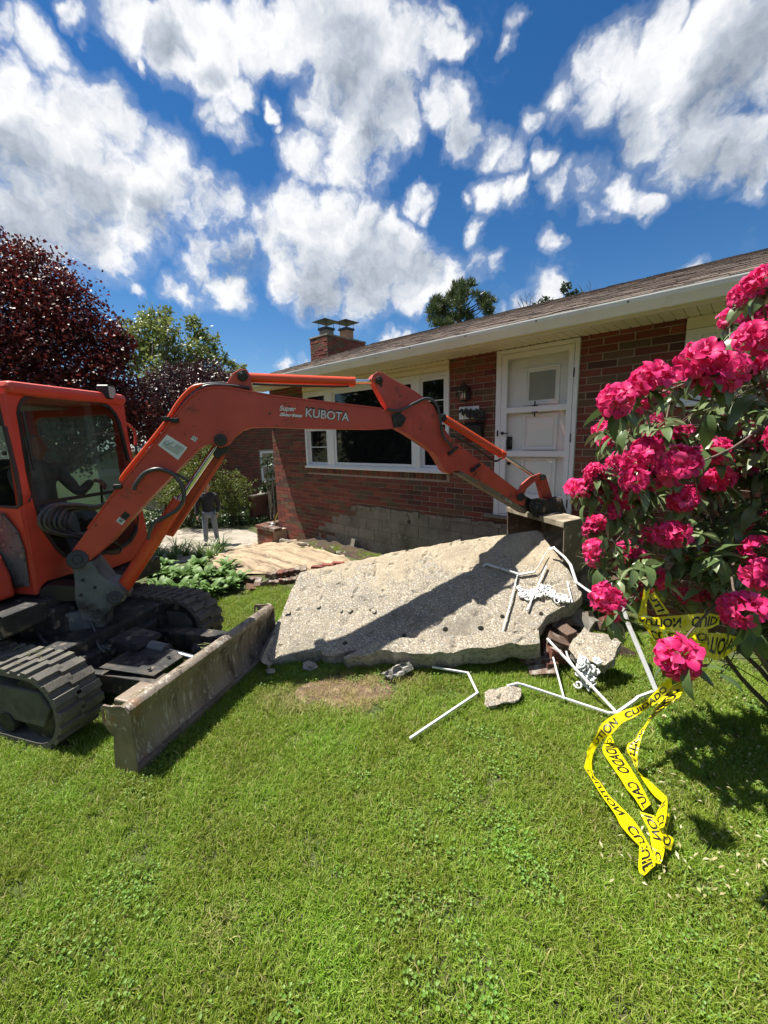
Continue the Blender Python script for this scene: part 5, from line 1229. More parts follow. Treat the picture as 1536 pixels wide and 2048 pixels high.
M['greenleaf'] = foliage_mat('green_leaf', [(.16,.20,.045),(.20,.235,.06),(.12,.155,.035),(.23,.25,.07)], trans=.4)
M['yellowgreen'] = foliage_mat('yellow_green_leaf', [(.13,.17,.025),(.17,.20,.035),(.10,.14,.02),(.08,.11,.02)], trans=.4)
M['darkleaf'] = foliage_mat('dark_green_leaf', [(.035,.065,.018),(.05,.085,.025),(.03,.055,.015)], rough=.35, trans=.2)
M['needle'] = foliage_mat('pine_needle', [(.075,.115,.042),(.10,.13,.05),(.055,.09,.035),(.13,.145,.055)], trans=.15)
M['hosta'] = foliage_mat('hosta_leaf', [(.17,.29,.08),(.21,.33,.105),(.13,.235,.06),(.26,.36,.14)], rough=.55, trans=.3)
M['daylily'] = foliage_mat('daylily_leaf', [(.11,.20,.035),(.14,.24,.05),(.09,.165,.03)], rough=.4, trans=.35)

def px_lobes(lst, t, jit=.0):
    return [(atD(x, y, t + (rng.random() - .5) * jit), r * t / F) for x, y, r in lst]
def tree(label, base, lobes, per_area, size, m, trunk_r, seed=0, name='broadleaf_tree', fork=.35, group=None, twig=True, **kw):
    base = Vector(base); top = sum((Vector(c) for c, r in lobes), Vector()) / len(lobes)
    o = empty(name, base, label, 'tree', group)
    V_, F_ = leaf_cloud(lobes, per_area, size, seed=seed, **kw); np_mesh('crown', V_, F_, [m], o)
    rr = random.Random(seed); q = MB(); fk = base.lerp(top, fork); q.tube(spline([base - ZU * .2, base.lerp(fk, .5) + Vector((rr.uniform(-.1, .1), rr.uniform(-.1, .1), 0)), fk], 8), [trunk_r * (1.2 - .06 * i) for i in range(8)], 8)
    for c, r in lobes:
        c = Vector(c); mid = fk.lerp(c, .5) + Vector((rr.uniform(-1, 1), rr.uniform(-1, 1), rr.uniform(-.3, .8))) * (c - fk).length * .12
        q.tube(spline([fk, mid, c], 8), [trunk_r * .55 * (1 - .105 * i) for i in range(8)], 5)
        if twig:
            for _ in range(4):
                d = Vector((rr.gauss(0, 1), rr.gauss(0, 1), rr.gauss(.4, 1))).normalized(); R_ = r if not hasattr(r, '__len__') else r[0]; s_ = fk.lerp(c, rr.uniform(.6, 1)); q.tube([s_, s_.lerp(c + d * R_ * .9, .6) + ZU * .03, c + d * R_ * .95], [trunk_r * .14, trunk_r * .09, trunk_r * .03], 4)
    q.build('trunk', M['bark'], o, smooth_=True, fix=False); return o
gz = ground(-12, 4)
tree('big dark red maple tree behind the orange cab', onZ(60, 1060, -.6), px_lobes([(15, 525, 50), (75, 560, 62), (135, 615, 62), (190, 680, 58), (40, 640, 90), (-70, 600, 120), (225, 700, 32), (120, 720, 90), (215, 760, 48), (20, 760, 110), (-80, 780, 130), (285, 830, 34), (250, 800, 44), (160, 800, 70), (295, 862, 22), (240, 690, 22), (60, 850, 90), (140, 880, 60), (230, 860, 40)], 9.0, .7), 5200, .072, M['maple'], .16, seed=21, clump=.22, aspect=.8)
tree('purple leaved tree between the red maple and the boom', atD(350, 1010, 16), px_lobes([(285, 800, 40), (330, 780, 42), (375, 765, 40), (420, 755, 34), (445, 780, 36), (400, 800, 46), (345, 830, 50), (290, 850, 40), (440, 825, 40), (250, 810, 30)], 16, 1), 3600, .10, M['plum'], .18, seed=22, clump=.22)
tree('tall airy green tree with several stems beyond the purple tree', atD(340, 960, 24), px_lobes([(310, 645, 28), (275, 672, 26), (335, 668, 26), (300, 700, 34), (350, 705, 28), (265, 725, 28), (320, 745, 36), (392, 655, 24), (415, 690, 28), (385, 705, 26), (405, 740, 32), (445, 725, 20), (475, 745, 18), (360, 760, 34), (290, 640, 16), (328, 630, 15), (258, 650, 14), (488, 738, 9), (450, 760, 24)], 24, 3), 950, .20, M['greenleaf'], .20, seed=23, clump=.26, fork=.18, shell=.25)
# pine behind the roof
pb = [(918,576,13),(939,571,9),(926,590,13),(874,606,12),(903,598,13),(890,612,11),(918,613,18),(868,623,12),(884,630,13),(970,598,9),(972,615,11),(952,592,7),(962,607,8),(877,650,11),(905,640,15),(934,634,12),(864,641,8),(983,604,6),(896,655,13),(948,650,9),(978,630,8)]
pine = empty('pine_tree', atD(915, 800, 30), 'dark pine tree top rising behind the house roof', 'tree')
lb = px_lobes(pb, 30, 1.5); g = np.random.default_rng(31); P = []; A = []
for c, r in lb:
    r *= .92; k = int(560 * r ** 2 / .3); k = max(60, min(k, 330)); d = unit(g.normal(size=(k, 3))); P.append(np.array(c) + d * r * g.random((k, 1)) ** .5 * np.array([1.0, 1.0, .9])); A.append(unit(d * .7 + np.array([0, 0, .9]) + g.normal(size=(k, 3)) * .5))
P = np.concatenate(P); A = np.concatenate(A); V_, F_ = leaves(P, A, g.normal(size=P.shape), .34 + .2 * g.random(len(P)), .05 + .05 * g.random(len(P))); np_mesh('crown', V_, F_, [M['needle']], pine)
q = MB(); q.tube([atD(915, 800, 30), atD(918, 660, 30), atD(921, 600, 30), atD(924, 570, 30)], [.28, .20, .12, .04], 8)
for c, r in lb: q.tube([atD(918, min(665, 1024 - F * (Vector(c) - CAM).dot(CU) / 30 + 30), 30), Vector(c)], [.07, .02], 5)
q.build('trunk', M['bark'], pine)
for (lab, px, lob) in (('small sparse tree showing over the roof beside the white cloud', (1085, 700), [(1083, 600, 7), (1095, 598, 5), (1075, 608, 6), (1068, 612, 5), (1104, 603, 4)]), ('young thin tree with tufted top over the roof ridge', (1135, 690), [(1131, 567, 6), (1137, 582, 8), (1148, 584, 7), (1128, 580, 5), (1140, 596, 9), (1155, 592, 5)])):
    o = empty('young_tree', atD(*px, 30), lab, 'tree'); lobs = px_lobes(lob, 30, .5); V_, F_ = leaf_cloud(lobs, 700, .2, seed=px[0], shell=.2, clump=.2); np_mesh('crown', V_, F_, [M['darkleaf']], o)
    q = MB(); b_ = atD(*px, 30); rr = random.Random(px[0])
    for c, r in lobs: q.tube([b_, b_.lerp(Vector(c), .6) + Vector((rr.uniform(-.3, .3), 0, 0)), Vector(c) + ZU * .2], [.06, .035, .012], 4)
    q.build('trunk', M['bark'], o)
bare = empty('bare_tree', atD(1055, 690, 30), 'leafless thin tree behind the roof by the low cloud', 'tree'); q = MB(); b_ = atD(1055, 660, 30)
for (x, y) in ((1050, 583), (1040, 590), (1061, 592), (1034, 600), (1068, 584), (1160, 572), (1182, 562)):
    bb = b_ if x < 1100 else atD(1172, 620, 30); m_2 = bb.lerp(atD(x, y, 30), .5) + Vector((.1, 0, .1)); q.tube([bb, m_2, atD(x, y, 30)], [.05, .03, .008], 4)
    for k in range(3): e_ = m_2.lerp(atD(x, y, 30), .3 * k); q.tube([e_, e_ + Vector((rng.uniform(-.5, .5), 0, .5))], [.015, .005], 4)
q.build('trunk', M['bark'], bare)

# shrubs round the driveway
def shrub(label, base, lobes, per, size, m, seed, stems=14, aspect=.45, **kw):
    o = empty('shrub', base, label, 'shrub'); V_, F_ = leaf_cloud(lobes, per, size, seed=seed, aspect=aspect, **kw); np_mesh('crown', V_, F_, [m], o); q = MB(); rr = random.Random(seed)
    for k in range(stems): c, r = lobes[k % len(lobes)]; e_ = Vector(c) + Vector((rr.gauss(0, .5), rr.gauss(0, .5), rr.gauss(0.2, .5))) * r; q.tube([Vector(base) + Vector((rr.uniform(-.1, .1), rr.uniform(-.1, .1), -.05)), Vector(base).lerp(e_, .5) + ZU * .05, e_], [.016, .012, .004], 4)
    q.build('stems', M['bark'], o, fix=False); return o
gp_ = lambda x, y: onG(x, y)
b_ = onZ(465, 1046, -.62); tD = (b_ - CAM).dot(CF)
shrub('yellow green twiggy shrub right of the standing man', b_, px_lobes([(466, 985, 32), (450, 962, 22), (486, 972, 22), (480, 1008, 26), (455, 1012, 24), (470, 955, 18), (495, 995, 14), (437, 985, 16)], tD, .5), 5200, .060, M['yellowgreen'], 41, shell=.3, clump=.1)
b_ = onZ(380, 1050, -.62); tD = (b_ - CAM).dot(CF) - .5
shrub('larger olive green shrub seen under the boom, left of the man', b_, px_lobes([(385, 955, 36), (402, 915, 28), (365, 985, 38), (335, 1000, 30), (425, 930, 24), (410, 975, 28), (350, 940, 26), (300, 990, 26), (395, 1010, 26), (418, 905, 16)], tD, .6), 4600, .065, M['yellowgreen'], 42, shell=.3, clump=.12)
b_ = onZ(545, 1035, -.5); tD = (b_ - CAM).dot(CF) + .6
shrub('glossy green shrub climbing at the corner behind the planter', b_, px_lobes([(543, 935, 14), (547, 962, 16), (536, 985, 16), (548, 1000, 16), (538, 918, 11), (530, 1002, 10), (540, 970, 14)], tD, .3), 4600, .075, M['darkleaf'], 43, aspect=.6, clump=.1)
# ground ivy strip behind the driveway
g = np.random.default_rng(44); pts = []
for _ in range(5200):
    x = g.uniform(285, 525); y = g.uniform(1030, 1058 - (x - 285) * .03); p = onG(x, y); pts.append((p.x + g.normal() * .15, p.y + g.normal() * .15, p.z + g.random() * .22))
P = np.array(pts); V_, F_ = leaves(P, unit(g.normal(size=P.shape)), unit(g.normal(size=P.shape) * .5 + np.array([0, 0, 1.])), .06 + .05 * g.random(len(P)), .05 + .04 * g.random(len(P)))
tag(np_mesh('ivy_ground_cover', V_, F_, [M['darkleaf']]), 'dark ivy ground cover behind the driveway', 'ground cover', kind='stuff')
# hosta and daylily bed
def curved_leaf(length, width, lift, droop, nseg=5, cup=.15):
    vs = []; fs = []
    for i in range(nseg + 1):
        t = i / nseg; w = width * math.sin(math.pi * min(1, .08 + t * .92)) ** .8 * .5 if width > .03 else width * (1 - t ** 2) * .5
        y = length * (t - .12 * t * t); z = length * (lift * t - droop * t * t)
        vs += [(-w, y, z + w * cup), (0, y, z), (w, y, z + w * cup)]
    for i in range(nseg):
        for k in (0, 1): a = i * 3 + k; fs.append((a, a + 1, a + 4, a + 3))
    return vs, fs
def leafy(name, label, group, base, n, L_, W_, lift, droop, m, seed, parts=True):
    o = empty(name, base, label, 'plant', group); rr = random.Random(seed); var = []
    for k in range(4):
        v, f = curved_leaf(L_ * (.8 + .12 * k), W_ * (.85 + .1 * k), lift * (.8 + .15 * k), droop * (.8 + .15 * k)); me = bpy.data.meshes.new('leaf'); me.from_pydata(v, [], f); me.polygons.foreach_set('use_smooth', [True] * len(f)); me.materials.append(m); var.append(me)
    if parts:
        for k in range(n):
            l_ = link(bpy.data.objects.new('leaf', var[k % 4]), o); s = rr.uniform(.6, 1.1); l_.scale = (s, s, s); l_.rotation_euler = (rr.uniform(-.25, .45), rr.uniform(-.3, .3), rr.uniform(0, 6.283)); l_.location = (rr.uniform(-.05, .05), rr.uniform(-.05, .05), rr.uniform(0, .04))
    else:
        q = MB()
        for k in range(n):
            me = var[k % 4]; R_ = Matrix.Translation(Vector(base) + Vector((rr.uniform(-.06, .06), rr.uniform(-.06, .06), 0))) @ Matrix.Rotation(rr.uniform(0, 6.283), 4, 'Z') @ Matrix.Rotation(rr.uniform(-.2, .3), 4, 'X') @ Matrix.Scale(rr.uniform(.6, 1.1), 4); q.add([R_ @ v.co for v in me.vertices], [tuple(p.vertices) for p in me.polygons])
        q.build('leaves', m, o, smooth_=True, fix=False)
    return o
HL = ['hosta clump nearest the excavator track at the left of the front row', 'second hosta clump from the left in the front row', 'hosta clump in the middle of the front row', 'hosta clump fourth along the front row beside the lawn', 'hosta clump at the lawn edge, fifth in the front row', 'hosta clump at the right end of the bed beside the fallen bricks', 'hosta clump at the left of the second row', 'hosta clump second from the left in the second row', 'hosta clump third from the left in the second row', 'hosta clump in the second row next to the sand', 'hosta clump half hidden behind the orange cylinder', 'rearmost hosta clump on the sand side', 'rearmost hosta clump in front of the daylilies', 'rearmost hosta clump on the excavator side']
hp = [(322, 1186), (352, 1190), (388, 1190), (425, 1192), (458, 1184), (476, 1168), (338, 1158), (372, 1160), (408, 1164), (442, 1160), (310, 1160), (456, 1140), (398, 1140), (330, 1136)]
for i, (x, y) in enumerate(hp):
    leafy('hosta', HL[i], 'hostas in the bed beside the track', onG(x, y), 60, .23, .064, 1.1, .70, M['hosta'], 500 + i)
DL = ['daylily tuft second from the left at the back of the bed', 'daylily tuft below the boom cylinder, third from the left', 'tall daylily tuft behind the hostas, in front of the driveway', 'daylily tuft right in front of the standing man', 'daylily tuft beside the man on the sand side', 'last daylily tuft by the corner of the sand patch', 'rear daylily tuft against the driveway edge', 'leftmost daylily tuft behind the orange cylinder']
for i, (x, y) in enumerate([(318, 1118), (345, 1122), (372, 1112), (398, 1116), (425, 1118), (442, 1106), (355, 1108), (300, 1128)]):
    leafy('daylily', DL[i], 'daylilies at the back of the bed', onG(x, y), 60, .50, .022, 1.35, .85, M['daylily'], 600 + i, parts=False)

# ------------------------------------------------------------------ neighbour's house
nb = empty('neighbour_house', (-19, 9, -.65), 'shaded brick house with pale roof beyond the driveway', 'house')
NX, NY0, NY1, NE = -17.0, 5.9, 16.0, 1.93
mb = MB(); mb.prism([(NX, NY0, -1.4), (NX, NY1, -1.4), (NX, NY1, NE), (NX, (NY0 + NY1) / 2, NE + 1.7), (NX, NY0, NE)], (-9, 0, 0)); nw = mb.build('wall', M['mortar'], nb)
cb = MB(); z = -1.2; r = 0
while z < NE + 1.7:
    y = NY0 - (r % 2) * .11
    top_in = 0 if z < NE else (z - NE) / 1.7 * (NY1 - NY0) / 2
    while y < 13:
        a, b = max(NY0 + top_in, y), y + .22
        if b - a > .05 and not (10.2 < (a + b) / 2 < 11.62 and .18 < z < 1.66): cb.aabb((NX - .002, a + .005, z + .005), (NX + .010 + rng.random() * .004, b - .005, z + .067))
        y += .22
    z += .072; r += 1
tag(cb.build('brick_courses', M['brick_i'], nw, fix=False), kind='stuff')
M['paleroof'] = mat('pale_shingles', (.33,.33,.32), (.26,.26,.255), rough=.9, scale=5)
mb = MB(); mb.prism([(NX + .35, NY0 - .5, NE - .12), (NX + .35, (NY0 + NY1) / 2, NE + 1.75), (NX + .35, (NY0 + NY1) / 2, NE + 1.83), (NX + .35, NY0 - .5, NE - .03)], (-9.7, 0, 0)); mb.prism([(NX + .35, NY1 + .5, NE - .12), (NX + .35, (NY0 + NY1) / 2, NE + 1.75), (NX + .35, (NY0 + NY1) / 2, NE + 1.83), (NX + .35, NY1 + .5, NE - .03)], (-9.7, 0, 0)); mb.build('roof', M['paleroof'], nb)
mb = MB(); mb.aabb((NX + .36, NY0 - .6, NE - .14), (NX - 9, NY0 - .5, NE - .03)); mb.build('gutter', M['gutter'], nb)
q = MB(); q.frame([(NX + .03, 10.25, .23), (NX + .03, 11.56, .23), (NX + .03, 11.56, 1.61), (NX + .03, 10.25, 1.61)], [[(NX + .03, 10.35, .33), (NX + .03, 11.46, .33), (NX + .03, 11.46, 1.51), (NX + .03, 10.35, 1.51)]], (-.06, 0, 0)); q.aabb((NX - .01, 10.35, .90), (NX + .02, 11.46, .96)); nwi = q.build('window', M['white'], nb)
MB().aabb((NX - .03, 10.34, .32), (NX - .01, 11.47, 1.52)).build('pane', mat('pale_pane', (.16,.20,.21), (.12,.15,.16), rough=.08), nwi)
lw = empty('garden_wall', onG(525, 1020), 'low dark wall with pale cap behind the yellow green shrub', 'wall'); lw['kind'] = 'thing'
a, b = onZ(500, 993, .25), onZ(552, 983, .25)
MB().bar(a - ZU * .45, b - ZU * .45, .15, .86).build('wall_body', M['brick_i'], lw); MB().bar(a, b, .2, .05).build('cap', M['block'], lw)

# trees across the street, behind the viewer (they show as the dark reflection in the panes)
lob = []
rr_ = random.Random(9)
for k in range(15): x = -34 + k * 4.4 + rr_.uniform(-1, 1); lob.append(((x, -24 + rr_.uniform(-3, 2), 4 + rr_.uniform(-1, 2)), (3.6, 3.0, 4.6 + rr_.uniform(-.6, 2.4))))
V_, F_ = leaf_cloud(lob, 260, .75, seed=71, shell=.3, clump=.5); tag(np_mesh('far_trees', V_, F_, [M['darkleaf']]), 'row of trees across the street mirrored in the window panes', 'trees', kind='stuff')

# ------------------------------------------------------------------ standing man
fp = onZ(424, 1090, -.66); man = empty('person', fp, 'man in black jacket and pale jeans standing on the driveway under the boom', 'person', 'people on the site')
fv = Vector((-fp.x, -fp.y, 0)).normalized(); rv = fv.cross(ZU) * -1     # rv: towards the right of the picture
def Q(r, f, z): return fp + rv * r + fv * f + ZU * z
H = {'hip': (Q(0, 0, .94), (.165, .12)), 'waist': (Q(0, .01, 1.06), (.17, .125)), 'chest': (Q(0, 0, 1.30), (.20, .13)), 'shc': (Q(0, -.01, 1.44), (.14, .10)), 'neck': (Q(0, .01, 1.52), .06),
     'sl': (Q(-.20, -.01, 1.42), .085), 'el': (Q(-.29, -.02, 1.14), .065), 'wl': (Q(-.30, .06, .90), .045), 'sr': (Q(.20, -.01, 1.42), .085), 'er': (Q(.28, -.04, 1.14), .065), 'wr': (Q(.22, .02, .92), .045),
     'hl': (Q(-.10, 0, .90), .105), 'hr': (Q(.10, 0, .90), .105), 'kl': (Q(-.13, .02, .49), .075), 'kr': (Q(.13, .02, .49), .075), 'al': (Q(-.14, 0, .10), .062), 'ar': (Q(.16, 0, .10), .062)}
skin_body('jacket', {k: H[k] for k in ('waist', 'hip', 'chest', 'shc', 'neck', 'sl', 'el', 'wl', 'sr', 'er', 'wr')}, [('hip', 'waist'), ('waist', 'chest'), ('chest', 'shc'), ('shc', 'neck'), ('shc', 'sl'), ('sl', 'el'), ('el', 'wl'), ('shc', 'sr'), ('sr', 'er'), ('er', 'wr')], M['jacket'], man)
skin_body('jeans', {'hip': (Q(0, 0, .93), (.16, .115)), **{k: H[k] for k in ('hl', 'hr', 'kl', 'kr', 'al', 'ar')}}, [('hip', 'hl'), ('hip', 'hr'), ('hl', 'kl'), ('hr', 'kr'), ('kl', 'al'), ('kr', 'ar')], M['denim'], man)
for s in (-1, 1): skin_body('shoe', {'heel': (Q(s * .15, -.05, .045), .045), 'toe': (Q(s * .19, .17, .035), (.045, .032))}, [('heel', 'toe')], M['shoe'], man, 1)
skin_body('neck', {'a': (Q(0, .01, 1.48), .055), 'b': (Q(0, .02, 1.62), .052)}, [('a', 'b')], M['skin'], man, 1)
head_mesh(man, Q(.01, .03, 1.68), fv - ZU * .1, .108)
man.scale = (.94, .94, .94)
hand_mesh(man, Q(-.30, .07, .88), Vector((0, 0, -1)) + fv * .2, rv, 1.05, .5, 1); hand_mesh(man, Q(.22, .03, .90), Vector((0, 0, -1)), -rv, 1.0, .5, -1)

# ------------------------------------------------------------------ rhododendron
M['petal'] = foliage_mat('rhodo_petal', [(.80,.040,.21),(.86,.075,.27),(.74,.028,.18),(.90,.13,.34),(.83,.05,.23)], rough=.5, trans=.36, spec=.3)
M['petal_deep'] = mat('rhodo_throat', (.30,.008,.05), (.24,.006,.04), rough=.6)
M['rleaf'] = foliage_mat('rhodo_leaf', [(.13,.19,.075),(.165,.22,.095),(.095,.15,.055),(.21,.26,.13)], rough=.34, trans=.18, spec=.55)
M['rtwig'] = mat('rhodo_twig', (.17,.125,.095), (.10,.075,.058), rough=.85, scale=20)
RB = Vector((.50, 3.55, 0))
rho = empty('rhododendron', RB, 'large rhododendron shrub covered in magenta pink flower heads at the right', 'shrub')
T0 = [(1523,566,74),(1490,588,60),(1460,639,46),(1509,673,78),(1526,640,60),(1506,722,66),(1530,705,56),(1401,719,88),(1441,744,96),(1472,733,66),(1296,764,84),(1355,758,56),(1344,790,36),(1233,801,78),(1267,804,60),
 (1242,858,30),(1310,838,28),(1299,866,36),(1338,860,40),(1432,842,32),(1509,866,50),(1477,884,36),(1293,898,58),(1276,920,60),(1239,926,52),(1361,926,84),(1432,903,62),(1395,912,46),(1321,954,58),(1270,960,62),(1191,946,44),(1154,977,48),(1177,974,38),(1212,983,54),(1259,991,54),(1230,1016,30),
 (1483,935,52),(1435,962,58),(1367,1000,58),(1446,984,42),(1389,985,36),(1194,1048,46),(1341,1067,62),(1299,1073,38),(1526,1036,34),(1255,1137,48),(1277,1112,32),(1310,1159,52),(1476,1096,32),(1519,1101,64),(1526,1146,72),(1530,1186,52),(1214,1195,64),(1273,1186,44),(1228,1236,28),(1367,1190,38),(1486,1220,84),(1353,1315,92),(1398,1190,30)]
def floret():
    """one open five-petalled bell, opening along +Z"""
    vs = []; fs = []
    for k in range(5):
        a0 = 2 * math.pi * k / 5
        prof = [(.003, 0, .10), (.009, .014, .40), (.022, .023, .60), (.034, .026, .46), (.040, .022, .16)]
        b = len(vs)
        for (r, z, hw_) in prof:
            for s in (-1, 0, 1):
                a = a0 + s * hw_; rr = r * (1 + (.06 if s == 0 else 0)); vs.append((rr * math.cos(a), rr * math.sin(a), z + (.004 if s and r > .02 else 0)))
        for i in range(4):
            for s in (0, 1): c = b + i * 3 + s; fs.append((c, c + 1, c + 4, c + 3))
    n = len(fs)
    for k in range(5):      # stamens
        a = 2 * math.pi * k / 5 + .3; b = len(vs); vs += [(0, 0, .004), (.001, 0, .004), (.009 * math.cos(a), .009 * math.sin(a), .036)]; fs.append((b, b + 1, b + 2))
    me = bpy.data.meshes.new('floret'); me.from_pydata(vs, [], fs); me.materials.append(M['petal']); me.materials.append(M['petal_deep'])
    for i, p in enumerate(me.polygons): p.use_smooth = i < n; p.material_index = 1 if (i >= n or i % 8 in (0, 1)) else 0
    return me
def floret_v(seed):
    m = flo0.copy(); rr = random.Random(seed)
    for v in m.vertices: q = mnoise.noise_vector(v.co * 60 + Vector((seed, 0, 0))); v.co += q * .0075 * min(1, v.co.xy.length / .03) ** 2
    m.materials.clear(); m.materials.append([M['petal']][0]); m.materials.append(M['petal_deep']); return m
flo0 = floret(); flos = [floret_v(k) for k in range(6)]
leafV = []
for k in range(6):
    v, f = curved_leaf(1, .32 + .02 * k, .10, .28 + .1 * k, nseg=6, cup=.22); me = bpy.data.meshes.new('leaf'); me.from_pydata(v, [], f); me.polygons.foreach_set('use_smooth', [True] * len(f)); me.materials.append(M['rleaf']); leafV.append(me)
_r5 = random.Random(5)
for _k in range(34):
    _x, _y = _r5.uniform(1180, 1530), _r5.uniform(700, 1230)
    if _x < 1545 - (_y - 520) * 1.05 or (_y > 1120 and _x < 1290) or (_x > 1280 and _y > 1170): continue
    T0.append((_x, _y, _r5.uniform(26, 44)))
for _k in range(22): T0.append((_r5.uniform(1560, 1850), _r5.uniform(600, 1150), _r5.uniform(48, 74)))
rr = random.Random(77); trs = []
for (x, y, d) in T0:
    t = 815 * .155 / d; t = min(max(t, 1.62), 3.05 - .15 * rr.random())
    if d < 45: t = min(t, 2.3 + .5 * rr.random())
    trs.append((atD(x, y, t), d * .93 / 815 * t / 2, d, t))
# limbs
limb_tips = [(1340, 860, 2.5), (1250, 880, 2.55), (1440, 800, 2.3), (1500, 700, 2.0), (1420, 950, 2.35), (1280, 1000, 2.6), (1350, 1080, 2.5), (1480, 1080, 2.2), (1300, 1150, 2.5), (1440, 1200, 2.3), (1560, 900, 2.2), (1600, 1100, 2.3), (1215, 1100, 2.75)]
q = MB(); nodes_ = []
for (x, y, t) in limb_tips:
    e_ = atD(x, y, t); m1 = RB.lerp(e_, .35) + Vector((rr.uniform(-.12, .12), rr.uniform(-.12, .12), rr.uniform(-.05, .1))); m2 = RB.lerp(e_, .7) + Vector((rr.uniform(-.1, .1), rr.uniform(-.1, .1), rr.uniform(-.1, .05)))
    sp_ = spline([RB + Vector((rr.uniform(-.12, .12), rr.uniform(-.1, .1), -.05)), m1, m2, e_], 14); q.tube(sp_, [.020 * (1 - .05 * i) for i in range(14)], 6); nodes_ += sp_[6:]
for (c, R_, d, t) in trs:
    nn = min(nodes_, key=lambda p: (p - c).length); mid = nn.lerp(c, .5) + Vector((rr.uniform(-.05, .05), rr.uniform(-.05, .05), -.05)); q.tube(spline([nn, mid, c - ZU * R_ * .3], 7), [.0065, .006, .0055, .005, .005, .0045, .004], 5)
for k in range(300):     # bare twigs in the shaded inside
    a = rr.choice(nodes_); d_ = Vector((rr.gauss(0, 1), rr.gauss(0, 1), rr.gauss(0, .5))).normalized() * rr.uniform(.12, .38)
    if (a - CAM).dot(CF) < 2.0: continue
    q.tube(spline([a, a + d_ * .5 + Vector((rr.uniform(-.04, .04), rr.uniform(-.04, .04), rr.uniform(-.04, .04))), a + d_], 6), [.004, .0036, .0032, .0028, .0022, .0015], 4)
tw = q.build('branches', M['rtwig'], rho, smooth_=True, fix=False)
# flower heads: florets of the largest ones are sub-parts
trs.sort(key=lambda a: -a[2] + (1000 if (a[0] - CAM).dot(CR) / (a[0] - CAM).dot(CF) > .96 else 0)); nfl = 0; stuffF = MB(); LF = []
for i, (c, R_, d, t) in enumerate(trs):
    outw = (c - (RB + ZU * 1.2)).normalized(); ax = (outw * .6 + ZU * .75 + (CAM - c).normalized() * .35).normalized(); n_f = 15 if d > 55 else (12 if d > 40 else 9); R_ *= .98
    q = MB()
    dirs = []
    for k in range(n_f):
        zc = 1 - 1.22 * (k + .5) / n_f; ph = k * 2.39996 + i; s_ = math.sqrt(max(0, 1 - zc * zc)); b1 = ax.cross(Vector((.3, .9, .1))).normalized(); b2 = ax.cross(b1)
        dv = (ax * zc + (b1 * math.cos(ph) + b2 * math.sin(ph)) * s_).normalized(); dv = (dv + Vector((rr.gauss(0, .16), rr.gauss(0, .16), rr.gauss(0, .16)))).normalized(); dirs.append(dv)
        q.tube([c - ax * R_ * .35, c - ax * R_ * .35 + dv * R_ * .62], [.0025, .002], 4)
    core = q.build('flower_head', M['rleaf'] , rho, fix=False)
    sc = R_ / .062 * (.98 if d > 40 else 1.1)
    for k, dv in enumerate(dirs):
        if rr.random() < .10: continue
        pos = c + dv * R_ * (.50 + rr.uniform(-.16, .16)) - ax * R_ * .12; quat = dv.to_track_quat('Z', 'Y'); me = flos[(i + k) % 6]; mt = Matrix.Translation(pos) @ quat.to_matrix().to_4x4() @ Matrix.Rotation(rr.uniform(0, 6.28), 4, 'Z') @ Matrix.Scale(sc * rr.uniform(.72, 1.12), 4)
        if nfl < 300:
            o = link(bpy.data.objects.new('floret', me), core); o.matrix_local = Matrix.Translation(-RB) @ mt; nfl += 1
        else: stuffF.add([mt @ v.co for v in me.vertices], [tuple(p.vertices) for p in me.polygons])
    # whorl of leaves under the head
    nl = rr.randint(6, 9)
    for k in range(nl):
        ph = 2 * math.pi * k / nl + rr.uniform(-.3, .3); b1 = ax.cross(Vector((.3, .9, .1))).normalized(); b2 = ax.cross(b1); dl_ = (b1 * math.cos(ph) + b2 * math.sin(ph)) * .9 + ax * rr.uniform(-.55, .25) + ZU * -.2
        LF.append((c - ax * R_ * .55, dl_.normalized(), rr.uniform(.085, .135), d))
fl = stuffF.build('small_florets', M['petal'], rho, smooth_=True, fix=False); tag(fl, kind='stuff')
# leafy shoots without flowers
for k in range(300):
    x = rr.uniform(1190, 1640); y = rr.uniform(620, 1290)
    if x < 1560 - (y - 560) * 1.15 and y < 860: continue
    if y > 1180 and x < 1300: continue
    if 1270 < x < 1470 and y > 1170: continue
    t = rr.uniform(2.0, 2.9); c = atD(x, y, t); nn = min(nodes_, key=lambda p: (p - c).length); c = nn.lerp(c, min(1, .38 / max(.01, (nn - c).length)))
    ax = ((c - (RB + ZU * 1.1)).normalized() + ZU * .6).normalized(); nl = rr.randint(4, 7); b1 = ax.cross(Vector((.3, .9, .1))).normalized(); b2 = ax.cross(b1)
    for j in range(nl):
        ph = 2 * math.pi * j / nl + rr.uniform(-.4, .4); dl_ = (b1 * math.cos(ph) + b2 * math.sin(ph)) + ax * rr.uniform(-.3, .5); LF.append((c, dl_.normalized(), rr.uniform(.07, .125), 30))
for k in range(260):     # shrub mass reaching out of the frame, added to broaden its shadow on the grass
    x = rr.uniform(1400, 1850); y = rr.uniform(760, 1270); t = rr.uniform(2.0, 3.1); c = atD(x, y, t)
    if x < 1490 and y > 1140: continue
    for j in range(6): ph = 1.05 * j + k; LF.append((c, Vector((math.cos(ph), math.sin(ph), rr.uniform(-.5, .4))).normalized(), rr.uniform(.08, .12), 25))
for k in range(80):
    x = rr.uniform(1255, 1560); y = rr.uniform(1100, 1290); t = rr.uniform(2.1, 2.8); c = atD(x, y, t)
    if 1255 < x < 1490 and y > 1150: continue
    for j in range(5): ph = 1.256 * j + k; LF.append((c, Vector((math.cos(ph), math.sin(ph), rr.uniform(-.5, .3))).normalized(), rr.uniform(.07, .115), 30))
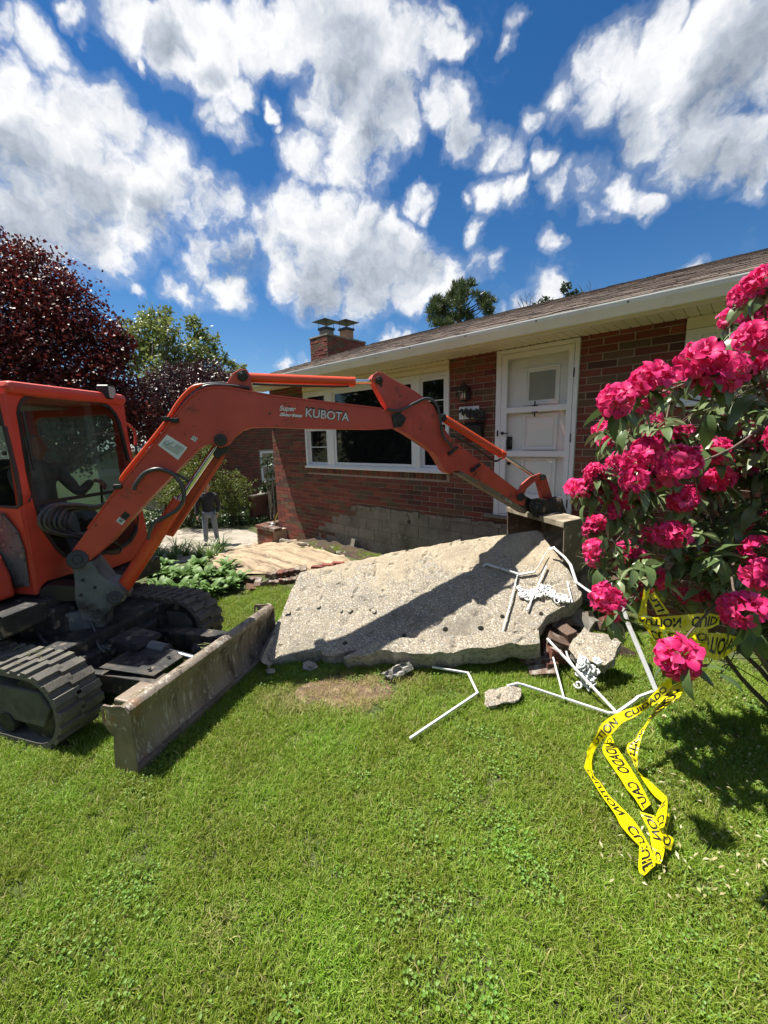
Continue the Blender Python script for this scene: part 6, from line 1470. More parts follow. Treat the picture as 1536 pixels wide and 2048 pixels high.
for (x, y, t, dx, dy, L_) in [(1290,745+90,2.0,-60,55,.13),(1230,870,2.05,-55,50,.13),(1250,860,2.05,-30,60,.12),(1420,830,1.9,-10,90,.14),(1350,800,1.95,-70,20,.13),(1500,770,1.7,-100,25,.16),(1510,790,1.7,-90,50,.15),(1440,700,1.7,-10,60,.10),(1468,672,1.95,-35,45,.12),(1210,1075,2.3,-10,70,.12),(1225,1080,2.3,30,55,.10),(1240,1070,2.3,55,40,.10),(1170,1010,2.5,-35,50,.10),(1335,1140,2.2,5,45,.10),(1330,1125,2.2,-70,10,.12),(1320,1150,2.2,-70,40,.12),(1400,1180,2.1,-40,10,.10),(1393,1335,1.55,50,-5,.10),(1440,1350,1.9,45,25,.12),(1375,1335,1.55,-12,60,.11),(1240,1190,2.2,50,8,.11),(1235,1215,2.2,-40,60,.12),(1490,1260,1.75,8,55,.12),(1520,1270,1.75,10,50,.11),(1440,1120,2.0,-70,-5,.12),(1455,1130,2.0,45,-30,.12)]:
    a = atD(x, y, t); b = atD(x + dx, y + dy, t - .03); LF.append((a, (b - a).normalized(), L_, 90))
LF.sort(key=lambda a: -a[2] / max(.5, (a[0] - CAM).dot(CF)) * (1 + (a[3] > 60)))
stuffL = MB(); nleaf = 0
for (p, dv, L_, d) in LF:
    nr = (ZU + Vector((rr.gauss(0, .35), rr.gauss(0, .35), 0))); sx = dv.cross(nr).normalized(); nz2 = sx.cross(dv).normalized()
    mt = Matrix.Translation(p) @ Matrix((sx, dv, nz2)).transposed().to_4x4() @ Matrix.Scale(L_ * 1.12, 4); me = leafV[rr.randrange(6)]
    if nleaf < 300: o = link(bpy.data.objects.new('leaf', me), rho); o.matrix_local = Matrix.Translation(-RB) @ mt; nleaf += 1
    else: stuffL.add([mt @ v.co for v in me.vertices], [tuple(p_.vertices) for p_ in me.polygons])
tag(stuffL.build('inner_leaves', M['rleaf'], rho, smooth_=True, fix=False), kind='stuff')

# petals and leaves fallen on the grass
g = np.random.default_rng(91); pts = []
for _ in range(300):
    x = g.uniform(1180, 1536); y = g.uniform(1400, 1830)
    if g.random() > (x - 1100) / 420: continue
    p = onG(x, y); pts.append((p.x, p.y, p.z + .045 + g.random() * .02))
P = np.array(pts); V_, F_ = leaves(P, unit(g.normal(size=P.shape) * np.array([1, 1, .25])), unit(g.normal(size=P.shape) * .4 + np.array([0, 0, 1.])),   .016 + .024 * g.random(len(P)), .008 + .008 * g.random(len(P)), fold=.3)
M['fallen'] = foliage_mat('fallen_leaf', [(.42,.38,.22),(.34,.30,.15),(.48,.45,.30),(.30,.30,.12)], rough=.6, trans=.2)
tag(np_mesh('fallen_leaves', V_, F_, [M['fallen']]), 'small pale leaves fallen on the shaded grass below the rhododendron', 'fallen leaves', kind='stuff')

ORD = ['first', 'second', 'third', 'fourth', 'fifth', 'sixth', 'seventh', 'eighth', 'ninth', 'tenth', 'eleventh', 'twelfth', 'thirteenth', 'fourteenth', 'fifteenth', 'sixteenth', 'seventeenth', 'eighteenth', 'nineteenth', 'twentieth', 'twenty first']
# ------------------------------------------------------------------ broken porch slab
SA, SB_, SP = onZ(522, 1300, .13), onZ(1075, 1262, .34), onZ(1068, 1062, 1.0)
SNn = (SB_ - SA).cross(SP - SA).normalized(); SNn = SNn if SNn.z > 0 else -SNn
slab_o = empty('concrete_slab', (SA + SP) / 2 - ZU * .3, 'huge broken concrete slab tilted up below the digger bucket', 'slab')
SXa = (SB_ - SA).normalized(); SYa = SNn.cross(SXa)
def S2(x, y): p = onP(x, y, SA, SNn) - SA; return Vector((p.dot(SXa), p.dot(SYa)))
out_px = [(532, 1312), (547, 1268), (564, 1223), (582, 1185), (599, 1144), (640, 1136), (723, 1119), (806, 1101), (920, 1082), (990, 1072), (1059, 1061), (1075, 1059), (1085, 1067), (1094, 1084), (1114, 1108), (1140, 1144), (1158, 1173), (1164, 1188), (1156, 1200), (1138, 1212), (1122, 1214), (1104, 1227), (1092, 1232), (1083, 1243), (1074, 1257), (1070, 1268), (1060, 1276), (1000, 1280), (900, 1290), (820, 1294), (760, 1294), (720, 1300), (695, 1303), (680, 1309), (662, 1313), (648, 1309), (641, 1300), (625, 1304), (590, 1309), (556, 1317), (541, 1319)]
TH = .135
def dens2(P, step):
    res = []
    for i in range(len(P)):
        a, b = P[i], P[(i + 1) % len(P)]; k = max(1, int((b - a).length / step))
        for j in range(k): res.append(a.lerp(b, j / k))
    return res
def in2(p, P):
    c = False; j = len(P) - 1
    for i in range(len(P)):
        if (P[i].y > p.y) != (P[j].y > p.y) and p.x < (P[j].x - P[i].x) * (p.y - P[i].y) / (P[j].y - P[i].y) + P[i].x: c = not c
        j = i
    return c
def slab_mesh(name, outline, org, ax, ay, n, th, m, parent, holes=(), step=.03, rough_edge=.02, seed=0, under=.02, clean=(), pits=1.0):
    O = dens2(outline, .03); rr_ = random.Random(seed)
    O = [p + Vector(mnoise.noise_vector((p.x * 9 + seed, p.y * 9, seed))[:2]) * rough_edge for p in O]; N_ = len(O)
    pts = list(O); xs0, xs1 = min(p.x for p in O), max(p.x for p in O); ys0, ys1 = min(p.y for p in O), max(p.y for p in O)
    x = xs0
    while x < xs1:
        y = ys0
        while y < ys1:
            p = Vector((x + rr_.uniform(-.3, .3) * step, y + rr_.uniform(-.3, .3) * step))
            if in2(p, O): pts.append(p)
            y += step
        x += step
    for (hx, hy, hr) in holes:
        for k in range(14): a = 6.283 * k / 14; pts += [Vector((hx + math.cos(a) * hr * f_, hy + math.sin(a) * hr * f_)) for f_ in (1.0, .85, .3)]
    v, _, f, *_ = delaunay_2d_cdt(pts, [(i, (i + 1) % N_) for i in range(N_)], [], 1, 1e-5)
    V3 = []
    for i, p in enumerate(v):
        h = .005 * mnoise.fractal((p.x * 7, p.y * 7, seed), 1, 2, 4) + .003 * mnoise.noise((p.x * 40, p.y * 40, seed))
        pit = mnoise.fractal((p.x * 11 + 5, p.y * 11, seed + 2.0), .9, 2, 4)
        if i >= N_ and pit > .38: h -= min(.016, (pit - .38) * .06) * pits
        for (hx, hy, hr) in holes:
            r_ = math.hypot(p.x - hx, p.y - hy)
            if r_ < hr * .93: h -= .09
            elif r_ < hr * 1.6: h -= .006 * (1.6 - r_ / hr)
        if i < N_: h -= .006 * rr_.random()
        V3.append(org + ax * p.x + ay * p.y + n * h)
    F3 = [tuple(t) for t in f]; F3 = [t if (V3[t[1]] - V3[t[0]]).cross(V3[t[2]] - V3[t[0]]).dot(n) > 0 else t[::-1] for t in F3]
    # broken sides in four rows, then the underside
    prev = list(range(N_)); nv = len(V3); cen = sum(O, Vector((0, 0))) / N_
    for r in range(1, 5):
        row = []
        for i in range(N_):
            p = O[i]; a = O[i - 1]; b = O[(i + 1) % N_]; d = (b - a).normalized(); inn = Vector((-d.y, d.x)); inn = inn if in2(p + inn * .02, O) else -inn
            q_ = mnoise.fractal((p.x * 8, p.y * 8, r * 1.3 + seed), .8, 2, 4); w = (under * r / 4 * (1 + q_) + .014 * q_); c_ = p + inn * w
            V3.append(org + ax * c_.x + ay * c_.y - n * (th * r / 4 + .012 * mnoise.noise((p.x * 13, p.y * 13, r)))); row.append(len(V3) - 1)
        for i in range(N_): j = (i + 1) % N_; F3.append((prev[j], prev[i], row[i], row[j]))
        prev = row
    tri = tessellate_polygon([[V3[i] for i in prev]])
    for t in tri: F3.append(tuple(prev[k] for k in t))
    o = mesh_obj(name, V3, F3, m, parent); bm = bmesh.new(); bm.from_mesh(o.data); bmesh.ops.recalc_face_normals(bm, faces=bm.faces); bm.to_mesh(o.data); bm.free(); return o
M['slabtop'] = mat('weathered_concrete', (.40,.345,.26), (.315,.275,.21), rough=.95, scale=1.5, dirt=(.235,.205,.165), dirt_scale=5, dirt_lo=.50, dirt_hi=.75, bump=1.0, bump_scale=130, ov=[((.15,.135,.112), 85, .535, .575), ((.62,.58,.50), 66, .575, .615), ((.30,.285,.26), 24, .56, .66), ((.17,.15,.12), 2.4, .56, .80)])
M['slabedge'] = mat('broken_concrete', (.38,.36,.325), (.25,.235,.21), rough=1, scale=14, dirt=(.13,.12,.105), dirt_scale=30, dirt_lo=.52, dirt_hi=.62, bump=1.0, bump_scale=70, ov=[((.52,.50,.46), 60, .60, .66)])
hl = [(S2(x, y).x, S2(x, y).y, r) for x, y, r in ((891, 1258, .026), (962, 1256, .028), (808, 1270, .022), (1005, 1233, .022), (1083, 1227, .022), (690, 1286, .022))]
sl_ = slab_mesh('slab', [S2(*p) for p in out_px], SA, SXa, SYa, SNn, TH, M['slabtop'], slab_o, hl, step=.026, seed=1, rough_edge=.018, under=-.03)
M['slabsmooth'] = mat('worn_concrete', (.42,.355,.25), (.345,.29,.205), rough=.9, scale=2, dirt=(.26,.215,.155), dirt_scale=4, dirt_lo=.48, dirt_hi=.70, bump=.5, bump_scale=110, ov=[((.24,.20,.15), 85, .57, .61), ((.52,.46,.36), 66, .60, .64)])
me = sl_.data; me.materials.append(M['slabedge']); me.materials.append(M['slabsmooth'])
ymax = max(S2(*p).y for p in out_px)
for p in me.polygons:
    if p.normal.dot(SNn) < .55: p.material_index = 1
    else:
        c_ = p.center + slab_o.location - SA; u_, v_ = c_.dot(SXa), c_.dot(SYa)
        if v_ / ymax + .22 * mnoise.fractal((u_ * 2.2, v_ * 2.2, 7.7), 1, 2, 4) + .05 * rng.uniform(-1, 1) > .66: p.material_index = 2
# lighter thin strip of old screed beyond the slab's far edge
sc_o = empty('screed_strip', onP(870, 1094, SA, SNn) - ZU * .2, 'thin pale concrete strip lying behind the top edge of the big slab', 'concrete piece')
def free_slab(px, z0, tilt_pts, th, m, nm, parent, seed, **kw):
    A_, B_2, C_ = tilt_pts; n_ = (B_2 - A_).cross(C_ - A_).normalized(); n_ = n_ if n_.z > 0 else -n_; ax = (B_2 - A_).normalized(); ay = n_.cross(ax)
    def s2(x, y): p = onP(x, y, A_, n_) - A_; return Vector((p.dot(ax), p.dot(ay)))
    o = slab_mesh(nm, [s2(*p) for p in px], A_, ax, ay, n_, th, m, parent, seed=seed, **kw); o.data.materials.append(M['slabedge'])
    for p in o.data.polygons:
        if p.normal.dot(n_) < .5: p.material_index = 1
    return o
fs_o = empty('slab_piece', onP(880, 1290, SA, SNn) - ZU * .2, 'thick broken front strip stepping out from the lower edge of the big slab', 'concrete piece')
fo_ = SNn * .042
free_slab([(685, 1316), (700, 1307), (712, 1301), (740, 1287), (770, 1279), (830, 1276), (900, 1272), (960, 1270), (1020, 1262), (1060, 1255), (1075, 1262), (1078, 1284), (1040, 1288), (995, 1292), (950, 1297), (896, 1305), (850, 1306), (817, 1308), (802, 1305), (777, 1298), (755, 1303), (733, 1307), (705, 1314), (692, 1320)], 0, (SA + fo_, SB_ + fo_, SP + fo_), .20, M['slabtop'], 'strip', fs_o, 6, step=.03, rough_edge=.026, under=-.03, holes=())
off_ = ZU * -.02 + Vector((0, .06, 0))
free_slab([(806, 1106), (860, 1093), (920, 1080), (924, 1090), (860, 1106), (806, 1120)], 0, (onP(806, 1120, SA + off_, SNn), onP(924, 1090, SA + off_, SNn), onP(880, 1090, SA + off_, SNn)), .05, M['slabtop'], 'strip', sc_o, 3)
# end face chunk left on the blade side, the fallen lumps
def chunk(label, px, zs_, th, seed, m=None, name='concrete_chunk', group=None):
    A_, B_2, C_ = [onZ(x, y, z) for (x, y), z in zs_]
    o = empty(name, (A_ + B_2) / 2 - ZU * .05, label, 'concrete piece', group); free_slab(px, 0, (A_, B_2, C_), th, m or M['slabtop'], 'lump', o, seed, step=.03, rough_edge=.02, under=.03, pits=2); return o
chunk('jagged concrete lump leaning on the rubble under the rhododendron', [(1138, 1298), (1146, 1276), (1162, 1262), (1168, 1253), (1178, 1262), (1204, 1266), (1240, 1275), (1246, 1280), (1232, 1300), (1224, 1318), (1206, 1328), (1194, 1326), (1176, 1318), (1150, 1318)], (((1140, 1318), .20), ((1210, 1328), .22), ((1180, 1262), .36)), .16, 11)
chunk('flat rectangular concrete piece lying alone on the grass', [(969, 1384), (980, 1377), (1036, 1369), (1043, 1376), (1044, 1392), (1040, 1400), (1000, 1408), (976, 1410), (972, 1402)], (((976, 1408), .07), ((1040, 1400), .07), ((1005, 1374), .10)), .06, 12)
chunk('small grey lump on the grass under the slab edge', [(607, 1326), (618, 1321), (632, 1325), (634, 1334), (620, 1340), (608, 1336)], (((608, 1336), .06), ((632, 1334), .06), ((620, 1322), .07)), .05, 13)
chunk('tiny white concrete crumb on the grass by the blade', [(530, 1340), (540, 1336), (549, 1338), (548, 1345), (536, 1346)], (((530, 1345), .05), ((548, 1345), .05), ((540, 1337), .06)), .03, 14)
chunk('dark concrete lump wedged under the front lip of the slab', [(765, 1350), (790, 1330), (822, 1325), (830, 1338), (805, 1352), (780, 1360)], (((770, 1355), .06), ((826, 1338), .08), ((795, 1330), .13)), .10, 15, M['slabedge'])
chunk('broken slab corner standing between the blade and the big slab', [(516, 1312), (524, 1290), (534, 1262), (552, 1244), (556, 1250), (530, 1300), (524, 1322)], (((518, 1318), .10), ((530, 1300), .16), ((552, 1246), .22)), .10, 16, M['slabedge'])
for i, (x, y) in enumerate(sorted([(636, 1214), (682, 1222), (700, 1222), (742, 1216), (748, 1222), (787, 1227), (824, 1246), (863, 1219), (741, 1262), (1070, 1190), (575, 1226), (905, 1180)])):
    p = onP(x, y, SA, SNn) + SNn * .006; q = MB(); k_ = 9; R_ = .018 + .012 * rng.random()
    q.prism([p + (SXa * math.cos(a * .7) + SYa * math.sin(a * .7)) * R_ * rng.uniform(.6, 1.2) for a in range(9)], SNn * .010); o = q.build('concrete_chip', M['slabtop']); tag(o, ORD[i] + ' loose concrete chip from the left on top of the tilted slab', 'chip', 'chips on the slab')

# ------------------------------------------------------------------ loose bricks, blocks, rubble
def loose_brick(c, ax, ay, az, label, group, dims=(.20, .095, .062), seed=0, name='loose_brick', m=None):
    rr_ = random.Random(seed); q = MB(); a = Vector(ax).normalized(); n_ = Vector(az); n_ = (n_ - a * n_.dot(a)).normalized(); b = n_.cross(a)
    l, w, h = [d / 2 for d in dims]; q.box(c, a * l, b * w, n_ * h); o = q.build(name, m or M['brick_old_shaded'])
    bm = bmesh.new(); bm.from_mesh(o.data); bmesh.ops.subdivide_edges(bm, edges=bm.edges[:], cuts=2, use_grid_fill=True)
    for v in bm.verts: v.co += Vector(mnoise.noise_vector(v.co * 14 + Vector((seed, 0, 0)))) * .009
    bm.to_mesh(o.data); bm.free(); tag(o, label, 'brick', group); return o
def rnd_axes(s): r_ = random.Random(s); a = Vector((r_.gauss(0, 1), r_.gauss(0, 1), r_.gauss(0, .25))); n_ = Vector((r_.gauss(0, .3), r_.gauss(0, .3), 1)); return a, n_
k = 0
facing = (CR * .9 + CF * .2); facing.z = 0
for row, (y0, z0) in enumerate(((1166, .04), (1150, .12))):
    for j in range(8 - row):
        x = 532 + j * 11.5 + row * 6; p = onZ(x, y0 - j * 1.8, z0); k += 1
        a, n_ = (Vector((CF.x, CF.y, 0)) + Vector((rng.uniform(-.25, .25), rng.uniform(-.2, .2), rng.uniform(-.2, .2))), ZU + Vector((rng.uniform(-.25, .25), rng.uniform(-.25, .25), 0)))
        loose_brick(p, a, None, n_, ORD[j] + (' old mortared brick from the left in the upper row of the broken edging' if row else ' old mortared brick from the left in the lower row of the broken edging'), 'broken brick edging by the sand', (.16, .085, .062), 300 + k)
for i, (x, y, z, lab) in enumerate([(502, 1176, .03, 'reddish brick lying on its side at the left end of the broken edging'), (516, 1166, .05, 'pale half brick next to the hostas'), (500, 1160, .05, 'light worn brick behind the hostas at the sand edge'), (635, 1136, .03, 'red brick lying flat between the sand and the slab'), (655, 1132, .03, 'second red brick lying flat beside the dark earth'), (676, 1128, .03, 'brick at the wall end of the red row by the dark earth'), (600, 1165, .05, 'brick tipped against the left edge of the big slab'), (605, 1180, .02, 'half buried brick in the gap left of the big slab')]):
    a, n_ = rnd_axes(40 + i); a = a if i not in (3, 4, 5) else Vector((.8, .5, 0)); loose_brick(onZ(x, y, z), a, None, n_ if i not in (3, 4, 5) else ZU, lab, 'scattered bricks left of the slab', (.19, .09, .06), 60 + i, m=M['brick'] if i in (0, 3, 4, 5) else None)
rubb = [(1090, 1325, .08), (1104, 1300, .16), (1075, 1322, .06), (1120, 1285, .22), (1140, 1240, .30), (1160, 1232, .34), (1130, 1262, .28), (1100, 1262, .22), (1115, 1315, .10), (1150, 1300, .12), (1180, 1245, .3), (1060, 1310, .08), (1085, 1345, .04), (1215, 1245, .2), (1240, 1300, .05), (1150, 1270, .2)]
for i, (x, y, z) in enumerate(sorted(rubb)):
    a, n_ = rnd_axes(140 + i); loose_brick(onZ(x, y, z), a, None, n_, ORD[i] + ' dirty, shade-darkened brick from the left in the rubble under the slab end', 'bricks in the rubble under the slab', (.22, .10, .075), 160 + i)
for lab, (x, y, z), dm, mm, s in (('small brick standing upright beside the bucket', (1172, 1162, .52), (.12, .09, .06), 'brick_old_shaded', 5), ('long grey block lying across the rubble hollow', (1150, 1226, .36), (.40, .14, .12), 'block', 9), ('orange brick end poking up behind the flower head', (1226, 1163, .42), (.14, .07, .06), 'brick', 8), ('pale stub of brick beside the upright one', (1192, 1168, .45), (.13, .09, .06), 'brick_old_shaded', 17), ('square pale block in the shade beneath the slab', (1128, 1264, .14), (.30, .20, .16), 'block', 19)):
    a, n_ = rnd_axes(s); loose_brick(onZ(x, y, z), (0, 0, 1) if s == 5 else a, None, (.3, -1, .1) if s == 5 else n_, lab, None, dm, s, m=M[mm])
# prop pile that carries the slab (mostly out of sight)
pil = tag(MB().prism([onZ(640, 1200, -.05), onZ(1010, 1290, -.05), onZ(1130, 1230, -.05), onZ(1080, 1150, -.05), onZ(800, 1160, -.05)], ZU * .12).build('rubble_heap', M['earth']), 'low heap of dark soil and rubble beneath the big slab', 'rubble', kind='stuff')
# stones along the foot of the wall
for i in range(26):
    t = i / 25; x = 565 + t * 135 + rng.uniform(-4, 4); y = 1080 + t * 30 + rng.uniform(-4, 3); p = onZ(x, y, .01); p.y = min(p.y, 5.05); q = MB(); R_ = .04 + .045 * rng.random()
    bm = bmesh.new(); bmesh.ops.create_icosphere(bm, subdivisions=1, radius=R_)
    for v in bm.verts: v.co *= rng.uniform(.7, 1.2); v.co.z *= .7
    q.add([p + v.co for v in bm.verts], [tuple(v.index for v in f.verts) for f in bm.faces]); bm.free()
    o = q.build('stone', M['block'] if i < 5 else (M['earth'] if i % 3 else M['block'])); tag(o, ['pale stone nearest the brick planter', 'second pale stone along the wall from the planter', 'third pale stone along the wall from the planter', 'fourth pale stone along the wall from the planter', 'fifth pale stone along the wall from the planter'][i] if i < 5 else ORD[i - 5] + ' dirty clod along the foot of the brick wall counting from the pale stones', 'stone', 'rubble along the foot of the wall')
ear_ = patch('earth_strip', ragged([onZ(575, 1085).xy, onZ(690, 1112).xy, onZ(735, 1125).xy, onZ(760, 1120).xy, (-4.4, 5.15), (-7.2, 5.15)], .1, .05, 8), ground, M['earth'], step=.06, h=.03, rough_=.06)
tag(loose_brick(onY(705, 1095, 5.06), (0.1, .2, 1), None, (0, -1, .1), 'rough broken board leaning on the wall by the earth strip', None, (.32, .10, .04), 31, 'leaning_board', M['block']), cat='board')

# ------------------------------------------------------------------ bent white railing
def rail(label, pts, w, h, name='railing_bar', group='broken white railing pieces', up=(0, 0, 1), thin=False):
    q = MB()
    for a, b in zip(pts[:-1], pts[1:]): q.bar(a, b + (b - a).normalized() * w * .3, w * .58, h * .58, up)
    return tag(q.build(name, M['white_old'], bevel=.002), label, 'railing', group)
Z = lambda L, z=.06: [onZ(x, y, z) for x, y in L]
def SL(L, d=.02): return [onP(x, y, SA, SNn) + SNn * d for x, y in L]
rail('angled white rail on the grass in front of the slab', Z([(820, 1477), (955, 1386), (936, 1346)]) + [onZ(866, 1334, .07)], .028, .026)
rail('long white rail running across the grass from the loose block towards the tape', [onZ(1014, 1372, .09), onZ(1034, 1367, .12), onZ(1048, 1370, .11), onZ(1133, 1398, .07), onZ(1217, 1426, .06), onZ(1231, 1427, .06)], .030, .026)
rail('white rail leaning from the dark rubble hollow down to the tape', [onZ(1094, 1277, .30), onZ(1232, 1424, .07)], .030, .026)
rail('short white baluster standing on the grass below the slab', [onZ(1104, 1307, .16), onZ(1128, 1397, .08)], .022, .022)
rail('pair of white balusters beside the lace casting', [onZ(1132, 1302, .22), onZ(1136, 1316, .18), onZ(1178, 1381, .07)], .024, .022)
rail('broad flat white post leaning under the flowers', [onZ(1226, 1165, .75), onZ(1258, 1252, .45), onZ(1311, 1378, .07)], .055, .03)
rail('white rail piece between the broad post and the tape', Z([(1232, 1427), (1270, 1400), (1276, 1394), (1304, 1384)], .07), .034, .028)
rail('thick white rail lying across the shadow on the slab', SL([(966, 1137), (972, 1132), (1039, 1153), (1068, 1148)], .03), .034, .03, up=SNn)
rail('long white baluster lying down the slab', SL([(1034, 1154), (1020, 1212), (1002, 1275)], .03), .022, .022, up=SNn)
rail('shorter white baluster slanting down the slab', SL([(1092, 1136), (1073, 1180), (1054, 1223)], .03), .024, .024, up=SNn)
rail('small white baluster at the right edge of the slab', [onP(1133, 1166, SA, SNn) + SNn * .03, onP(1143, 1208, SA, SNn) + SNn * .03], .022, .022, up=SNn)
rail('thin bent rusty white strip on the slab', SL([(1068, 1148), (1075, 1140), (1087, 1118), (1092, 1110)], .05), .012, .012, up=SNn)
rail('peeling white strap curling over the slab corner', [onP(x, y, SA, SNn) + SNn * d for x, y, d in ((1094, 1110, .09), (1104, 1110, .11), (1126, 1128, .10), (1138, 1140, .08), (1150, 1172, .06), (1168, 1182, .04), (1188, 1194, .03))], .045, .012, up=SNn)
rail('short white rail end in the dark beside the flower head', [onZ(1230, 1172, .5), onZ(1250, 1214, .4)], .03, .03)
M['lace'] = mat('white_casting', (.72,.74,.74), (.60,.62,.62), rough=.55, scale=25)
def lace(label, fn, n, seed, R_=.030):
    rr_ = random.Random(seed); q = MB()
    for k in range(n):
        u, v = (k + .5) / n, rr_.random(); c, nrm = fn(u, v); t1 = nrm.cross(Vector((rr_.gauss(0, 1), rr_.gauss(0, 1), .1))).normalized(); t2 = nrm.cross(t1); r_ = R_ * rr_.uniform(.7, 1.3)
        pts = [c + (t1 * math.cos(a * 1.05) + t2 * math.sin(a * 1.05)) * r_ * (1 - a * .10) + nrm * rr_.uniform(-.2, .4) * r_ for a in range(8)]; q.tube(spline(pts, 16), .0075, 6)
        if k % 2: q.tube([c + t1 * r_ * .5, c + t1 * r_ * .9 + nrm * .01, c + t2 * r_ * 1.4], [.012, .014, .006], 6)
    return tag(q.build('railing_casting', M['lace'], smooth_=True, fix=False), label, 'railing', 'broken white railing pieces')
lace('crumpled white lace casting lying on top of the slab', lambda u, v: (onP(1036 + u * 100, 1174 + u * 14 + v * 18 + 6 * math.sin(u * 9), SA, SNn) + SNn * .022, SNn), 44, 3)
lace('white lace casting hanging down the jagged lump', lambda u, v: (onZ(1156 + v * 40 - (u - .5) * 6, 1316 + u * 56, .27 - u * .2), Vector((-.2, -.8, .6)).normalized()), 30, 4, .026)

# ------------------------------------------------------------------ caution tape
M['tape'] = mat('tape_yellow', (.82,.72,.008), (.76,.66,.006), rough=.28, trans=.16)
M['tapeink'] = mat('tape_ink', (.012,.012,.010), rough=.45)
tape = empty('caution_tape', onZ(1300, 1560, 0), 'long yellow caution tape with black lettering trailing from the rhododendron over the grass', 'tape')
def font_mesh(s):
    cu = bpy.data.curves.new('t', 'FONT'); cu.body = s; cu.size = 1; cu.offset = .03; cu.resolution_u = 3; o = bpy.data.objects.new('t', cu); COL.objects.link(o); dg = bpy.context.evaluated_depsgraph_get(); dg.update()
    me = bpy.data.meshes.new_from_object(o.evaluated_get(dg)); bpy.data.objects.remove(o); bm = bmesh.new(); bm.from_mesh(me); bmesh.ops.triangulate(bm, faces=bm.faces)
    bmesh.ops.subdivide_edges(bm, edges=[e for e in bm.edges if e.calc_length() > .12], cuts=2); bmesh.ops.triangulate(bm, faces=bm.faces)
    vs = [(v.co.x, v.co.y) for v in bm.verts]; fs = [tuple(v.index for v in f.verts) for f in bm.faces]; bm.free(); return vs, fs
TXT = font_mesh('CAUTION   CUIDADO   '); TW = max(v[0] for v in TXT[0]) + .9
def strip(left, right, text=True, start=0.0, flip=False, mirror=False, lum=1, ns=40, name='tape_strip', wav=.014, seed=0):
    Ls = spline(left, ns); Rs = spline(right, ns); nc = 5; vs = []; rows_ = []
    view = lambda p: (CAM - p).normalized()
    for i in range(ns):
        row = []
        for j in range(nc):
            u = j / (nc - 1); p = Ls[i].lerp(Rs[i], u); b = mnoise.noise((i * .35 + seed, u * 3, seed)) * wav * math.sin(math.pi * (.15 + .7 * u)) ; p = p + view(p) * b; row.append(len(vs)); vs.append(p)
        rows_.append(row)
    fs = [(rows_[i][j], rows_[i][j + 1], rows_[i + 1][j + 1], rows_[i + 1][j]) for i in range(ns - 1) for j in range(nc - 1)]
    o = mesh_obj(name, vs, fs, M['tape'], tape, smooth_=True)
    if not text: return o
    cum = [0]
    for i in range(1, ns): cum.append(cum[-1] + ((Ls[i] + Rs[i]) / 2 - (Ls[i - 1] + Rs[i - 1]) / 2).length)
    tot = cum[-1]; sc = .050 / .72; V2 = []; F2 = []
    def at(s, v):
        s = min(max(s, 0), tot - 1e-6); i = 0
        while cum[i + 1] < s: i += 1
        f_ = (s - cum[i]) / max(1e-9, cum[i + 1] - cum[i]); u = v * (nc - 1); j = min(int(u), nc - 2); w = u - j
        P_ = lambda a, b: vs[rows_[a][b]]
        p = (P_(i, j) * (1 - w) + P_(i, j + 1) * w) * (1 - f_) + (P_(i + 1, j) * (1 - w) + P_(i + 1, j + 1) * w) * f_
        return p + view(p) * .0016
    n_rep = int((tot + start) / (TW * sc)) + 2
    for k in range(n_rep):
        for t in TXT[1]:
            xs_ = [TXT[0][i][0] * sc + k * TW * sc - start for i in t]
            if min(xs_) < 0.004 or max(xs_) > tot - .004: continue
            b0 = len(V2)
            for i, xx in zip(t, xs_):
                v = .5 + (TXT[0][i][1] - .36) * .86 * (-1 if flip else 1); s = tot - xx if mirror else xx; V2.append(at(s, v))
            F2.append((b0, b0 + 1, b0 + 2))
    if F2: mesh_obj('tape_lettering', V2, F2, M['tapeink'], o)
    return o
def T1(pts, zs_): n = len(pts); return [onZ(1150 + x / 6.144, 1330 + y / 6.144, zs_[0] + (zs_[1] - zs_[0]) * i / (n - 1)) for i, (x, y) in enumerate(pts)]
def T2(pts, zs_): return T1([(x, y + 1290) for x, y in pts], zs_)
def T3(pts, t0, t1): n = len(pts); return [atD(1250 + x / 5.37, 1150 + y / 5.37, t0 + (t1 - t0) * i / (n - 1)) for i, (x, y) in enumerate(pts)]
strip(T1([(1220, 110), (1060, 240), (960, 350), (830, 470), (680, 530), (500, 600), (330, 720), (270, 840), (205, 955)], (.50, .08)), T1([(1250, 180), (1180, 285), (1010, 460), (880, 540), (730, 640), (580, 715), (450, 850), (350, 900), (280, 990)], (.46, .05)), start=.1, mirror=True, flip=True, seed=1)
strip(T1([(205, 955), (150, 1050), (145, 1120), (110, 1260)], (.08, .07)), T1([(280, 985), (240, 1060), (210, 1160), (210, 1295)], (.05, .05)), text=False, ns=16, seed=2)
strip(T1([(110, 1260), (170, 1350), (230, 1450)], (.07, .07)) + T2([(330, 320), (440, 470), (500, 560), (560, 680), (680, 820), (790, 930)], (.07, .07)), T1([(215, 1290), (240, 1370), (310, 1440)], (.05, .06)) + T2([(420, 310), (540, 430), (640, 530), (740, 640), (830, 780), (900, 900)], (.06, .07)), start=.0, flip=True, mirror=False, seed=3)
strip(T2([(790, 925), (785, 1060), (785, 1240), (850, 1298)], (.075, .06)), T2([(900, 895), (950, 1020), (985, 1120), (985, 1180)], (.08, .06)), start=.40, ns=24, flip=True, seed=4)
strip(T1([(430, 830), (350, 980), (345, 1070), (430, 1210), (560, 1400), (640, 1530)], (.06, .09)) + T2([(720, 330), (830, 500)], (.08, .08)), T1([(440, 850), (485, 960), (560, 1080), (660, 1230), (760, 1390), (840, 1530)], (.05, .08)) + T2([(870, 300), (930, 420)], (.08, .08)), start=.32, flip=True, mirror=False, seed=5, wav=.012)
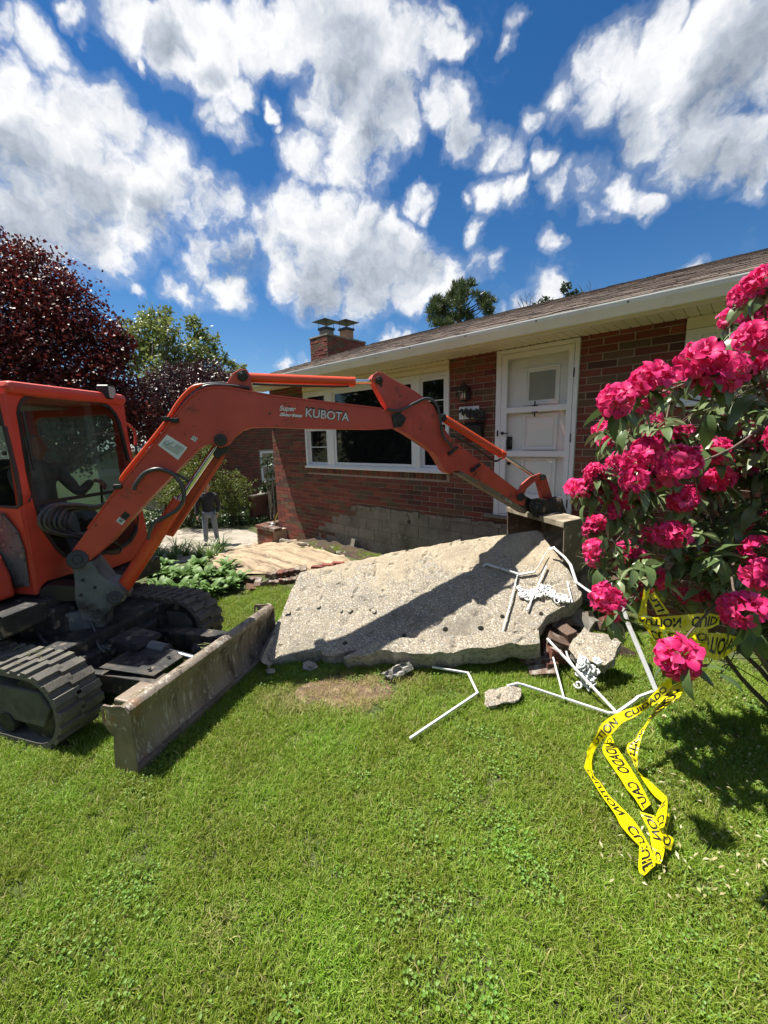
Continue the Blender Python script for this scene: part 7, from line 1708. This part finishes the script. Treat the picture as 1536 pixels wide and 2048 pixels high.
strip(T2([(795, 510), (840, 610), (905, 740), (930, 870), (960, 1010), (990, 1140)], (.09, .07)), T2([(970, 560), (1010, 640), (1060, 730), (1100, 930), (1080, 1080), (1050, 1155)], (.10, .07)), start=.18, flip=True, seed=6, wav=.012)
strip(T1([(1130, 300), (1040, 440), (985, 525), (925, 620), (870, 720), (790, 820), (740, 910), (650, 970), (640, 1060), (700, 1150), (740, 1260), (800, 1350)], (.36, .08)), T1([(1385, 150), (1300, 370), (1210, 445), (1060, 570), (920, 690), (855, 800), (815, 900), (790, 1000), (765, 1120), (770, 1200), (770, 1290), (840, 1370)], (.42, .06)), start=.02, flip=False, mirror=True, ns=60, seed=7)
strip(T2([(800, 70), (850, 150), (960, 300), (1080, 405)], (.08, .09)), T2([(850, 90), (900, 120), (1030, 240), (1125, 330)], (.06, .09)), text=False, ns=20, seed=8)
strip(T2([(1075, 395), (1010, 520), (985, 620), (1040, 720)], (.11, .12)), T2([(1130, 330), (1135, 430), (1125, 560), (1095, 700)], (.11, .12)), start=.25, ns=24, seed=9)
strip(T2([(1140, 520), (1100, 640), (1080, 760), (1060, 900), (1090, 950)], (.11, .09)), T2([(1172, 570), (1140, 700), (1130, 780), (1210, 850), (1180, 990)], (.09, .06)), start=.36, ns=26, seed=10)
tD_ = 2.2
strip(T3([(205, 145), (165, 340), (135, 450)], tD_, tD_), T3([(275, 140), (235, 300), (240, 430)], tD_, tD_), text=False, ns=16, seed=11)
strip(T3([(240, 230), (300, 340), (345, 430)], tD_ + .03, tD_), T3([(320, 180), (400, 300), (480, 410)], tD_ + .03, tD_), start=.1, ns=16, seed=12)
strip(T3([(140, 450), (300, 455), (600, 430), (880, 410), (1020, 440)], tD_ - .03, tD_ + .05), T3([(150, 500), (300, 565), (600, 600), (850, 595), (1010, 530)], tD_ - .06, tD_ + .02), start=.05, seed=13, wav=.02)
strip(T3([(160, 500), (280, 570), (400, 590)], tD_, tD_), T3([(200, 540), (340, 720), (430, 740)], tD_ - .03, tD_), start=.3, ns=20, seed=14, wav=.02)
strip(T3([(440, 600), (650, 620), (890, 590)], tD_ - .02, tD_), T3([(470, 690), (700, 730), (880, 740)], tD_ - .06, tD_ - .02), start=.2, seed=15, wav=.03)
strip(T3([(880, 620), (1060, 630), (1195, 660)], tD_ + .02, tD_ + .05), T3([(850, 850), (1000, 910), (1195, 800)], tD_ - .02, tD_ + .05), start=.12, seed=16, wav=.03)
strip(T3([(265, 660), (320, 720), (380, 770)], tD_, tD_), T3([(280, 740), (330, 790), (390, 800)], tD_ - .03, tD_), text=False, ns=14, seed=17)
strip(T3([(760, 700), (790, 800), (780, 890)], tD_ - .03, tD_), T3([(880, 720), (890, 800), (870, 890)], tD_ - .03, tD_), start=.3, ns=16, seed=18, wav=.02)
strip(T3([(1200, 60), (1260, 50), (1340, 60)], 2.3, 2.3), T3([(1210, 110), (1280, 115), (1350, 110)], 2.3, 2.3), text=False, ns=14, seed=19)
